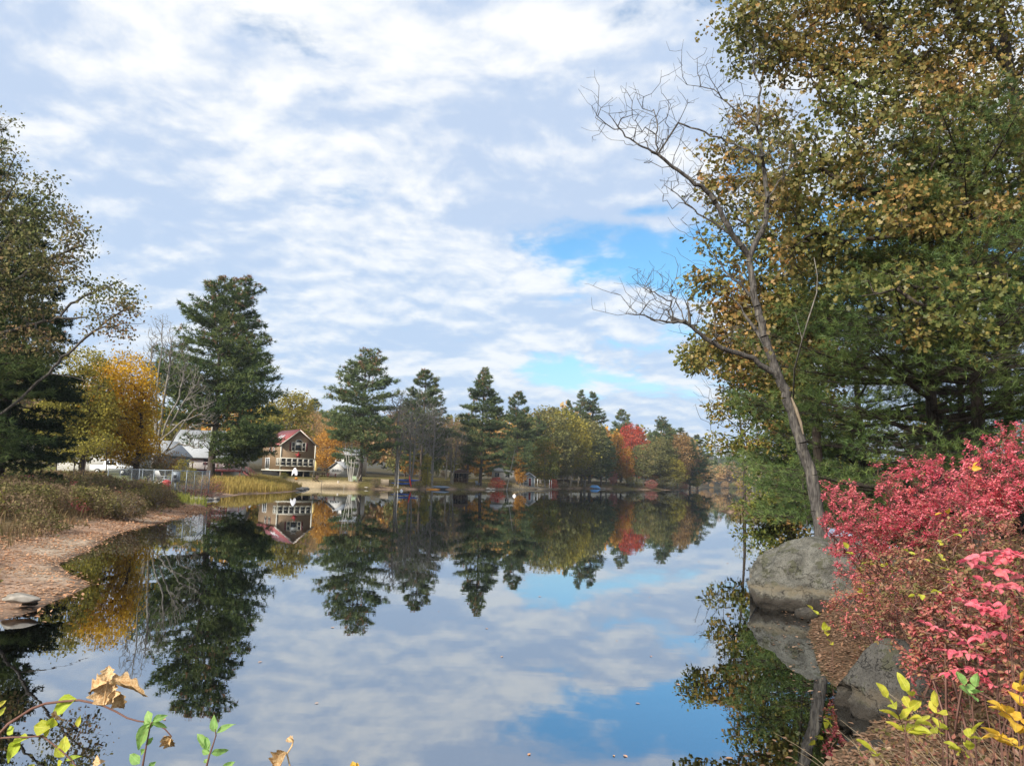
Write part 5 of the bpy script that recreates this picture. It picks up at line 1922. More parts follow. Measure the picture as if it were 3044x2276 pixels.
def big_oak():
    d = 25.0
    r = np.random.default_rng(5)
    base = stand(3120, d)
    base[0] = at(3120, 900, d)[0]
    t = thing('oak_tree', 'big oak with green to russet leaves filling the upper right', 'tree', base)
    A = lambda u, v, dd=d: at(u, v, dd) - base
    trunk = [np.array((0, 0, -.4)), A(3125, 1200), A(3110, 900), A(3085, 640), A(3040, 420), A(3000, 200), A(2960, -50), A(2940, -300)]
    limbs = [([A(3040, 420), A(2900, 320), A(2800, 240), A(2680, 160), A(2560, 60), A(2480, -60)], .13, .03),
             ([A(3085, 640), A(2960, 600), A(2820, 640, 24), A(2700, 620, 23.5), A(2560, 560, 23), A(2440, 500, 23)], .12, .03),
             ([A(3110, 860), A(2960, 780, 24), A(2800, 690, 23), A(2640, 700, 22), A(2520, 720, 22)], .11, .02),
             ([A(3000, 200), A(2860, 60), A(2780, -80)], .10, .03),
             ([A(2560, 260), A(2450, 205), A(2380, 160), A(2300, 120), A(2200, 90)], .07, .015),
             ([A(2800, 240), A(2680, 280), A(2560, 260), A(2430, 262), A(2330, 265)], .08, .015),
             ([A(3110, 980), A(2960, 930, 23), A(2820, 860, 21), A(2700, 850, 20), A(2560, 880, 19.5)], .08, .015),
             ([A(2520, 720, 22), A(2420, 690, 22), A(2340, 740, 22)], .05, .01)]

    def Bl(u, v, dd, rx, rz, ry=None):
        c = A(u, v, dd)
        return (c[0], c[1], c[2], rx, ry or rx * .8, rz)
    blobs = [Bl(2700, 60, 25, 3.4, 2.2), Bl(2480, 40, 25, 2.2, 1.8), Bl(2200, 60, 24.5, 1.2, .9), Bl(2290, 60, 24.5, 1.7, 1.4), Bl(2230, 160, 24.5, 1.2, .9), Bl(2400, 180, 24.5, 1.4, 1.0), Bl(2900, 150, 25, 3.2, 2.2), Bl(2850, 420, 24, 3.0, 2.2), Bl(2620, 420, 23.5, 2.6, 2.0),
             Bl(2440, 560, 23, 1.7, 1.6), Bl(2340, 450, 23, 1.1, 1.5), Bl(2600, 680, 22.5, 2.2, 1.6), Bl(2820, 680, 22.5, 2.6, 1.6), Bl(2440, 760, 22, 1.4, 1.2), Bl(2980, 560, 23, 2.0, 2.4), Bl(2560, 880, 21, 1.1, .6),
             Bl(2720, 900, 20, 1.3, .8), Bl(2860, 960, 19.5, 1.2, .8), Bl(2980, 900, 20, 1.3, 1.1), Bl(2760, -180, 25, 4.5, 2.6), Bl(2470, -120, 25, 2.4, 1.6), Bl(2330, 640, 22.5, .9, 1.2), Bl(2560, 240, 24, 1.8, 1.4)]
    w, l, s = broadleaf(14, blobs, 1650, 30, .160, r, .34, .1, .21, 'oak', .010, .55, np.array(trunk), limbs, .35, .35, .45, .46, radial=True)
    part('trunk', *w, M['bark_dark'], t, True)
    part('crown', *l, M['oak'], t)


big_oak()


def point_oak():
    d = 62.0
    r = np.random.default_rng(6)
    base = stand(2352, d, 1545)
    base[2] = max(base[2], .1)
    t = thing('oak_tree', 'green oak with russet edges leaning over the water beyond the boulder', 'tree', base)
    A = lambda u, v, dd=d: at(u, v, dd) - base

    def Bl(u, v, rx, rz):
        c = A(u, v)
        return (c[0], c[1], c[2], rx, rx * .9, rz)
    trunk = [np.array((0, 0, -.4)), A(2350, 1500), A(2346, 1420), A(2352, 1300), A(2362, 1180), A(2370, 1060)]
    limbs = [([A(2350, 1330), A(2290, 1270), A(2220, 1220), A(2150, 1180)], .14, .03), ([A(2360, 1200), A(2290, 1120), A(2210, 1060), A(2120, 1030)], .12, .03), ([A(2350, 1450), A(2290, 1440), A(2240, 1470)], .09, .02),
             ([A(2352, 1300), A(2420, 1260), A(2480, 1220)], .12, .03), ([A(2348, 1480), A(2310, 1500), A(2270, 1530)], .06, .015), ([A(2240, 1250), A(2205, 1300), A(2160, 1330)], .07, .012)]
    blobs = [Bl(2150, 1070, 3.0, 1.5), Bl(2080, 1050, 1.4, .9), Bl(2260, 1080, 3.4, 2.4), Bl(2230, 1180, 2.6, 1.8), Bl(2170, 1215, 1.8, 1.0), Bl(2340, 1200, 3.2, 3.0), Bl(2270, 1290, 2.6, 1.4), Bl(2180, 1330, 1.9, .8), Bl(2130, 1310, .9, .5), Bl(2330, 1380, 2.6, 1.8),
             Bl(2300, 1480, 2.0, 1.2), Bl(2250, 1515, 1.6, .6), Bl(2400, 1440, 2.4, 1.8), Bl(2440, 1280, 3.0, 3.0), Bl(2340, 1530, 1.6, .7), Bl(2370, 960, 3.2, 2.6), Bl(2280, 940, 2.0, 1.8), Bl(2210, 960, 1.6, 1.1)]
    w, l, s = broadleaf(16, blobs, 900, 34, .30, r, .34, .05, .34, 'ellipse', .013, .9, np.array(trunk), limbs, .3, .4, .4, radial=True)
    part('trunk', *w, M['bark_dark'], t, True)
    part('crown', *l, M['oak_low'], t)


point_oak()


def thin_oak():
    d = 29.0
    r = np.random.default_rng(16)
    base = stand(2440, d)
    base[0] = at(2440, 1300, d)[0]
    base[2] = hz(base[0], d)
    t = thing('oak_tree', 'thin-leaved olive oak just behind the leaning dead tree', 'tree', base)
    A = lambda u, v, dd=d: at(u, v, dd) - base

    def Bl(u, v, rx, rz):
        c = A(u, v)
        return (c[0], c[1], c[2], rx, rx * .9, rz)
    trunk = [np.array((0, 0, -.4)), A(2435, 1400), A(2420, 1200), A(2400, 1000), A(2380, 800), A(2370, 600), A(2360, 430)]
    limbs = [([A(2420, 1200), A(2330, 1080), A(2230, 1010), A(2120, 980)], .09, .015), ([A(2400, 1000), A(2310, 900), A(2230, 840), A(2150, 820)], .08, .015), ([A(2385, 850), A(2310, 740), A(2240, 680), A(2190, 650)], .07, .012),
             ([A(2375, 650), A(2310, 560), A(2240, 480), A(2190, 440)], .06, .012), ([A(2362, 450), A(2310, 370), A(2240, 320)], .05, .012), ([A(2420, 1200), A(2480, 1080), A(2540, 1000)], .08, .015)]
    blobs = [Bl(2300, 930, 1.6, 1.2), Bl(2220, 860, 1.2, .8), Bl(2200, 980, 1.5, .6), Bl(2120, 1010, 1.0, .45), Bl(2260, 1060, 1.6, .8), Bl(2300, 760, 1.3, 1.0), Bl(2230, 690, .9, .7), Bl(2290, 580, 1.1, 1.0), Bl(2210, 450, .8, .6), Bl(2270, 350, .9, .8), Bl(2340, 640, 1.3, 1.5), Bl(2400, 880, 1.6, 1.6), Bl(2190, 760, .6, .4), Bl(2160, 900, .8, .5), Bl(2500, 1020, 1.4, 1.2), Bl(2380, 1120, 1.6, 1.2), Bl(2180, 330, .6, .5), Bl(2150, 440, .7, .5), Bl(2130, 560, .7, .5), Bl(2160, 640, .8, .5), Bl(2110, 720, .6, .4), Bl(2100, 830, .7, .45), Bl(2070, 900, .5, .3), Bl(2140, 520, .6, .5), Bl(2080, 1060, .8, .5), Bl(2230, 560, .9, .7)]
    w, l, s = broadleaf(14, blobs, 860, 18, .18, r, .20, .05, .24, 'oak', .009, .55, np.array(trunk), limbs, .3, .3, .4, .44, radial=True)
    part('trunk', *w, M['bark_dark'], t, True)
    part('crown', *l, M['oak'], t)


thin_oak()

# slim tree and pale stem on the spit, bare-twigged tree behind
tb = stand(2212, 78, 1520); tb[2] = max(hz(tb[0], 78), .05)
r7 = np.random.default_rng(70)
s7 = Skel()
s7.line([at(u, v, 78) - tb for u, v in [(2213, 1530), (2213, 1480), (2212, 1400), (2205, 1300), (2195, 1200), (2190, 1120)]], .20, .05, sub=3)
s7.grow(in_blobs([tuple(at(2150, 1190, 78) - tb) + (3.4, 2.0, 3.6), tuple(at(2230, 1130, 78) - tb) + (2.5, 2, 3.2)], 150, r7, .2), r7, .7, 1.2, 8)
t7 = thing('slim_tree', 'slim thin-twigged tree standing on the tip of the little spit', 'tree', tb)
part('trunk', *s7.wood(.013, .42), M['bark_dark'], t7, True)
C7 = in_blobs([tuple(at(2212, 1425, 78) - tb) + (1.2, 1.0, 1.5)], 260, r7, .1)
part('low_leaves', *leaves(C7, .17, r7), M['gold_olive'], t7)
q = [at(u, v, 80) - tb for u, v in [(2243, 1500), (2238, 1460), (2232, 1430), (2226, 1400)]]
solo('birch_pole', 'pale thin leaning stem right of the slim tree on the spit', 'tree', *strand(q, .07, .04, 6), M['birch'], tb, 0, True)
CS = np.array([(at(u, 1512, 79)[0] + r7.normal() * .3, 79 + r7.normal() * 1.5, .0) for u in r7.uniform(2165, 2330, 900)])
CS[:, 2] = height(CS[:, :2]).clip(0.02) + r7.uniform(0, 1, 900) ** 1.5 * .55
solo('sedge_clump', 'low brownish green growth along the spit', 'plants', *leaves(CS, .22, r7, 'diamond', -.3), M['weed'])


def near_pine(name, label, u, d, v_top, prof, seed, nb, tufts, az0=None, clear=.1, tr=.26, ln=.20, wd=.011, m=22, sag=.0, zs=None, v_mid=1300):
    tufts, nb, wd, ln = int(tufts * 2.2), int(nb * 1.2), wd * 1.05, ln * .98
    m = int(m * .76)
    wd *= 1.2
    r = np.random.default_rng(seed)
    base = stand(u, d)
    base[0] = at(u, v_mid, d)[0]
    base[2] = hz(base[0], d)
    H = at(u, v_top, d)[2] - base[2]
    az = None
    if az0 is not None:
        n = nb if zs is None else len(zs)
        az = r.normal(size=n) * az0[1] + az0[0]
    w, n, t = pine(H, prof, r, nb, tufts, ln, wd, m, tr, clear, (), .04, .30, zs=zs, sag=sag, az=az, twr=.007, whorl=.62)
    return place_tree(name, label, 'pine tree', base, w, n, M['bark_dark'], M['pine_near'], 'pines on the right bank')


# the pines on the right bank: long level boughs reaching out over the water
near_pine('white_pine', 'white pine with soft green boughs behind the red bushes, nearest to the water', 2770, 25, 560, [(.02, 5.0), (.1, 6.2), (.3, 6.8), (.5, 6.4), (.7, 5.0), (.9, 2.4), (1, .6)], 201, 104, 80, None, .045)
near_pine('white_pine', 'dark pine trunk leaning slightly behind the tallest red bush', 2905, 23, 300, [(.2, 2.0), (.4, 4.0), (.6, 5.0), (.8, 3.5), (1, .6)], 202, 60, 60, None, .38, .24)
near_pine('white_pine', 'dark pine at the right edge of the picture', 3010, 27, 420, [(.2, 3.0), (.4, 4.6), (.7, 4.4), (1, .6)], 203, 60, 56, None, .34, .22)
near_pine('white_pine', 'slim dark pine trunk between the other two on the right bank', 2862, 30, 380, [(.25, 2.5), (.5, 4.4), (.8, 3.4), (1, .6)], 204, 52, 50, None, .3, .16)
near_pine('white_pine', 'dark pine deep behind the leaning dead tree', 2560, 34, 700, [(.08, 4.6), (.3, 5.6), (.6, 4.6), (.85, 2.6), (1, .5)], 205, 84, 52, None, .06, .22, .26, .020, 16)


# understorey wood on the right bank, deep shade behind the trunks
def right_woods():
    r = np.random.default_rng(88)
    parts = {'oak_low': [], 'hemlock': []}
    for i in range(34):
        u = r.uniform(2430, 3240)
        d = r.uniform(36, 62)
        x = ray(u, 1350)[0] * d
        z = hz(x, d)
        C = in_blobs([(x, d, z + r.uniform(1.0, 5.5), r.uniform(1.6, 2.8), 1.8, r.uniform(1.0, 2.2))], 420, r, .2)
        k = 'hemlock' if r.uniform() < .6 else 'oak_low'
        parts[k].append(leaves(C, .34, r))
    mats, V, F, fm, n = [], [], [], [], 0
    for i, (k, l) in enumerate(parts.items()):
        v, f = join(l)
        mats.append(M[k]); V.append(v)
        for g in f:
            F.append(g + n); fm.append(np.full(len(g), i))
        n += len(v)
    o = link('bank_undergrowth', mesh_np('bank_undergrowth', np.concatenate(V), F, False, mats, np.concatenate(fm)))
    o['kind'] = 'stuff'
    o['label'] = 'dark undergrowth among the trunks on the right bank'
    o['category'] = 'undergrowth'


right_woods()


# ------------------------------------------------------------------ burning bushes
def bush(label, loc, H, blobs, nt, seed, mm, leaf=.045, per=7, spread=.10, tip=.0035, parts_n=0, stems=7, name='burning_bush', seg=.16, trunkr=.014, group='red autumn bushes on the right bank', wood='twig_red', up=1.0):
    r = np.random.default_rng(seed)
    t = thing(name, label, 'bush', loc, 0, group)
    s = Skel(60000)
    bl = np.array(blobs)
    for i in range(stems):
        q = in_blobs(blobs, 1, r, 0)[0]
        p0 = np.array((r.normal() * .18, r.normal() * .18, -.15))
        mid = (p0 + q) / 2 + np.array((0, 0, .25))
        f = np.linspace(0, 1, 7)[:, None]
        s.line((1 - f) ** 2 * p0 + 2 * f * (1 - f) * mid + f ** 2 * q, trunkr, trunkr * .35, par=-1, sub=2)
    T = in_blobs(blobs, nt, r, .45)
    spike = r.uniform(size=nt) < .22
    T[spike] += np.column_stack([r.normal(size=(nt, 2)) * .10, r.uniform(.05, .32, nt)])[spike]
    s.grow(T, r, seg, up, 0, .10, .08)
    part('stems', *s.wood(tip, .42, 5, trunkr), M[wood], t, True)
    # leaves in ranks along the outer twigs
    R, cnt = s.radii(tip, .42)
    k = np.nonzero((cnt > 0) & (cnt <= 2) & (s.par[:s.n] >= 0))[0]
    pick = r.choice(k, nt * per)
    a, b = s.P[s.par[pick]], s.P[pick]
    f = r.uniform(size=(len(pick), 1))
    C = a + (b - a) * f
    ax = unit(b - a)
    side = unit(np.cross(ax, np.array((0, 0, 1.0))) * np.where(r.uniform(size=(len(pick), 1)) < .5, 1, -1) + r.normal(size=(len(pick), 3)) * .35)
    D = unit(ax * .55 + side)
    C = C + r.normal(size=C.shape) * spread * .25
    if parts_n:
        # the largest-looking leaves are single objects
        wpos = C + np.array(loc)
        dist = np.linalg.norm(wpos - np.array((0, 0, EYE)), axis=1)
        o_ = np.argsort(dist)
        near, rest = o_[:parts_n], o_[parts_n:]
        me = single_leaf('ellipse', M[mm])
        for i in near:
            leaf_part(t, me, C[i], D[i], leaf * r.uniform(.8, 1.25), r)
        C, D = C[rest], D[rest]
    old = r.uniform(size=len(C)) < (.05 if mm == 'burning' else .15)
    o = part('leaf_mass', *leaves(C[~old], leaf, r, 'ellipse', .35, D[~old], .6), M[mm], t)
    o['kind'] = 'stuff'
    o = part('faded_leaves', *leaves(C[old], leaf, r, 'ellipse', .35, D[old], .2), M['dull_olive'], t)
    o['kind'] = 'stuff'
    return t


_LEAFCACHE = {}


def single_leaf(kind, mm):
    """leaf blades with folded midribs, four curls of each sort, shared by all leaves of that sort"""
    key = (kind, mm.name)
    if key not in _LEAFCACHE:
        out = []
        for var in range(4):
            q = np.random.default_rng(900 + var)
            n = 9
            V, F = [], []
            curl, twist, fold = q.uniform(-.05, .42), q.normal() * .5, q.uniform(.15, .6)
            ph = q.uniform(0, 6, 2)
            for i in range(n):
                f = i / (n - 1)
                if kind == 'ellipse':
                    w = .24 * math.sin(math.pi * f ** .9) ** .8
                elif kind == 'ovate':
                    w = .34 * math.sin(math.pi * f ** .72) ** .9
                else:
                    w = .30 * math.sin(math.pi * f ** .8)
                z = -curl * f * f
                for g in (-1, -.5, 0, .5, 1):
                    ww = w * (1 + .10 * math.sin(f * 11 + ph[0 if g < 0 else 1]))
                    x = g * ww
                    zz = z + abs(x) * fold + .03 * math.sin(f * 9 + ph[0] + g * 2)
                    a = twist * (f - .3)
                    V.append((x * math.cos(a) - (zz - z) * math.sin(a), f + .02 * math.sin(f * 5 + ph[1]), z + x * math.sin(a) + (zz - z) * math.cos(a)))
            for i in range(n - 1):
                for j in range(4):
                    b = i * 5 + j
                    F.append((b, b + 1, b + 6, b + 5))
            out.append(mesh_np('leaf', np.array(V), np.array(F), True, [mm]))
        _LEAFCACHE[key] = out
    return _LEAFCACHE[key]


def leaf_part(parent, me, c, d, size, r, up=None, name='leaf'):
    me = me[r.integers(len(me))] if isinstance(me, list) else me
    d = np.asarray(d) / np.linalg.norm(d)
    nn = np.array((0, 0, 1.0)) * .9 + r.normal(size=3) * .45 if up is None else np.asarray(up)
    x = np.cross(d, nn); x /= np.linalg.norm(x)
    z = np.cross(x, d)
    mt = Matrix(((x[0] * size, d[0] * size, z[0] * size, c[0]), (x[1] * size, d[1] * size, z[1] * size, c[1]), (x[2] * size, d[2] * size, z[2] * size, c[2]), (0, 0, 0, 1)))
    return link(name, me, parent, mt)


def blobs_at(loc, lst):
    """ellipsoids given by photo pixel, distance and half sizes in metres"""
    out = []
    for (u, v, d, rx, ry, rz) in lst:
        p = at(u, v, d) - np.array(loc)
        out.append((p[0], p[1], p[2], rx, ry, rz))
    return out


def bloc(u, v, d):
    p = at(u, v, d)
    return np.array((p[0], d, hz(p[0], d)))


l1 = bloc(2640, 1660, 15.5)
bush('bright pink-red burning bush beside the large boulder, leftmost of the red ones', l1, 2, blobs_at(l1, [(2560, 1560, 15.0, .75, .7, .50), (2660, 1600, 14.5, .8, .7, .45), (2500, 1480, 15.5, .35, .4, .25), (2580, 1680, 14.5, .7, .6, .35), (2540, 1610, 15.5, .5, .5, .4)]), 900, 301, 'burning', .055, 11)
l2 = bloc(2770, 1560, 15.0)
bush('bright pink-red burning bush in the middle, below the pine trunks', l2, 2.5, blobs_at(l2, [(2760, 1460, 14.5, .85, .7, .48), (2680, 1450, 14.5, .5, .5, .36), (2830, 1530, 14.0, .8, .7, .4), (2730, 1560, 14.0, .7, .6, .35), (2790, 1390, 14.5, .25, .3, .25)]), 900, 302, 'burning', .053, 11)
l3 = bloc(2990, 1560, 12.5)
bush('tallest bright red burning bush at the right edge', l3, 3, blobs_at(l3, [(2990, 1420, 12.0, .75, .7, .5), (2930, 1480, 12.0, .55, .5, .36), (3040, 1360, 12.0, .5, .5, .45), (3000, 1530, 11.5, .6, .6, .3)]), 860, 303, 'burning', .048, 12)
l4 = bloc(2800, 1800, 10.0)
bush('dull reddish green bush filling the middle of the right bank', l4, 2, blobs_at(l4, [(2760, 1700, 10.5, .95, .7, .30), (2900, 1680, 9.5, .9, .7, .36), (2840, 1800, 8.8, .85, .7, .34), (2700, 1790, 10.0, .55, .5, .25), (2960, 1620, 10.0, .6, .5, .3)]), 820, 304, 'dull_olive', .052, 11)
l5 = bloc(2900, 1960, 7.0)
bush('dull reddish bush low at the right, above the yellow-green sprigs', l5, 2, blobs_at(l5, [(2880, 1900, 7.2, .55, .5, .26), (2980, 1850, 6.6, .6, .5, .32), (2800, 1960, 7.4, .4, .4, .18), (3000, 2000, 6.2, .5, .4, .22)]), 640, 305, 'burning_dull', .046, 10, 300 and 0)
l6 = bloc(2690, 1850, 11.5)
bush('faded red-brown growth between the boulders', l6, 1.2, blobs_at(l6, [(2560, 1800, 13.0, .7, .6, .18), (2640, 1760, 12.5, .7, .6, .22), (2680, 1830, 11.0, .5, .5, .2), (2760, 1960, 8.8, .35, .35, .26), (2560, 1860, 11.8, .35, .4, .14), (2790, 2060, 7.8, .35, .3, .16)]), 600, 306, 'burning_dull', .048, 9)


def spray(label, root_px, d0, twigs, leaf, mm, seed, kind='ellipse', pairs=7, name='burning_bush', cat='bush', group=None, twr=.004, wood='twig_red', root_z=None, tgap=1.0, hang=.0):
    """a plant near the lens: every twig drawn through photo points at its own distance, every leaf a part"""
    r = np.random.default_rng(seed)
    p0 = at(*root_px, d0)
    loc = np.array((p0[0], d0, hz(p0[0], d0) if root_z is None else root_z))
    t = thing(name, label, cat, loc, 0, group)
    me = single_leaf(kind, M[mm])
    first = at(*root_px, d0) - loc
    for tw in twigs:
        pts = [at(u, v, dd) - loc for (u, v, dd) in tw]
        k = len(pts)
        tt = np.linspace(0, k - 1, (k - 1) * 6 + 1)
        q = np.column_stack([np.interp(tt, np.arange(k), np.array(pts)[:, j]) for j in range(3)])
        if k > 2:
            q[1:-1] = (q[:-2] + q[2:] + 2 * q[1:-1]) / 4
        base = np.array((r.normal() * .05, r.normal() * .05, -.05))
        f = np.linspace(0, 1, 6)[:-1, None]
        lead = base * (1 - f) + q[0] * f + np.array((0, 0, 1.0)) * np.sin(f * np.pi) * .06
        part('twig', *strand(np.concatenate([lead, q]), twr, twr * .4, 6), M[wood], t, True)
        L = np.linalg.norm(np.diff(q, axis=0), axis=1)
        cum = np.concatenate([[0], np.cumsum(L)])
        n = pairs
        for i in range(n):
            s = cum[-1] * (i + .6) / n
            c = np.array([np.interp(s, cum, q[:, j]) for j in range(3)])
            c2 = np.array([np.interp(min(s + .02, cum[-1]), cum, q[:, j]) for j in range(3)])
            ax = c2 - c if np.linalg.norm(c2 - c) > 1e-6 else q[-1] - q[-2]
            ax = ax / np.linalg.norm(ax)
            sd = np.cross(ax, np.array((0, 0, 1.0))); sd /= np.linalg.norm(sd)
            for sg in (-1, 1):
                dd_ = ax * r.uniform(.4, .8) + sd * sg + np.array((0, 0, r.uniform(-.5, .15) - hang)) + r.normal(size=3) * .15
                leaf_part(t, me, c, dd_, leaf * r.uniform(.75, 1.2), r)
        leaf_part(t, me, q[-1], q[-1] - q[-2], leaf, r)
    return t


spray('close pink-red burning bush sprays hanging in from the right edge', (3060, 1900), 3.4,
      [[(3060, 1665, 3.2), (2990, 1635, 3.2), (2930, 1650, 3.15), (2870, 1668, 3.1)], [(3060, 1720, 3.3), (3000, 1700, 3.25), (2950, 1695, 3.2), (2905, 1680, 3.2)], [(3070, 1760, 3.2), (3010, 1740, 3.15), (2960, 1750, 3.1), (2920, 1728, 3.1)],
       [(3040, 1650, 3.3), (3010, 1640, 3.3), (2980, 1660, 3.3)], [(2990, 1800, 3.6), (2920, 1795, 3.6), (2860, 1785, 3.6)], [(3000, 1830, 3.5), (2950, 1815, 3.5), (2900, 1800, 3.5)]],
      .044, 'burning_near', 401, 'ovate', 9, twr=.0026)
spray('pink-red burning bush sprays in the lower right, reaching left over the dull bush', (2990, 2000), 4.0,
      [[(2900, 1925, 4.0), (2840, 1885, 4.0), (2780, 1865, 4.0), (2750, 1850, 4.0)], [(2960, 1900, 3.9), (2900, 1860, 3.9), (2850, 1850, 3.9), (2830, 1832, 3.9)], [(2960, 1960, 3.9), (2900, 1945, 3.9), (2850, 1935, 3.9), (2800, 1930, 3.9)],
       [(2970, 2000, 3.9), (2910, 1985, 3.9), (2850, 1990, 3.9), (2815, 2000, 3.9)], [(2960, 2040, 3.8), (2930, 2020, 3.8), (2890, 1990, 3.8)], [(2990, 1880, 3.8), (2940, 1880, 3.8), (2900, 1895, 3.8)]],
      .046, 'burning_near', 402, 'ellipse', 9, twr=.0026)
YG = 'yellow-green sprigs at the lower right'
spray('yellow-green sprig with a dozen leaves at the water edge, largest at lower right', (2740, 2276), 2.7,
      [[(2700, 2200, 2.65), (2680, 2150, 2.62), (2665, 2110, 2.6), (2640, 2075, 2.6)], [(2690, 2160, 2.6), (2705, 2110, 2.6), (2708, 2070, 2.6), (2700, 2055, 2.6)], [(2690, 2180, 2.6), (2720, 2160, 2.6)]],
      .062, 'leaf_yg', 403, 'ellipse', 3, 'leafy_sprig', 'plant', YG, .0022, 'twig_red')
spray('yellow-green sprig right of the largest one', (2820, 2260), 2.9, [[(2800, 2190, 2.9), (2790, 2140, 2.9), (2785, 2100, 2.9)], [(2800, 2180, 2.9), (2770, 2160, 2.9)]], .060, 'leaf_yg', 404, 'ellipse', 2, 'leafy_sprig', 'plant', YG, .0022)
spray('green leaf on a bare stalk near the bottom edge', (2640, 2300), 2.6, [[(2640, 2270, 2.6), (2618, 2250, 2.6), (2590, 2230, 2.6)]], .058, 'leaf_yg', 405, 'ellipse', 1, 'leafy_sprig', 'plant', YG, .0018, 'straw')
spray('yellow-green sprig low in the corner, right of the flat stone', (2890, 2290), 2.6, [[(2885, 2250, 2.6), (2875, 2210, 2.6), (2890, 2180, 2.6)], [(2880, 2240, 2.6), (2850, 2225, 2.6)]], .052, 'leaf_yg', 406, 'ellipse', 2, 'leafy_sprig', 'plant', YG, .0022)
spray('golden-orange leaved sprig at the lower right edge', (3050, 2250), 2.8, [[(3040, 2200, 2.8), (3010, 2130, 2.8), (2980, 2110, 2.8)], [(3044, 2160, 2.8), (3030, 2080, 2.8), (3036, 2040, 2.8)], [(3040, 2230, 2.7), (3000, 2200, 2.7), (2965, 2185, 2.7)]], .060, 'leaf_gold', 407, 'ovate', 3, 'leafy_sprig', 'plant', None, .0025)
spray('pale green leaves on a thin stalk between red sprays and yellow sprigs', (2900, 2150), 3.3, [[(2890, 2110, 3.3), (2880, 2060, 3.3), (2865, 2035, 3.3)], [(2890, 2090, 3.3), (2900, 2040, 3.3)]], .060, 'leaf_gr', 408, 'ovate', 1, 'leafy_sprig', 'plant', None, .002)
VG = 'yellow vines in the red bushes'
spray('yellow-leaved vine trailing over the leaf litter below the large boulder', (2480, 1930), 12.0, [[(2470, 1900, 12.0), (2440, 1835, 12.0), (2415, 1812, 12.0)], [(2480, 1930, 12.0), (2462, 1890, 12.0), (2455, 1870, 12.0)]], .13, 'leaf_yg', 409, 'ovate', 2, 'vine', 'plant', VG, .003)
spray('yellow-leaved vine hanging in front of the leftmost red bush', (2600, 1780), 12.3, [[(2610, 1760, 12.3), (2570, 1710, 12.3), (2540, 1660, 12.3), (2520, 1630, 12.3)], [(2610, 1740, 12.3), (2640, 1690, 12.3), (2612, 1665, 12.3), (2580, 1672, 12.3)], [(2600, 1790, 12.3), (2565, 1760, 12.3)]], .13, 'leaf_yg', 410, 'ovate', 3, 'vine', 'plant', VG, .003)
spray('golden-leaved vine high in the middle red bush', (2820, 1600), 11.5, [[(2830, 1560, 11.5), (2820, 1520, 11.5), (2800, 1525, 11.5)], [(2880, 1400, 11.5), (2895, 1385, 11.5)]], .11, 'leaf_gold', 411, 'ovate', 1, 'vine', 'plant', VG, .003)
spray('pale yellow vine across the dull bush in the middle of the right bank', (2860, 1720), 8.0, [[(2820, 1690, 8.0), (2780, 1620, 8.0), (2830, 1590, 8.0), (2860, 1580, 8.0)], [(2840, 1700, 8.0), (2740, 1660, 8.0), (2700, 1640, 8.0)], [(2860, 1720, 8.0), (2780, 1760, 8.0), (2720, 1770, 8.0)]], .07, 'leaf_yg', 412, 'ovate', 3, 'vine', 'plant', VG, .003, 'straw')


# dead stalks, litter and tufts on the right bank
def right_litter():
    r = np.random.default_rng(91)
    P = np.column_stack([r.uniform(2.2, 8.5, 46000), r.uniform(3.2, 20, 46000)])
    d = lake_dist(P)
    k = (d > -.7) & (d < 3.2) & (r.uniform(size=len(P)) < np.where(d < 0, .035, 1.0))
    P = P[k]
    Z = np.maximum(height(P), np.where(lake_dist(P) < 0, .004, -9)) + .012
    C = np.column_stack([P, Z])
    v, f = leaves(C, .070, r, 'diamond', 0.0, np.column_stack([r.normal(size=(len(P), 2)), r.normal(size=len(P)) * .18]), .85)
    o = link('fallen_leaves', mesh_np('fallen_leaves', v, f, False, [M['litter_dark']]))
    o['kind'] = 'stuff'
    o['label'] = 'brown fallen leaves on the right bank below the bushes'
    o['category'] = 'leaves'
    # dry stalks
    n = 520
    B0 = np.column_stack([r.uniform(1.6, 4.6, n), r.uniform(3.0, 7.5, n), np.zeros(n)])
    dd = lake_dist(B0[:, :2]); B0 = B0[dd > .15]
    B0[:, 2] = height(B0[:, :2]) - .03
    lines = []
    for p in B0:
        L = r.uniform(.25, .85)
        h = np.array((-r.uniform(.1, 1.0), r.normal() * .5, r.uniform(.4, 1.2))); h /= np.linalg.norm(h)
        f = np.linspace(0, 1, 5)[:, None]
        lines.append(strand(p + h * f * L + np.array((-.12, 0, -.18)) * f ** 2 * L, .0026, .0010, 3))
    o = link('dry_stalks', mesh_np('dry_stalks', *join(lines), True, [M['straw']]))
    o['kind'] = 'stuff'
    o['label'] = 'tangle of dry tan stalks at the lower right'
    o['category'] = 'stalks'
    n = 11000
    B0 = np.column_stack([r.uniform(2.0, 6.5, n), r.uniform(3.4, 12.5, n)])
    dd = lake_dist(B0); B0 = B0[(dd > .5)]
    z = height(B0)
    C = np.column_stack([B0, z + r.uniform(0, 1, len(B0)) ** 1.4 * .42])
    o = link('low_growth', mesh_np('low_growth', *leaves(C, .055, r, 'ellipse', -.1), False, [M['dull_olive']]))
    o['kind'] = 'stuff'
    o['label'] = 'low reddish green ground growth under the bushes of the right bank'
    o['category'] = 'ground cover'


right_litter()

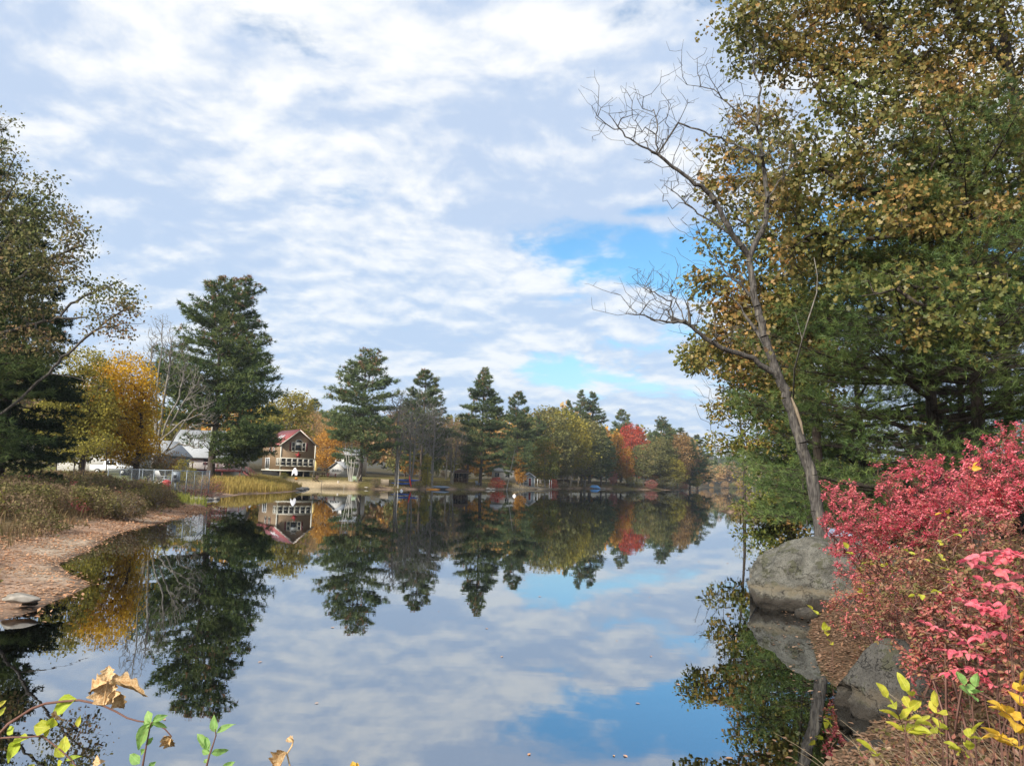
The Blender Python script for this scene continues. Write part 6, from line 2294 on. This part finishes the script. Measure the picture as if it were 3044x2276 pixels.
# ------------------------------------------------------------------ left bank
def hemlock():
    d = 46.0
    r = np.random.default_rng(120)
    base = stand(30, d)
    base[0] = at(20, 1200, d)[0]
    H = at(20, 560, d)[2] - base[2]
    w, n, t = pine(H, [(.0, 3.2), (.15, 4.0), (.35, 3.6), (.55, 2.9), (.75, 1.8), (.9, 1.0), (1, .3)], r, 300, 90, .26, .065, 7, .3, .02, (), .12, .40, sag=.22, twigs=False)
    place_tree('hemlock_tree', 'very dark hemlock at the left edge', 'tree', base, w, n, M['bark_dark'], M['hemlock'])
    base = stand(-150, 40.0)
    r = np.random.default_rng(121)
    w, n, t = pine(H * 1.1, [(.04, 3.0), (.15, 4.0), (.35, 4.0), (.6, 3.2), (.8, 1.8), (1, .3)], r, 160, 50, .34, .05, 10, .3, .05, (), .08, .36, sag=.12, twigs=False)
    place_tree('white_pine', 'pine whose upper boughs show at the left edge above the oak', 'pine tree', base, w, n, M['bark_dark'], M['pine'])


hemlock()


def left_oak():
    d = 39.0
    r = np.random.default_rng(130)
    base = stand(-90, d)
    base[0] = at(-90, 1200, d)[0]
    t = thing('oak_tree', 'leaning oak at the left edge, thin russet leaves on long reaching limbs', 'tree', base)
    A = lambda u, v, dd=d: at(u, v, dd) - base
    trunk = [np.array((0, 0, -.3)), A(-80, 1280), A(-70, 1100), A(-60, 900), A(-40, 700), A(-30, 520)]
    limbs = [([A(-75, 1050), A(0, 993), A(63, 973), A(130, 953), A(196, 945), A(259, 943)], .13, .04), ([A(177, 945), A(208, 902), A(251, 879), A(314, 855), A(377, 827)], .06, .012),
             ([A(-80, 1280), A(60, 1190), A(145, 1110), A(189, 1063), A(236, 1020), A(291, 977), A(354, 965), A(432, 960)], .07, .012), ([A(-60, 900), A(20, 860), A(90, 800), A(170, 760), A(250, 730)], .10, .012),
             ([A(-50, 800), A(40, 690), A(110, 610), A(170, 560)], .09, .012), ([A(-40, 700), A(20, 600), A(60, 520)], .07, .012), ([A(291, 977), A(350, 930), A(400, 890)], .04, .01), ([A(145, 1110), A(250, 1130), A(340, 1160)], .035, .008)]

    def Bl(u, v, rx, rz):
        c = A(u, v)
        return (c[0], c[1], c[2], rx, rx * .9, rz)
    blobs = [Bl(330, 880, 1.2, .9), Bl(400, 920, .7, .6), Bl(290, 950, 1.1, .6), Bl(360, 990, .9, .35), Bl(230, 860, 1.0, .8), Bl(150, 720, 2.0, 1.6), Bl(220, 700, .8, .9), Bl(60, 800, 2.2, 1.6), Bl(60, 600, 1.9, 1.5), Bl(140, 540, .8, .5), Bl(0, 480, 1.2, 1.0), Bl(10, 380, .7, .8), Bl(60, 900, 1.8, 1.0), Bl(0, 680, 2.2, 2.4), Bl(180, 800, 1.2, .8), Bl(90, 1010, 1.6, .7), Bl(200, 640, .7, .6)]
    w, l, s = broadleaf(14, blobs, 800, 14, .17, r, .28, .1, .34, 'diamond', .011, .6, np.array(trunk), limbs, .3, .25, .4, .45)
    part('trunk', *w, M['bark_dead'], t, True)
    part('crown', *l, M['oak_russet'], t)


left_oak()


def yellow_maples():
    r = np.random.default_rng(140)
    for (u, d, blobs_px, nt, lab, mm, seed) in [
        (400, 70, [(400, 1150, 2.1, 2.4), (350, 1230, 2.4, 2.6), (425, 1260, 1.5, 2.2), (300, 1150, 2.0, 2.0), (380, 1340, 1.9, 1.2), (430, 1180, 1.2, 1.6), (360, 1080, 1.6, 1.1), (340, 1310, 1.8, 1.2), (405, 1090, 1.0, 1.0), (290, 1240, 1.9, 1.8), (300, 1110, 1.6, 1.2), (440, 1320, 1.0, 1.0)], 680, 'bright yellow maple on the left bank behind the fenced enclosure', 'yellow', 141),
        (240, 66, [(240, 1180, 2.6, 2.4), (180, 1260, 2.2, 1.8), (270, 1290, 1.9, 1.5), (220, 1340, 2.2, .9), (180, 1170, 1.6, 1.6), (300, 1220, 1.6, 1.6), (260, 1080, 1.8, 1.2)], 520, 'olive-yellow maple left of the bright yellow one', 'gold_olive', 142)]:
        rr = np.random.default_rng(seed)
        base = stand(u, d)
        t = thing('maple_tree', lab, 'tree', base)
        bl = []
        for (a, b, rx, rz) in blobs_px:
            c = at(a, b, d) - base
            bl.append((c[0], c[1] + rr.normal() * .6, c[2], rx, rx, rz))
        w, l, s = broadleaf(10, bl, nt, 30, .21, rr, .13, .12, .42, 'diamond', .012, .7)
        part('trunk', *w, M['bark_dark'], t, True)
        part('crown', *l, M[mm], t)
    # several thin young stems under them
    for i, (u, v0, u1, v1, d) in enumerate([(160, 1440, 170, 1340, 57), (215, 1445, 222, 1330, 55), (238, 1440, 262, 1320, 57), (128, 1440, 120, 1370, 56), (312, 1420, 318, 1310, 60)]):
        b = stand(u, d)
        rr = np.random.default_rng(150 + i)
        s = Skel(3000)
        p1 = at(u1, v1, d) - b
        s.line([np.array((0, 0, -.2)), p1 * .5 + np.array((.08, 0, 0)), p1], .06, .02, sub=3)
        tg = in_blobs([(p1[0], p1[1], p1[2] - .1, 1.1, 1.0, .8)], 46, rr, .2)
        s.grow(tg, rr, .35, 1.2, 4)
        t = thing('young_tree', ['thin young tree left of the dead stump on the lawn', 'thin young tree in front of the white garage', 'forked young tree leaning right before the white pickup', 'thin leftmost young tree beside the hemlock', 'thin young tree under the bright yellow maple'][i], 'tree', b, 0, 'young trees on the left lawn')
        part('trunk', *s.wood(.008, .42), M['bark_dark'], t, True)
        C = np.repeat(s.P[np.array(s.tips)], 12, axis=0)
        part('crown', *leaves(C + rr.normal(size=C.shape) * .24, .14, rr), M['gold_olive'], t)


yellow_maples()


def grey_bare():
    d = 80.0
    r = np.random.default_rng(160)
    base = stand(465, d)
    t = thing('bare_tree', 'many-stemmed pale grey bare tree left of the great pine', 'tree', base, 0, 'leafless trees')
    A = lambda u, v: at(u, v, d) - base
    s = Skel(40000)
    for px, a in [([(460, 1390), (462, 1300), (470, 1180), (478, 1060), (485, 940)], .20), ([(466, 1390), (476, 1290), (492, 1180), (500, 1080), (508, 960)], .18), ([(466, 1330), (455, 1220), (448, 1120), (440, 1000)], .14),
                  ([(470, 1340), (500, 1260), (530, 1180), (548, 1080)], .13), ([(480, 1320), (540, 1250), (600, 1230)], .10), ([(478, 1350), (530, 1320), (590, 1330)], .08), ([(500, 1260), (560, 1170), (610, 1120)], .09),
                  ([(468, 1360), (520, 1300), (580, 1220), (640, 1190)], .09)]:
        q = [A(*p) for p in px]
        q = [p + np.array((0, r.normal() * .5, 0)) for p in q]
        if px[0][1] >= 1380:
            q[0][2] = -.3
            s.line(q, a, .02, par=-1, sub=4, rng=r, jit=.05)
        else:
            s.line(q, a, .02, sub=4, rng=r, jit=.05)
    n0 = 14
    bl = []
    for (u, v, rx, rz) in [(480, 1000, 1.6, 2.6), (520, 1060, 1.6, 2.4), (440, 1080, 1.2, 2.4), (560, 1120, 1.6, 1.6), (600, 1180, 1.5, 1.4), (590, 1290, 1.4, 1.0), (470, 1150, 1.4, 2.0), (620, 1240, 1.2, .8)]:
        c = A(u, v)
        bl.append((c[0], c[1], c[2], rx, rx, rz))
    s.grow(in_blobs(bl, 1500, r, .2), r, .7, 2.4, n0, .05, .05)
    part('trunk', *s.wood(.0115, .40), M['bark_grey'], t, True)


grey_bare()

# shrubs at the inlet
for i, (lab, u, v, d, rx, rz, mm, leaf, nt, per) in enumerate([
        ('orange-yellow bush right of the fenced enclosure', 548, 1400, 64, 1.0, .9, 'gold_olive', .10, 150, 16),
        ('orange-brown bush behind the fenced enclosure', 500, 1375, 72, 1.5, 1.1, 'rust', .13, 150, 16),
        ('olive bush behind the enclosure near the bare tree', 440, 1378, 70, 1.6, .9, 'weed', .13, 160, 18),
        ('dark dense bush overhanging the leaf-strewn beach', 378, 1500, 38, .8, .62, 'weed', .07, 200, 20),
        ('olive bush on the bank in front of the enclosure', 470, 1465, 46, .9, .6, 'weed', .07, 180, 20),
        ('leafy green bush left of the enclosure', 270, 1440, 52, 1.3, .5, 'weed', .10, 160, 18)]):
    b = stand(u, d, v)
    rr = np.random.default_rng(170 + i)
    c = at(u, v, d) - b
    w, l, s = broadleaf(2, [(0, 0, max(c[2], .5), rx, rx, rz), (rx * .6, 0, max(c[2], .5) * .8, rx * .6, rx * .6, rz * .7), (-rx * .6, .2, max(c[2], .5) * .7, rx * .6, rx * .6, rz * .7)], nt, per, leaf, rr, .03, .02, .16, 'diamond', .007, .3, np.array([(0, 0, -.2), (.05, 0, .3), (0, .05, .7)]))
    t = thing('shrub', lab, 'bush', (b[0], b[1], b[2]), 0, 'bushes on the left bank')
    part('stems', *w, M['twig'], t, True)
    part('foliage', *l, M[mm], t)
# purple-brown twiggy shrub
b = stand(600, 68, 1450)
rr = np.random.default_rng(180)
s = Skel(20000)
for k in range(9):
    a = rr.uniform(0, 6.28)
    s.line([np.array((math.cos(a) * .2, math.sin(a) * .2, -.1)), np.array((math.cos(a) * .7, math.sin(a) * .6, .9)), np.array((math.cos(a) * 1.1, math.sin(a) * .9, 1.7))], .022, .008, par=-1, sub=3)
s.grow(in_blobs([(0, 0, 1.4, 1.9, 1.4, 1.0), (1.2, 0, 1.0, 1.2, 1, .7)], 620, rr, .2), rr, .3, 1.5)
t = thing('shrub', 'twiggy purple-brown bare shrub at the little inlet', 'bush', b, 0, 'bushes on the left bank')
part('stems', *s.wood(.008, .4), M['purpletwig'], t, True)
C = np.repeat(s.P[np.array(s.tips)], 3, axis=0)
part('foliage', *leaves(C + rr.normal(size=C.shape) * .15, .06, rr), M['burning_dull'], t)


# uncountable growth: weeds, grass, reeds, litter
def blades(B0, h, w, lean, r, seg=2):
    n = len(B0)
    a = r.uniform(0, 2 * np.pi, n)
    dirv = np.column_stack([np.cos(a), np.sin(a), np.zeros(n)])
    side = np.column_stack([-np.sin(a), np.cos(a), np.zeros(n)])
    H = (h * r.uniform(.55, 1.2, n))[:, None]
    ln = (lean * r.uniform(.2, 1.4, n))[:, None]
    up = np.array((0, 0, 1.0))
    m = B0 + up * H * .55 + dirv * H * ln * .3
    t = B0 + up * H * (1 - .2 * ln) + dirv * H * ln
    W2 = (w * r.uniform(.6, 1.3, n))[:, None] / 2
    V = np.stack([B0 - side * W2, B0 + side * W2, m + side * W2 * .8, m - side * W2 * .8, t], axis=1).reshape(-1, 3)
    b = (np.arange(n) * 5)[:, None]
    return V, [b + np.array([[0, 1, 2, 3]]), b + np.array([[3, 2, 4]])]


def stuff(name, label, cat, VF, mats, fm=None):
    o = link(name, mesh_np(name, VF[0], VF[1], False, mats, fm))
    o['kind'] = 'stuff'
    o['label'] = label
    o['category'] = cat
    return o


def left_growth():
    r = np.random.default_rng(190)
    P = np.column_stack([r.uniform(-42, -8, 90000), r.uniform(12, 62, 90000)])
    d = lake_dist(P)
    az = P[:, 0] / P[:, 1]
    k = (d > 1.4) & (d < 16) & (az > -.80)
    P, d = P[k], d[k]
    dens = sstep(d, 1.3, 2.6) * (1 - .6 * sstep(d, 9, 16)) * (.35 + .65 * (vnoise(P, 2.0, 21) > .42)) * np.clip(24 / P[:, 1], .35, 1)
    P = P[r.uniform(size=len(P)) < dens]
    z = height(P)
    B0 = np.column_stack([P, z])
    hh = .22 + .85 * vnoise(P, 2.6, 22) * sstep(lake_dist(P), 1.4, 3.6)
    keep = r.uniform(size=len(B0)) < .62
    B0, hh, P2 = B0[keep], hh[keep], P[keep]
    V, F = blades(B0, hh * 1.0, .018 + .0006 * P2[:, 1], .6, r)
    stuff('dry_grass', 'dry tan grass and weeds covering the left bank', 'grass', (V, F), [M['drygrass']])
    # leafy weeds: many little leaves on stalks, in clumps
    Q = P[(vnoise(P, 1.9, 23) > .46)]
    Q = Q[r.permutation(len(Q))[:4800]]
    h = (.55 + .95 * vnoise(Q, 2.4, 24)) * sstep(lake_dist(Q), 1.2, 3.2)
    k = 14
    f = r.uniform(size=(len(Q), k)) ** .7
    C = np.concatenate([np.repeat(Q, k, axis=0) + r.normal(size=(len(Q) * k, 2)) * .13, (np.repeat(height(Q), k) + (f * h[:, None]).ravel())[:, None]], axis=1)
    sets = [(M['weed'], [leaves(C, .070 + .0013 * C[:, 1], r, 'diamond', .1)])]
    kinds = ['weed', 'rust', 'burning_dull', 'greenreed', 'weed', 'gold_olive', 'tan_twig']
    by = {}
    for i in range(150):
        q = Q[r.integers(len(Q))]
        if lake_dist([q])[0] < 1.9:
            continue
        zz = hz(*q)
        h_ = r.uniform(.35, .8)
        w_ = r.uniform(.3, .7)
        cc = in_blobs([(q[0], q[1], zz + h_ * .9, w_, w_, h_), (q[0] + w_ * .5, q[1] + .2, zz + h_ * .6, w_ * .7, w_ * .7, h_ * .6)], 170, r, .25)
        by.setdefault(kinds[r.integers(len(kinds))], []).append(leaves(cc, r.uniform(.06, .10) + .0012 * q[1], r, 'diamond', .2))
    sets += [(M[k], v) for k, v in by.items()]
    mats, V, F, fm, n = [], [], [], [], 0
    for i, (mm, lst) in enumerate(sets):
        v, f = join(lst)
        mats.append(mm); V.append(v)
        for g in f:
            F.append(g + n); fm.append(np.full(len(g), i))
        n += len(v)
    stuff('bank_weeds', 'tangled olive, russet and brown weeds along the left bank', 'weeds', (np.concatenate(V), F), mats, np.concatenate(fm))


left_growth()


def reeds():
    r = np.random.default_rng(195)
    P = np.column_stack([r.uniform(-48, -26, 40000), r.uniform(84, 122, 40000)])
    d = lake_dist(P)
    P = P[(d > .6) & (d < 6.5)][:7000]
    V, F = blades(np.column_stack([P, height(P)]), np.full(len(P), 1.05), .07, .25, r)
    stuff('reed_bed', 'belt of tan reeds along the shore before the red-roofed house', 'reeds', (V, F), [M['reed']])
    P = np.column_stack([r.normal(size=1500) * 1.4 - 26.2, r.normal(size=1500) * 3.0 + 58.5])
    d = lake_dist(P)
    P = P[(d > -.3) & (d < 4)]
    V, F = blades(np.column_stack([P, np.maximum(height(P), -.05)]), np.full(len(P), .75), .04, .35, r)
    stuff('sedge', 'bright yellow-green sedge at the tip of the left beach', 'grass', (V, F), [M['greenreed']])
    # rough grass on the far banks
    P = np.column_stack([r.uniform(-36, 75, 90000), r.uniform(120, 300, 90000)])
    d = lake_dist(P)
    k = (d > 1.2) & (d < 9) & ~((P[:, 0] < -24) & (P[:, 1] < 146) & (d < 8))
    P = P[k][:9000]
    V, F = blades(np.column_stack([P, height(P)]), np.full(len(P), .32), .10, .5, r)
    stuff('lawn_grass', 'rough brownish grass along the far shore', 'grass', (V, F), [M['weed']])


reeds()


def left_litter():
    r = np.random.default_rng(197)
    P = np.column_stack([r.uniform(-24, -7.5, 120000), r.uniform(11, 56, 120000)])
    d = lake_dist(P)
    k = (d > -.35) & (d < 3.0) & (r.uniform(size=len(P)) < np.where(d < 0, .08, .35 + .65 * sstep(vnoise(P, 1.4, 41), .35, .62)))
    P, d = P[k], d[k]
    P = P[r.permutation(len(P))[:20000]]
    dd = lake_dist(P)
    C = np.column_stack([P, np.where(dd < 0, .004, height(P)) + .01])
    stuff('fallen_leaves', 'pinkish brown fallen leaves covering the left beach', 'leaves', leaves(C, .062 + .0014 * P[:, 1], r, 'diamond', 0, np.column_stack([r.normal(size=(len(P), 2)), r.normal(size=len(P)) * .2]), .85), [M['litter']])
    # leaves afloat
    n = 170
    y = np.exp(r.uniform(math.log(7), math.log(120), n))
    P = np.column_stack([y * r.uniform(-.62, .5, n), y])
    P = P[lake_dist(P) < -.5]
    P = P[r.uniform(size=len(P)) < np.clip(3.0 / np.maximum(-lake_dist(P), .5), .06, .6)]
    C = np.column_stack([P, np.full(len(P), .006)])
    stuff('floating_leaves', 'scattered pale leaves afloat on the lake', 'leaves', leaves(C, .07, r, 'ellipse', 0, np.column_stack([r.normal(size=(len(P), 2)), np.zeros(len(P))]), 1.0), [M['litter']])


left_litter()
p = on_water(62, 1775, .25)
place_rock('flat pale stone on the leaf-strewn beach at the left edge', (p[0], p[1], .22), 30, (.34, .24, .11), 'stone', .4, 4, .25, None, 'stone', 'stone', -.5)
p = on_water(88, 1788, .12)
place_rock('dark wet stone just below the flat pale one on the beach', (p[0], p[1], .10), 31, (.16, .13, .09), 'granite_dark', .2, 3, .25, None, 'stone', 'stone', -.5)

# ------------------------------------------------------------------ plants close to the lens, lower left
r9 = np.random.default_rng(500)


def near_leaf(t, me, u, v, d, u2, v2, loc, r, d2=None, wide=1.0, name='leaf', up=None):
    """leaf from its stalk end at one photo point to its tip at another"""
    me = me[r.integers(len(me))] if isinstance(me, list) else me
    a, b = at(u, v, d) - loc, at(u2, v2, d2 or d + .01) - loc
    L = np.linalg.norm(b - a)
    dirv = (b - a) / L
    nn = np.array((0, -1.0, .55)) + r.normal(size=3) * .35 if up is None else np.array(up)
    x = np.cross(dirv, nn); x /= np.linalg.norm(x)
    z = np.cross(x, dirv)
    mt = Matrix(((x[0] * L * wide, dirv[0] * L, z[0] * L, a[0]), (x[1] * L * wide, dirv[1] * L, z[1] * L, a[1]), (x[2] * L * wide, dirv[2] * L, z[2] * L, a[2]), (0, 0, 0, 1)))
    return link(name, me, t, mt)


def vine_left():
    D = 1.45
    loc = np.array((at(-40, 2200, D)[0], D, hz(at(-40, 2200, D)[0], D)))
    t = thing('bittersweet_vine', 'arching brown vine with lime and yellow leaves at the lower left', 'plant', loc)
    W_ = lambda pts: [at(u, v, D) - loc for u, v in pts]
    root = np.array((-.02, 0, -.03))
    part('stem', *strand([root] + W_([(-30, 2330), (-15, 2250), (0, 2178), (25, 2150), (60, 2128), (95, 2105), (135, 2090), (185, 2084), (235, 2080), (270, 2087), (308, 2097), (345, 2114), (378, 2133), (410, 2142), (455, 2147), (490, 2165), (510, 2188)]), .0032, .0011, 7), M['twig_red'], t, True)
    part('stem', *strand([root] + W_([(-20, 2320), (-5, 2240), (0, 2192), (35, 2190), (80, 2190), (125, 2185), (150, 2205), (185, 2232), (215, 2260), (235, 2290)]), .0020, .0012, 6), M['twig_red'], t, True)
    lm = single_leaf('ovate', M['leaf_lime'])
    ye = single_leaf('ovate', M['leaf_yg'])
    for (u, v, u2, v2, w, me) in [(228, 2075, 150, 2130, .8, lm), (160, 2130, 148, 2165, 1.0, lm), (150, 2165, 98, 2158, 1.0, ye), (148, 2170, 130, 2185, 1.0, ye), (232, 2160, 240, 2122, .7, ye), (62, 2200, 0, 2275, .55, lm), (84, 2192, 30, 2215, .7, lm),
                                  (188, 2240, 192, 2185, .95, lm), (190, 2250, 165, 2212, .9, ye), (195, 2260, 245, 2246, .55, lm), (185, 2262, 170, 2290, .9, lm), (210, 2270, 225, 2300, .8, lm), (38, 2180, 22, 2155, .9, lm), (-10, 2100, 20, 2080, .7, ye), (-5, 2130, 15, 2098, .6, ye), (0, 2180, -15, 2150, .8, lm), (80, 2285, 105, 2270, .9, ye)]:
        near_leaf(t, me, u, v, D, u2, v2, loc, r9, wide=w)
    tan = withered()
    near_leaf(t, tan, 312, 2095, D, 318, 2015, loc, r9, wide=1.25, name='withered_leaf', up=(0.1, -1, .4))
    near_leaf(t, tan, 318, 2025, D, 322, 1975, loc, r9, wide=1.0, name='withered_leaf', up=(.3, -1, .1))
    near_leaf(t, tan, 325, 2030, D, 437, 2046, loc, r9, wide=.45, name='withered_leaf', up=(0, -.5, 1))
    near_leaf(t, tan, 318, 2030, D, 252, 2052, loc, r9, wide=.7, name='withered_leaf', up=(0, -.7, .8))
    near_leaf(t, tan, 340, 2050, D, 365, 2112, loc, r9, wide=.8, name='withered_leaf', up=(.2, -1, .1))
    part('leaf_stalk', *strand(W_([(308, 2096), (313, 2060), (318, 2022)]), .0012, .0010, 6), M['leaf_tan'], t, True)
    near_leaf(t, tan, 165, 2110, D - .02, 182, 2148, loc, r9, wide=.5, name='withered_leaf')
    near_leaf(t, tan, 490, 2185, D, 515, 2225, loc, r9, wide=.9, name='withered_leaf')
    near_leaf(t, tan, 510, 2188, D, 488, 2205, loc, r9, wide=.9, name='withered_leaf')
    near_leaf(t, tan, 300, 2268, D, 280, 2245, loc, r9, wide=.9, name='withered_leaf')
    near_leaf(t, tan, 298, 2268, D, 312, 2256, loc, r9, wide=1.0, name='withered_leaf')


def withered():
    """curled, ragged dry leaf"""
    if 'withered' in _LEAFCACHE:
        return _LEAFCACHE['withered']
    n, k = 22, 15
    V = []
    for i in range(n):
        f = i / (n - 1)
        w = .42 * math.sin(math.pi * f ** .75) ** .7 * (1 + .22 * math.sin(f * 21))
        for j in range(k):
            g = j / (k - 1) * 2 - 1
            z = .42 * abs(g) ** 1.6 * w * 1.6 - .26 * f * f + .07 * mnoise.noise(Vector((g * 2.2, f * 4.0, .3))) + .03 * mnoise.noise(Vector((g * 6, f * 11, 4.0)))
            V.append((g * w, f + .06 * math.cos(4 * g) * f, z))
    F = [(i * k + j, i * k + j + 1, (i + 1) * k + j + 1, (i + 1) * k + j) for i in range(n - 1) for j in range(k - 1)]
    _LEAFCACHE['withered'] = mesh_np('withered_leaf', np.array(V), np.array(F), True, [M['leaf_tan']])
    return _LEAFCACHE['withered']


vine_left()


def shoot(label, px, D, lv, seed):
    r = np.random.default_rng(seed)
    b = at(px[0][0], 2400, D)
    loc = np.array((b[0], D, hz(b[0], D)))
    t = thing('leafy_shoot', label, 'plant', loc, 0, 'green leafy shoots at the bottom edge')
    pts = [np.array((0, 0, -.03))] + [at(u, v, D) - loc for u, v in px]
    part('stem', *strand(pts, .0020, .0009, 7), M['twig_red'], t, True)
    me = single_leaf('ovate', M['leaf_gr'])
    for (u, v, u2, v2, w) in lv:
        near_leaf(t, me, u, v, D, u2, v2, loc, r, wide=w)


shoot('upright green-leaved shoot left of centre at the bottom edge, taller leaves', [(424, 2276), (432, 2230), (440, 2190), (446, 2160), (450, 2146)], 1.4,
      [(450, 2146, 430, 2112, 1.0), (452, 2144, 500, 2124, .7), (448, 2148, 408, 2230, .62), (448, 2150, 425, 2150, .8), (445, 2165, 470, 2140, .6), (438, 2215, 455, 2190, .9), (415, 2268, 385, 2240, .9), (432, 2225, 420, 2240, .7), (440, 2280, 465, 2262, .8), (450, 2150, 500, 2156, .5)], 510)
shoot('upright green-leaved shoot, right one of the two at the bottom edge', [(614, 2276), (622, 2245), (634, 2210), (642, 2185), (640, 2165)], 1.4,
      [(640, 2175, 636, 2122, .75), (644, 2178, 702, 2150, .55), (622, 2228, 585, 2178, .6), (618, 2222, 612, 2188, .7), (628, 2238, 680, 2228, .6), (624, 2240, 600, 2226, .8), (618, 2268, 608, 2255, .9), (660, 2285, 700, 2262, .7)], 511)
b = at(860, 2400, 1.5)
loc = np.array((b[0], 1.5, hz(b[0], 1.5)))
t = thing('withered_stalk', 'curled withered brown leaf on a stalk at the bottom edge', 'plant', loc)
part('stem', *strand([np.array((0, 0, -.03))] + [at(u, v, 1.5) - loc for u, v in [(862, 2276), (853, 2240), (868, 2215), (872, 2200), (860, 2190)]], .0018, .0014, 6), M['leaf_tan'], t, True)
near_leaf(t, withered(), 852, 2235, 1.5, 800, 2290, loc, r9, wide=.7, name='withered_leaf')
near_leaf(t, withered(), 868, 2205, 1.5, 852, 2188, loc, r9, wide=.9, name='withered_leaf')
b = at(1052, 2400, 1.5)
loc = np.array((b[0], 1.5, hz(b[0], 1.5)))
t = thing('flower_head', 'yellow leaf tip poking in at the bottom edge', 'plant', loc)
part('stem', *strand([np.array((0, 0, -.03)), at(1052, 2330, 1.5) - loc, at(1052, 2275, 1.5) - loc], .0018, .0014, 6), M['twig_red'], t, True)
near_leaf(t, single_leaf('ovate', M['leaf_gold']), 1052, 2285, 1.5, 1048, 2260, loc, r9, wide=1.1)
near_leaf(t, single_leaf('ovate', M['leaf_gold']), 1054, 2290, 1.5, 1064, 2264, loc, r9, wide=1.1)

# ------------------------------------------------------------------ the air over the lake
def build_haze():
    m, B, out = mat('lake_haze')
    v = B.n('ShaderNodeVolumePrincipled', {'Color': (.80, .88, 1.0, 1), 'Density': .00018, 'Anisotropy': .2})
    B.t.links.new(v.outputs[0], out.inputs['Volume'])
    mb = MB(); mb.box(-9500, -9500, -6, 9500, 9500, 135)
    o = link('haze', mesh_np('haze', *mb.out(), False, [m]))
    o['kind'] = 'stuff'
    o['label'] = 'thin bluish haze over the lake'


build_haze()
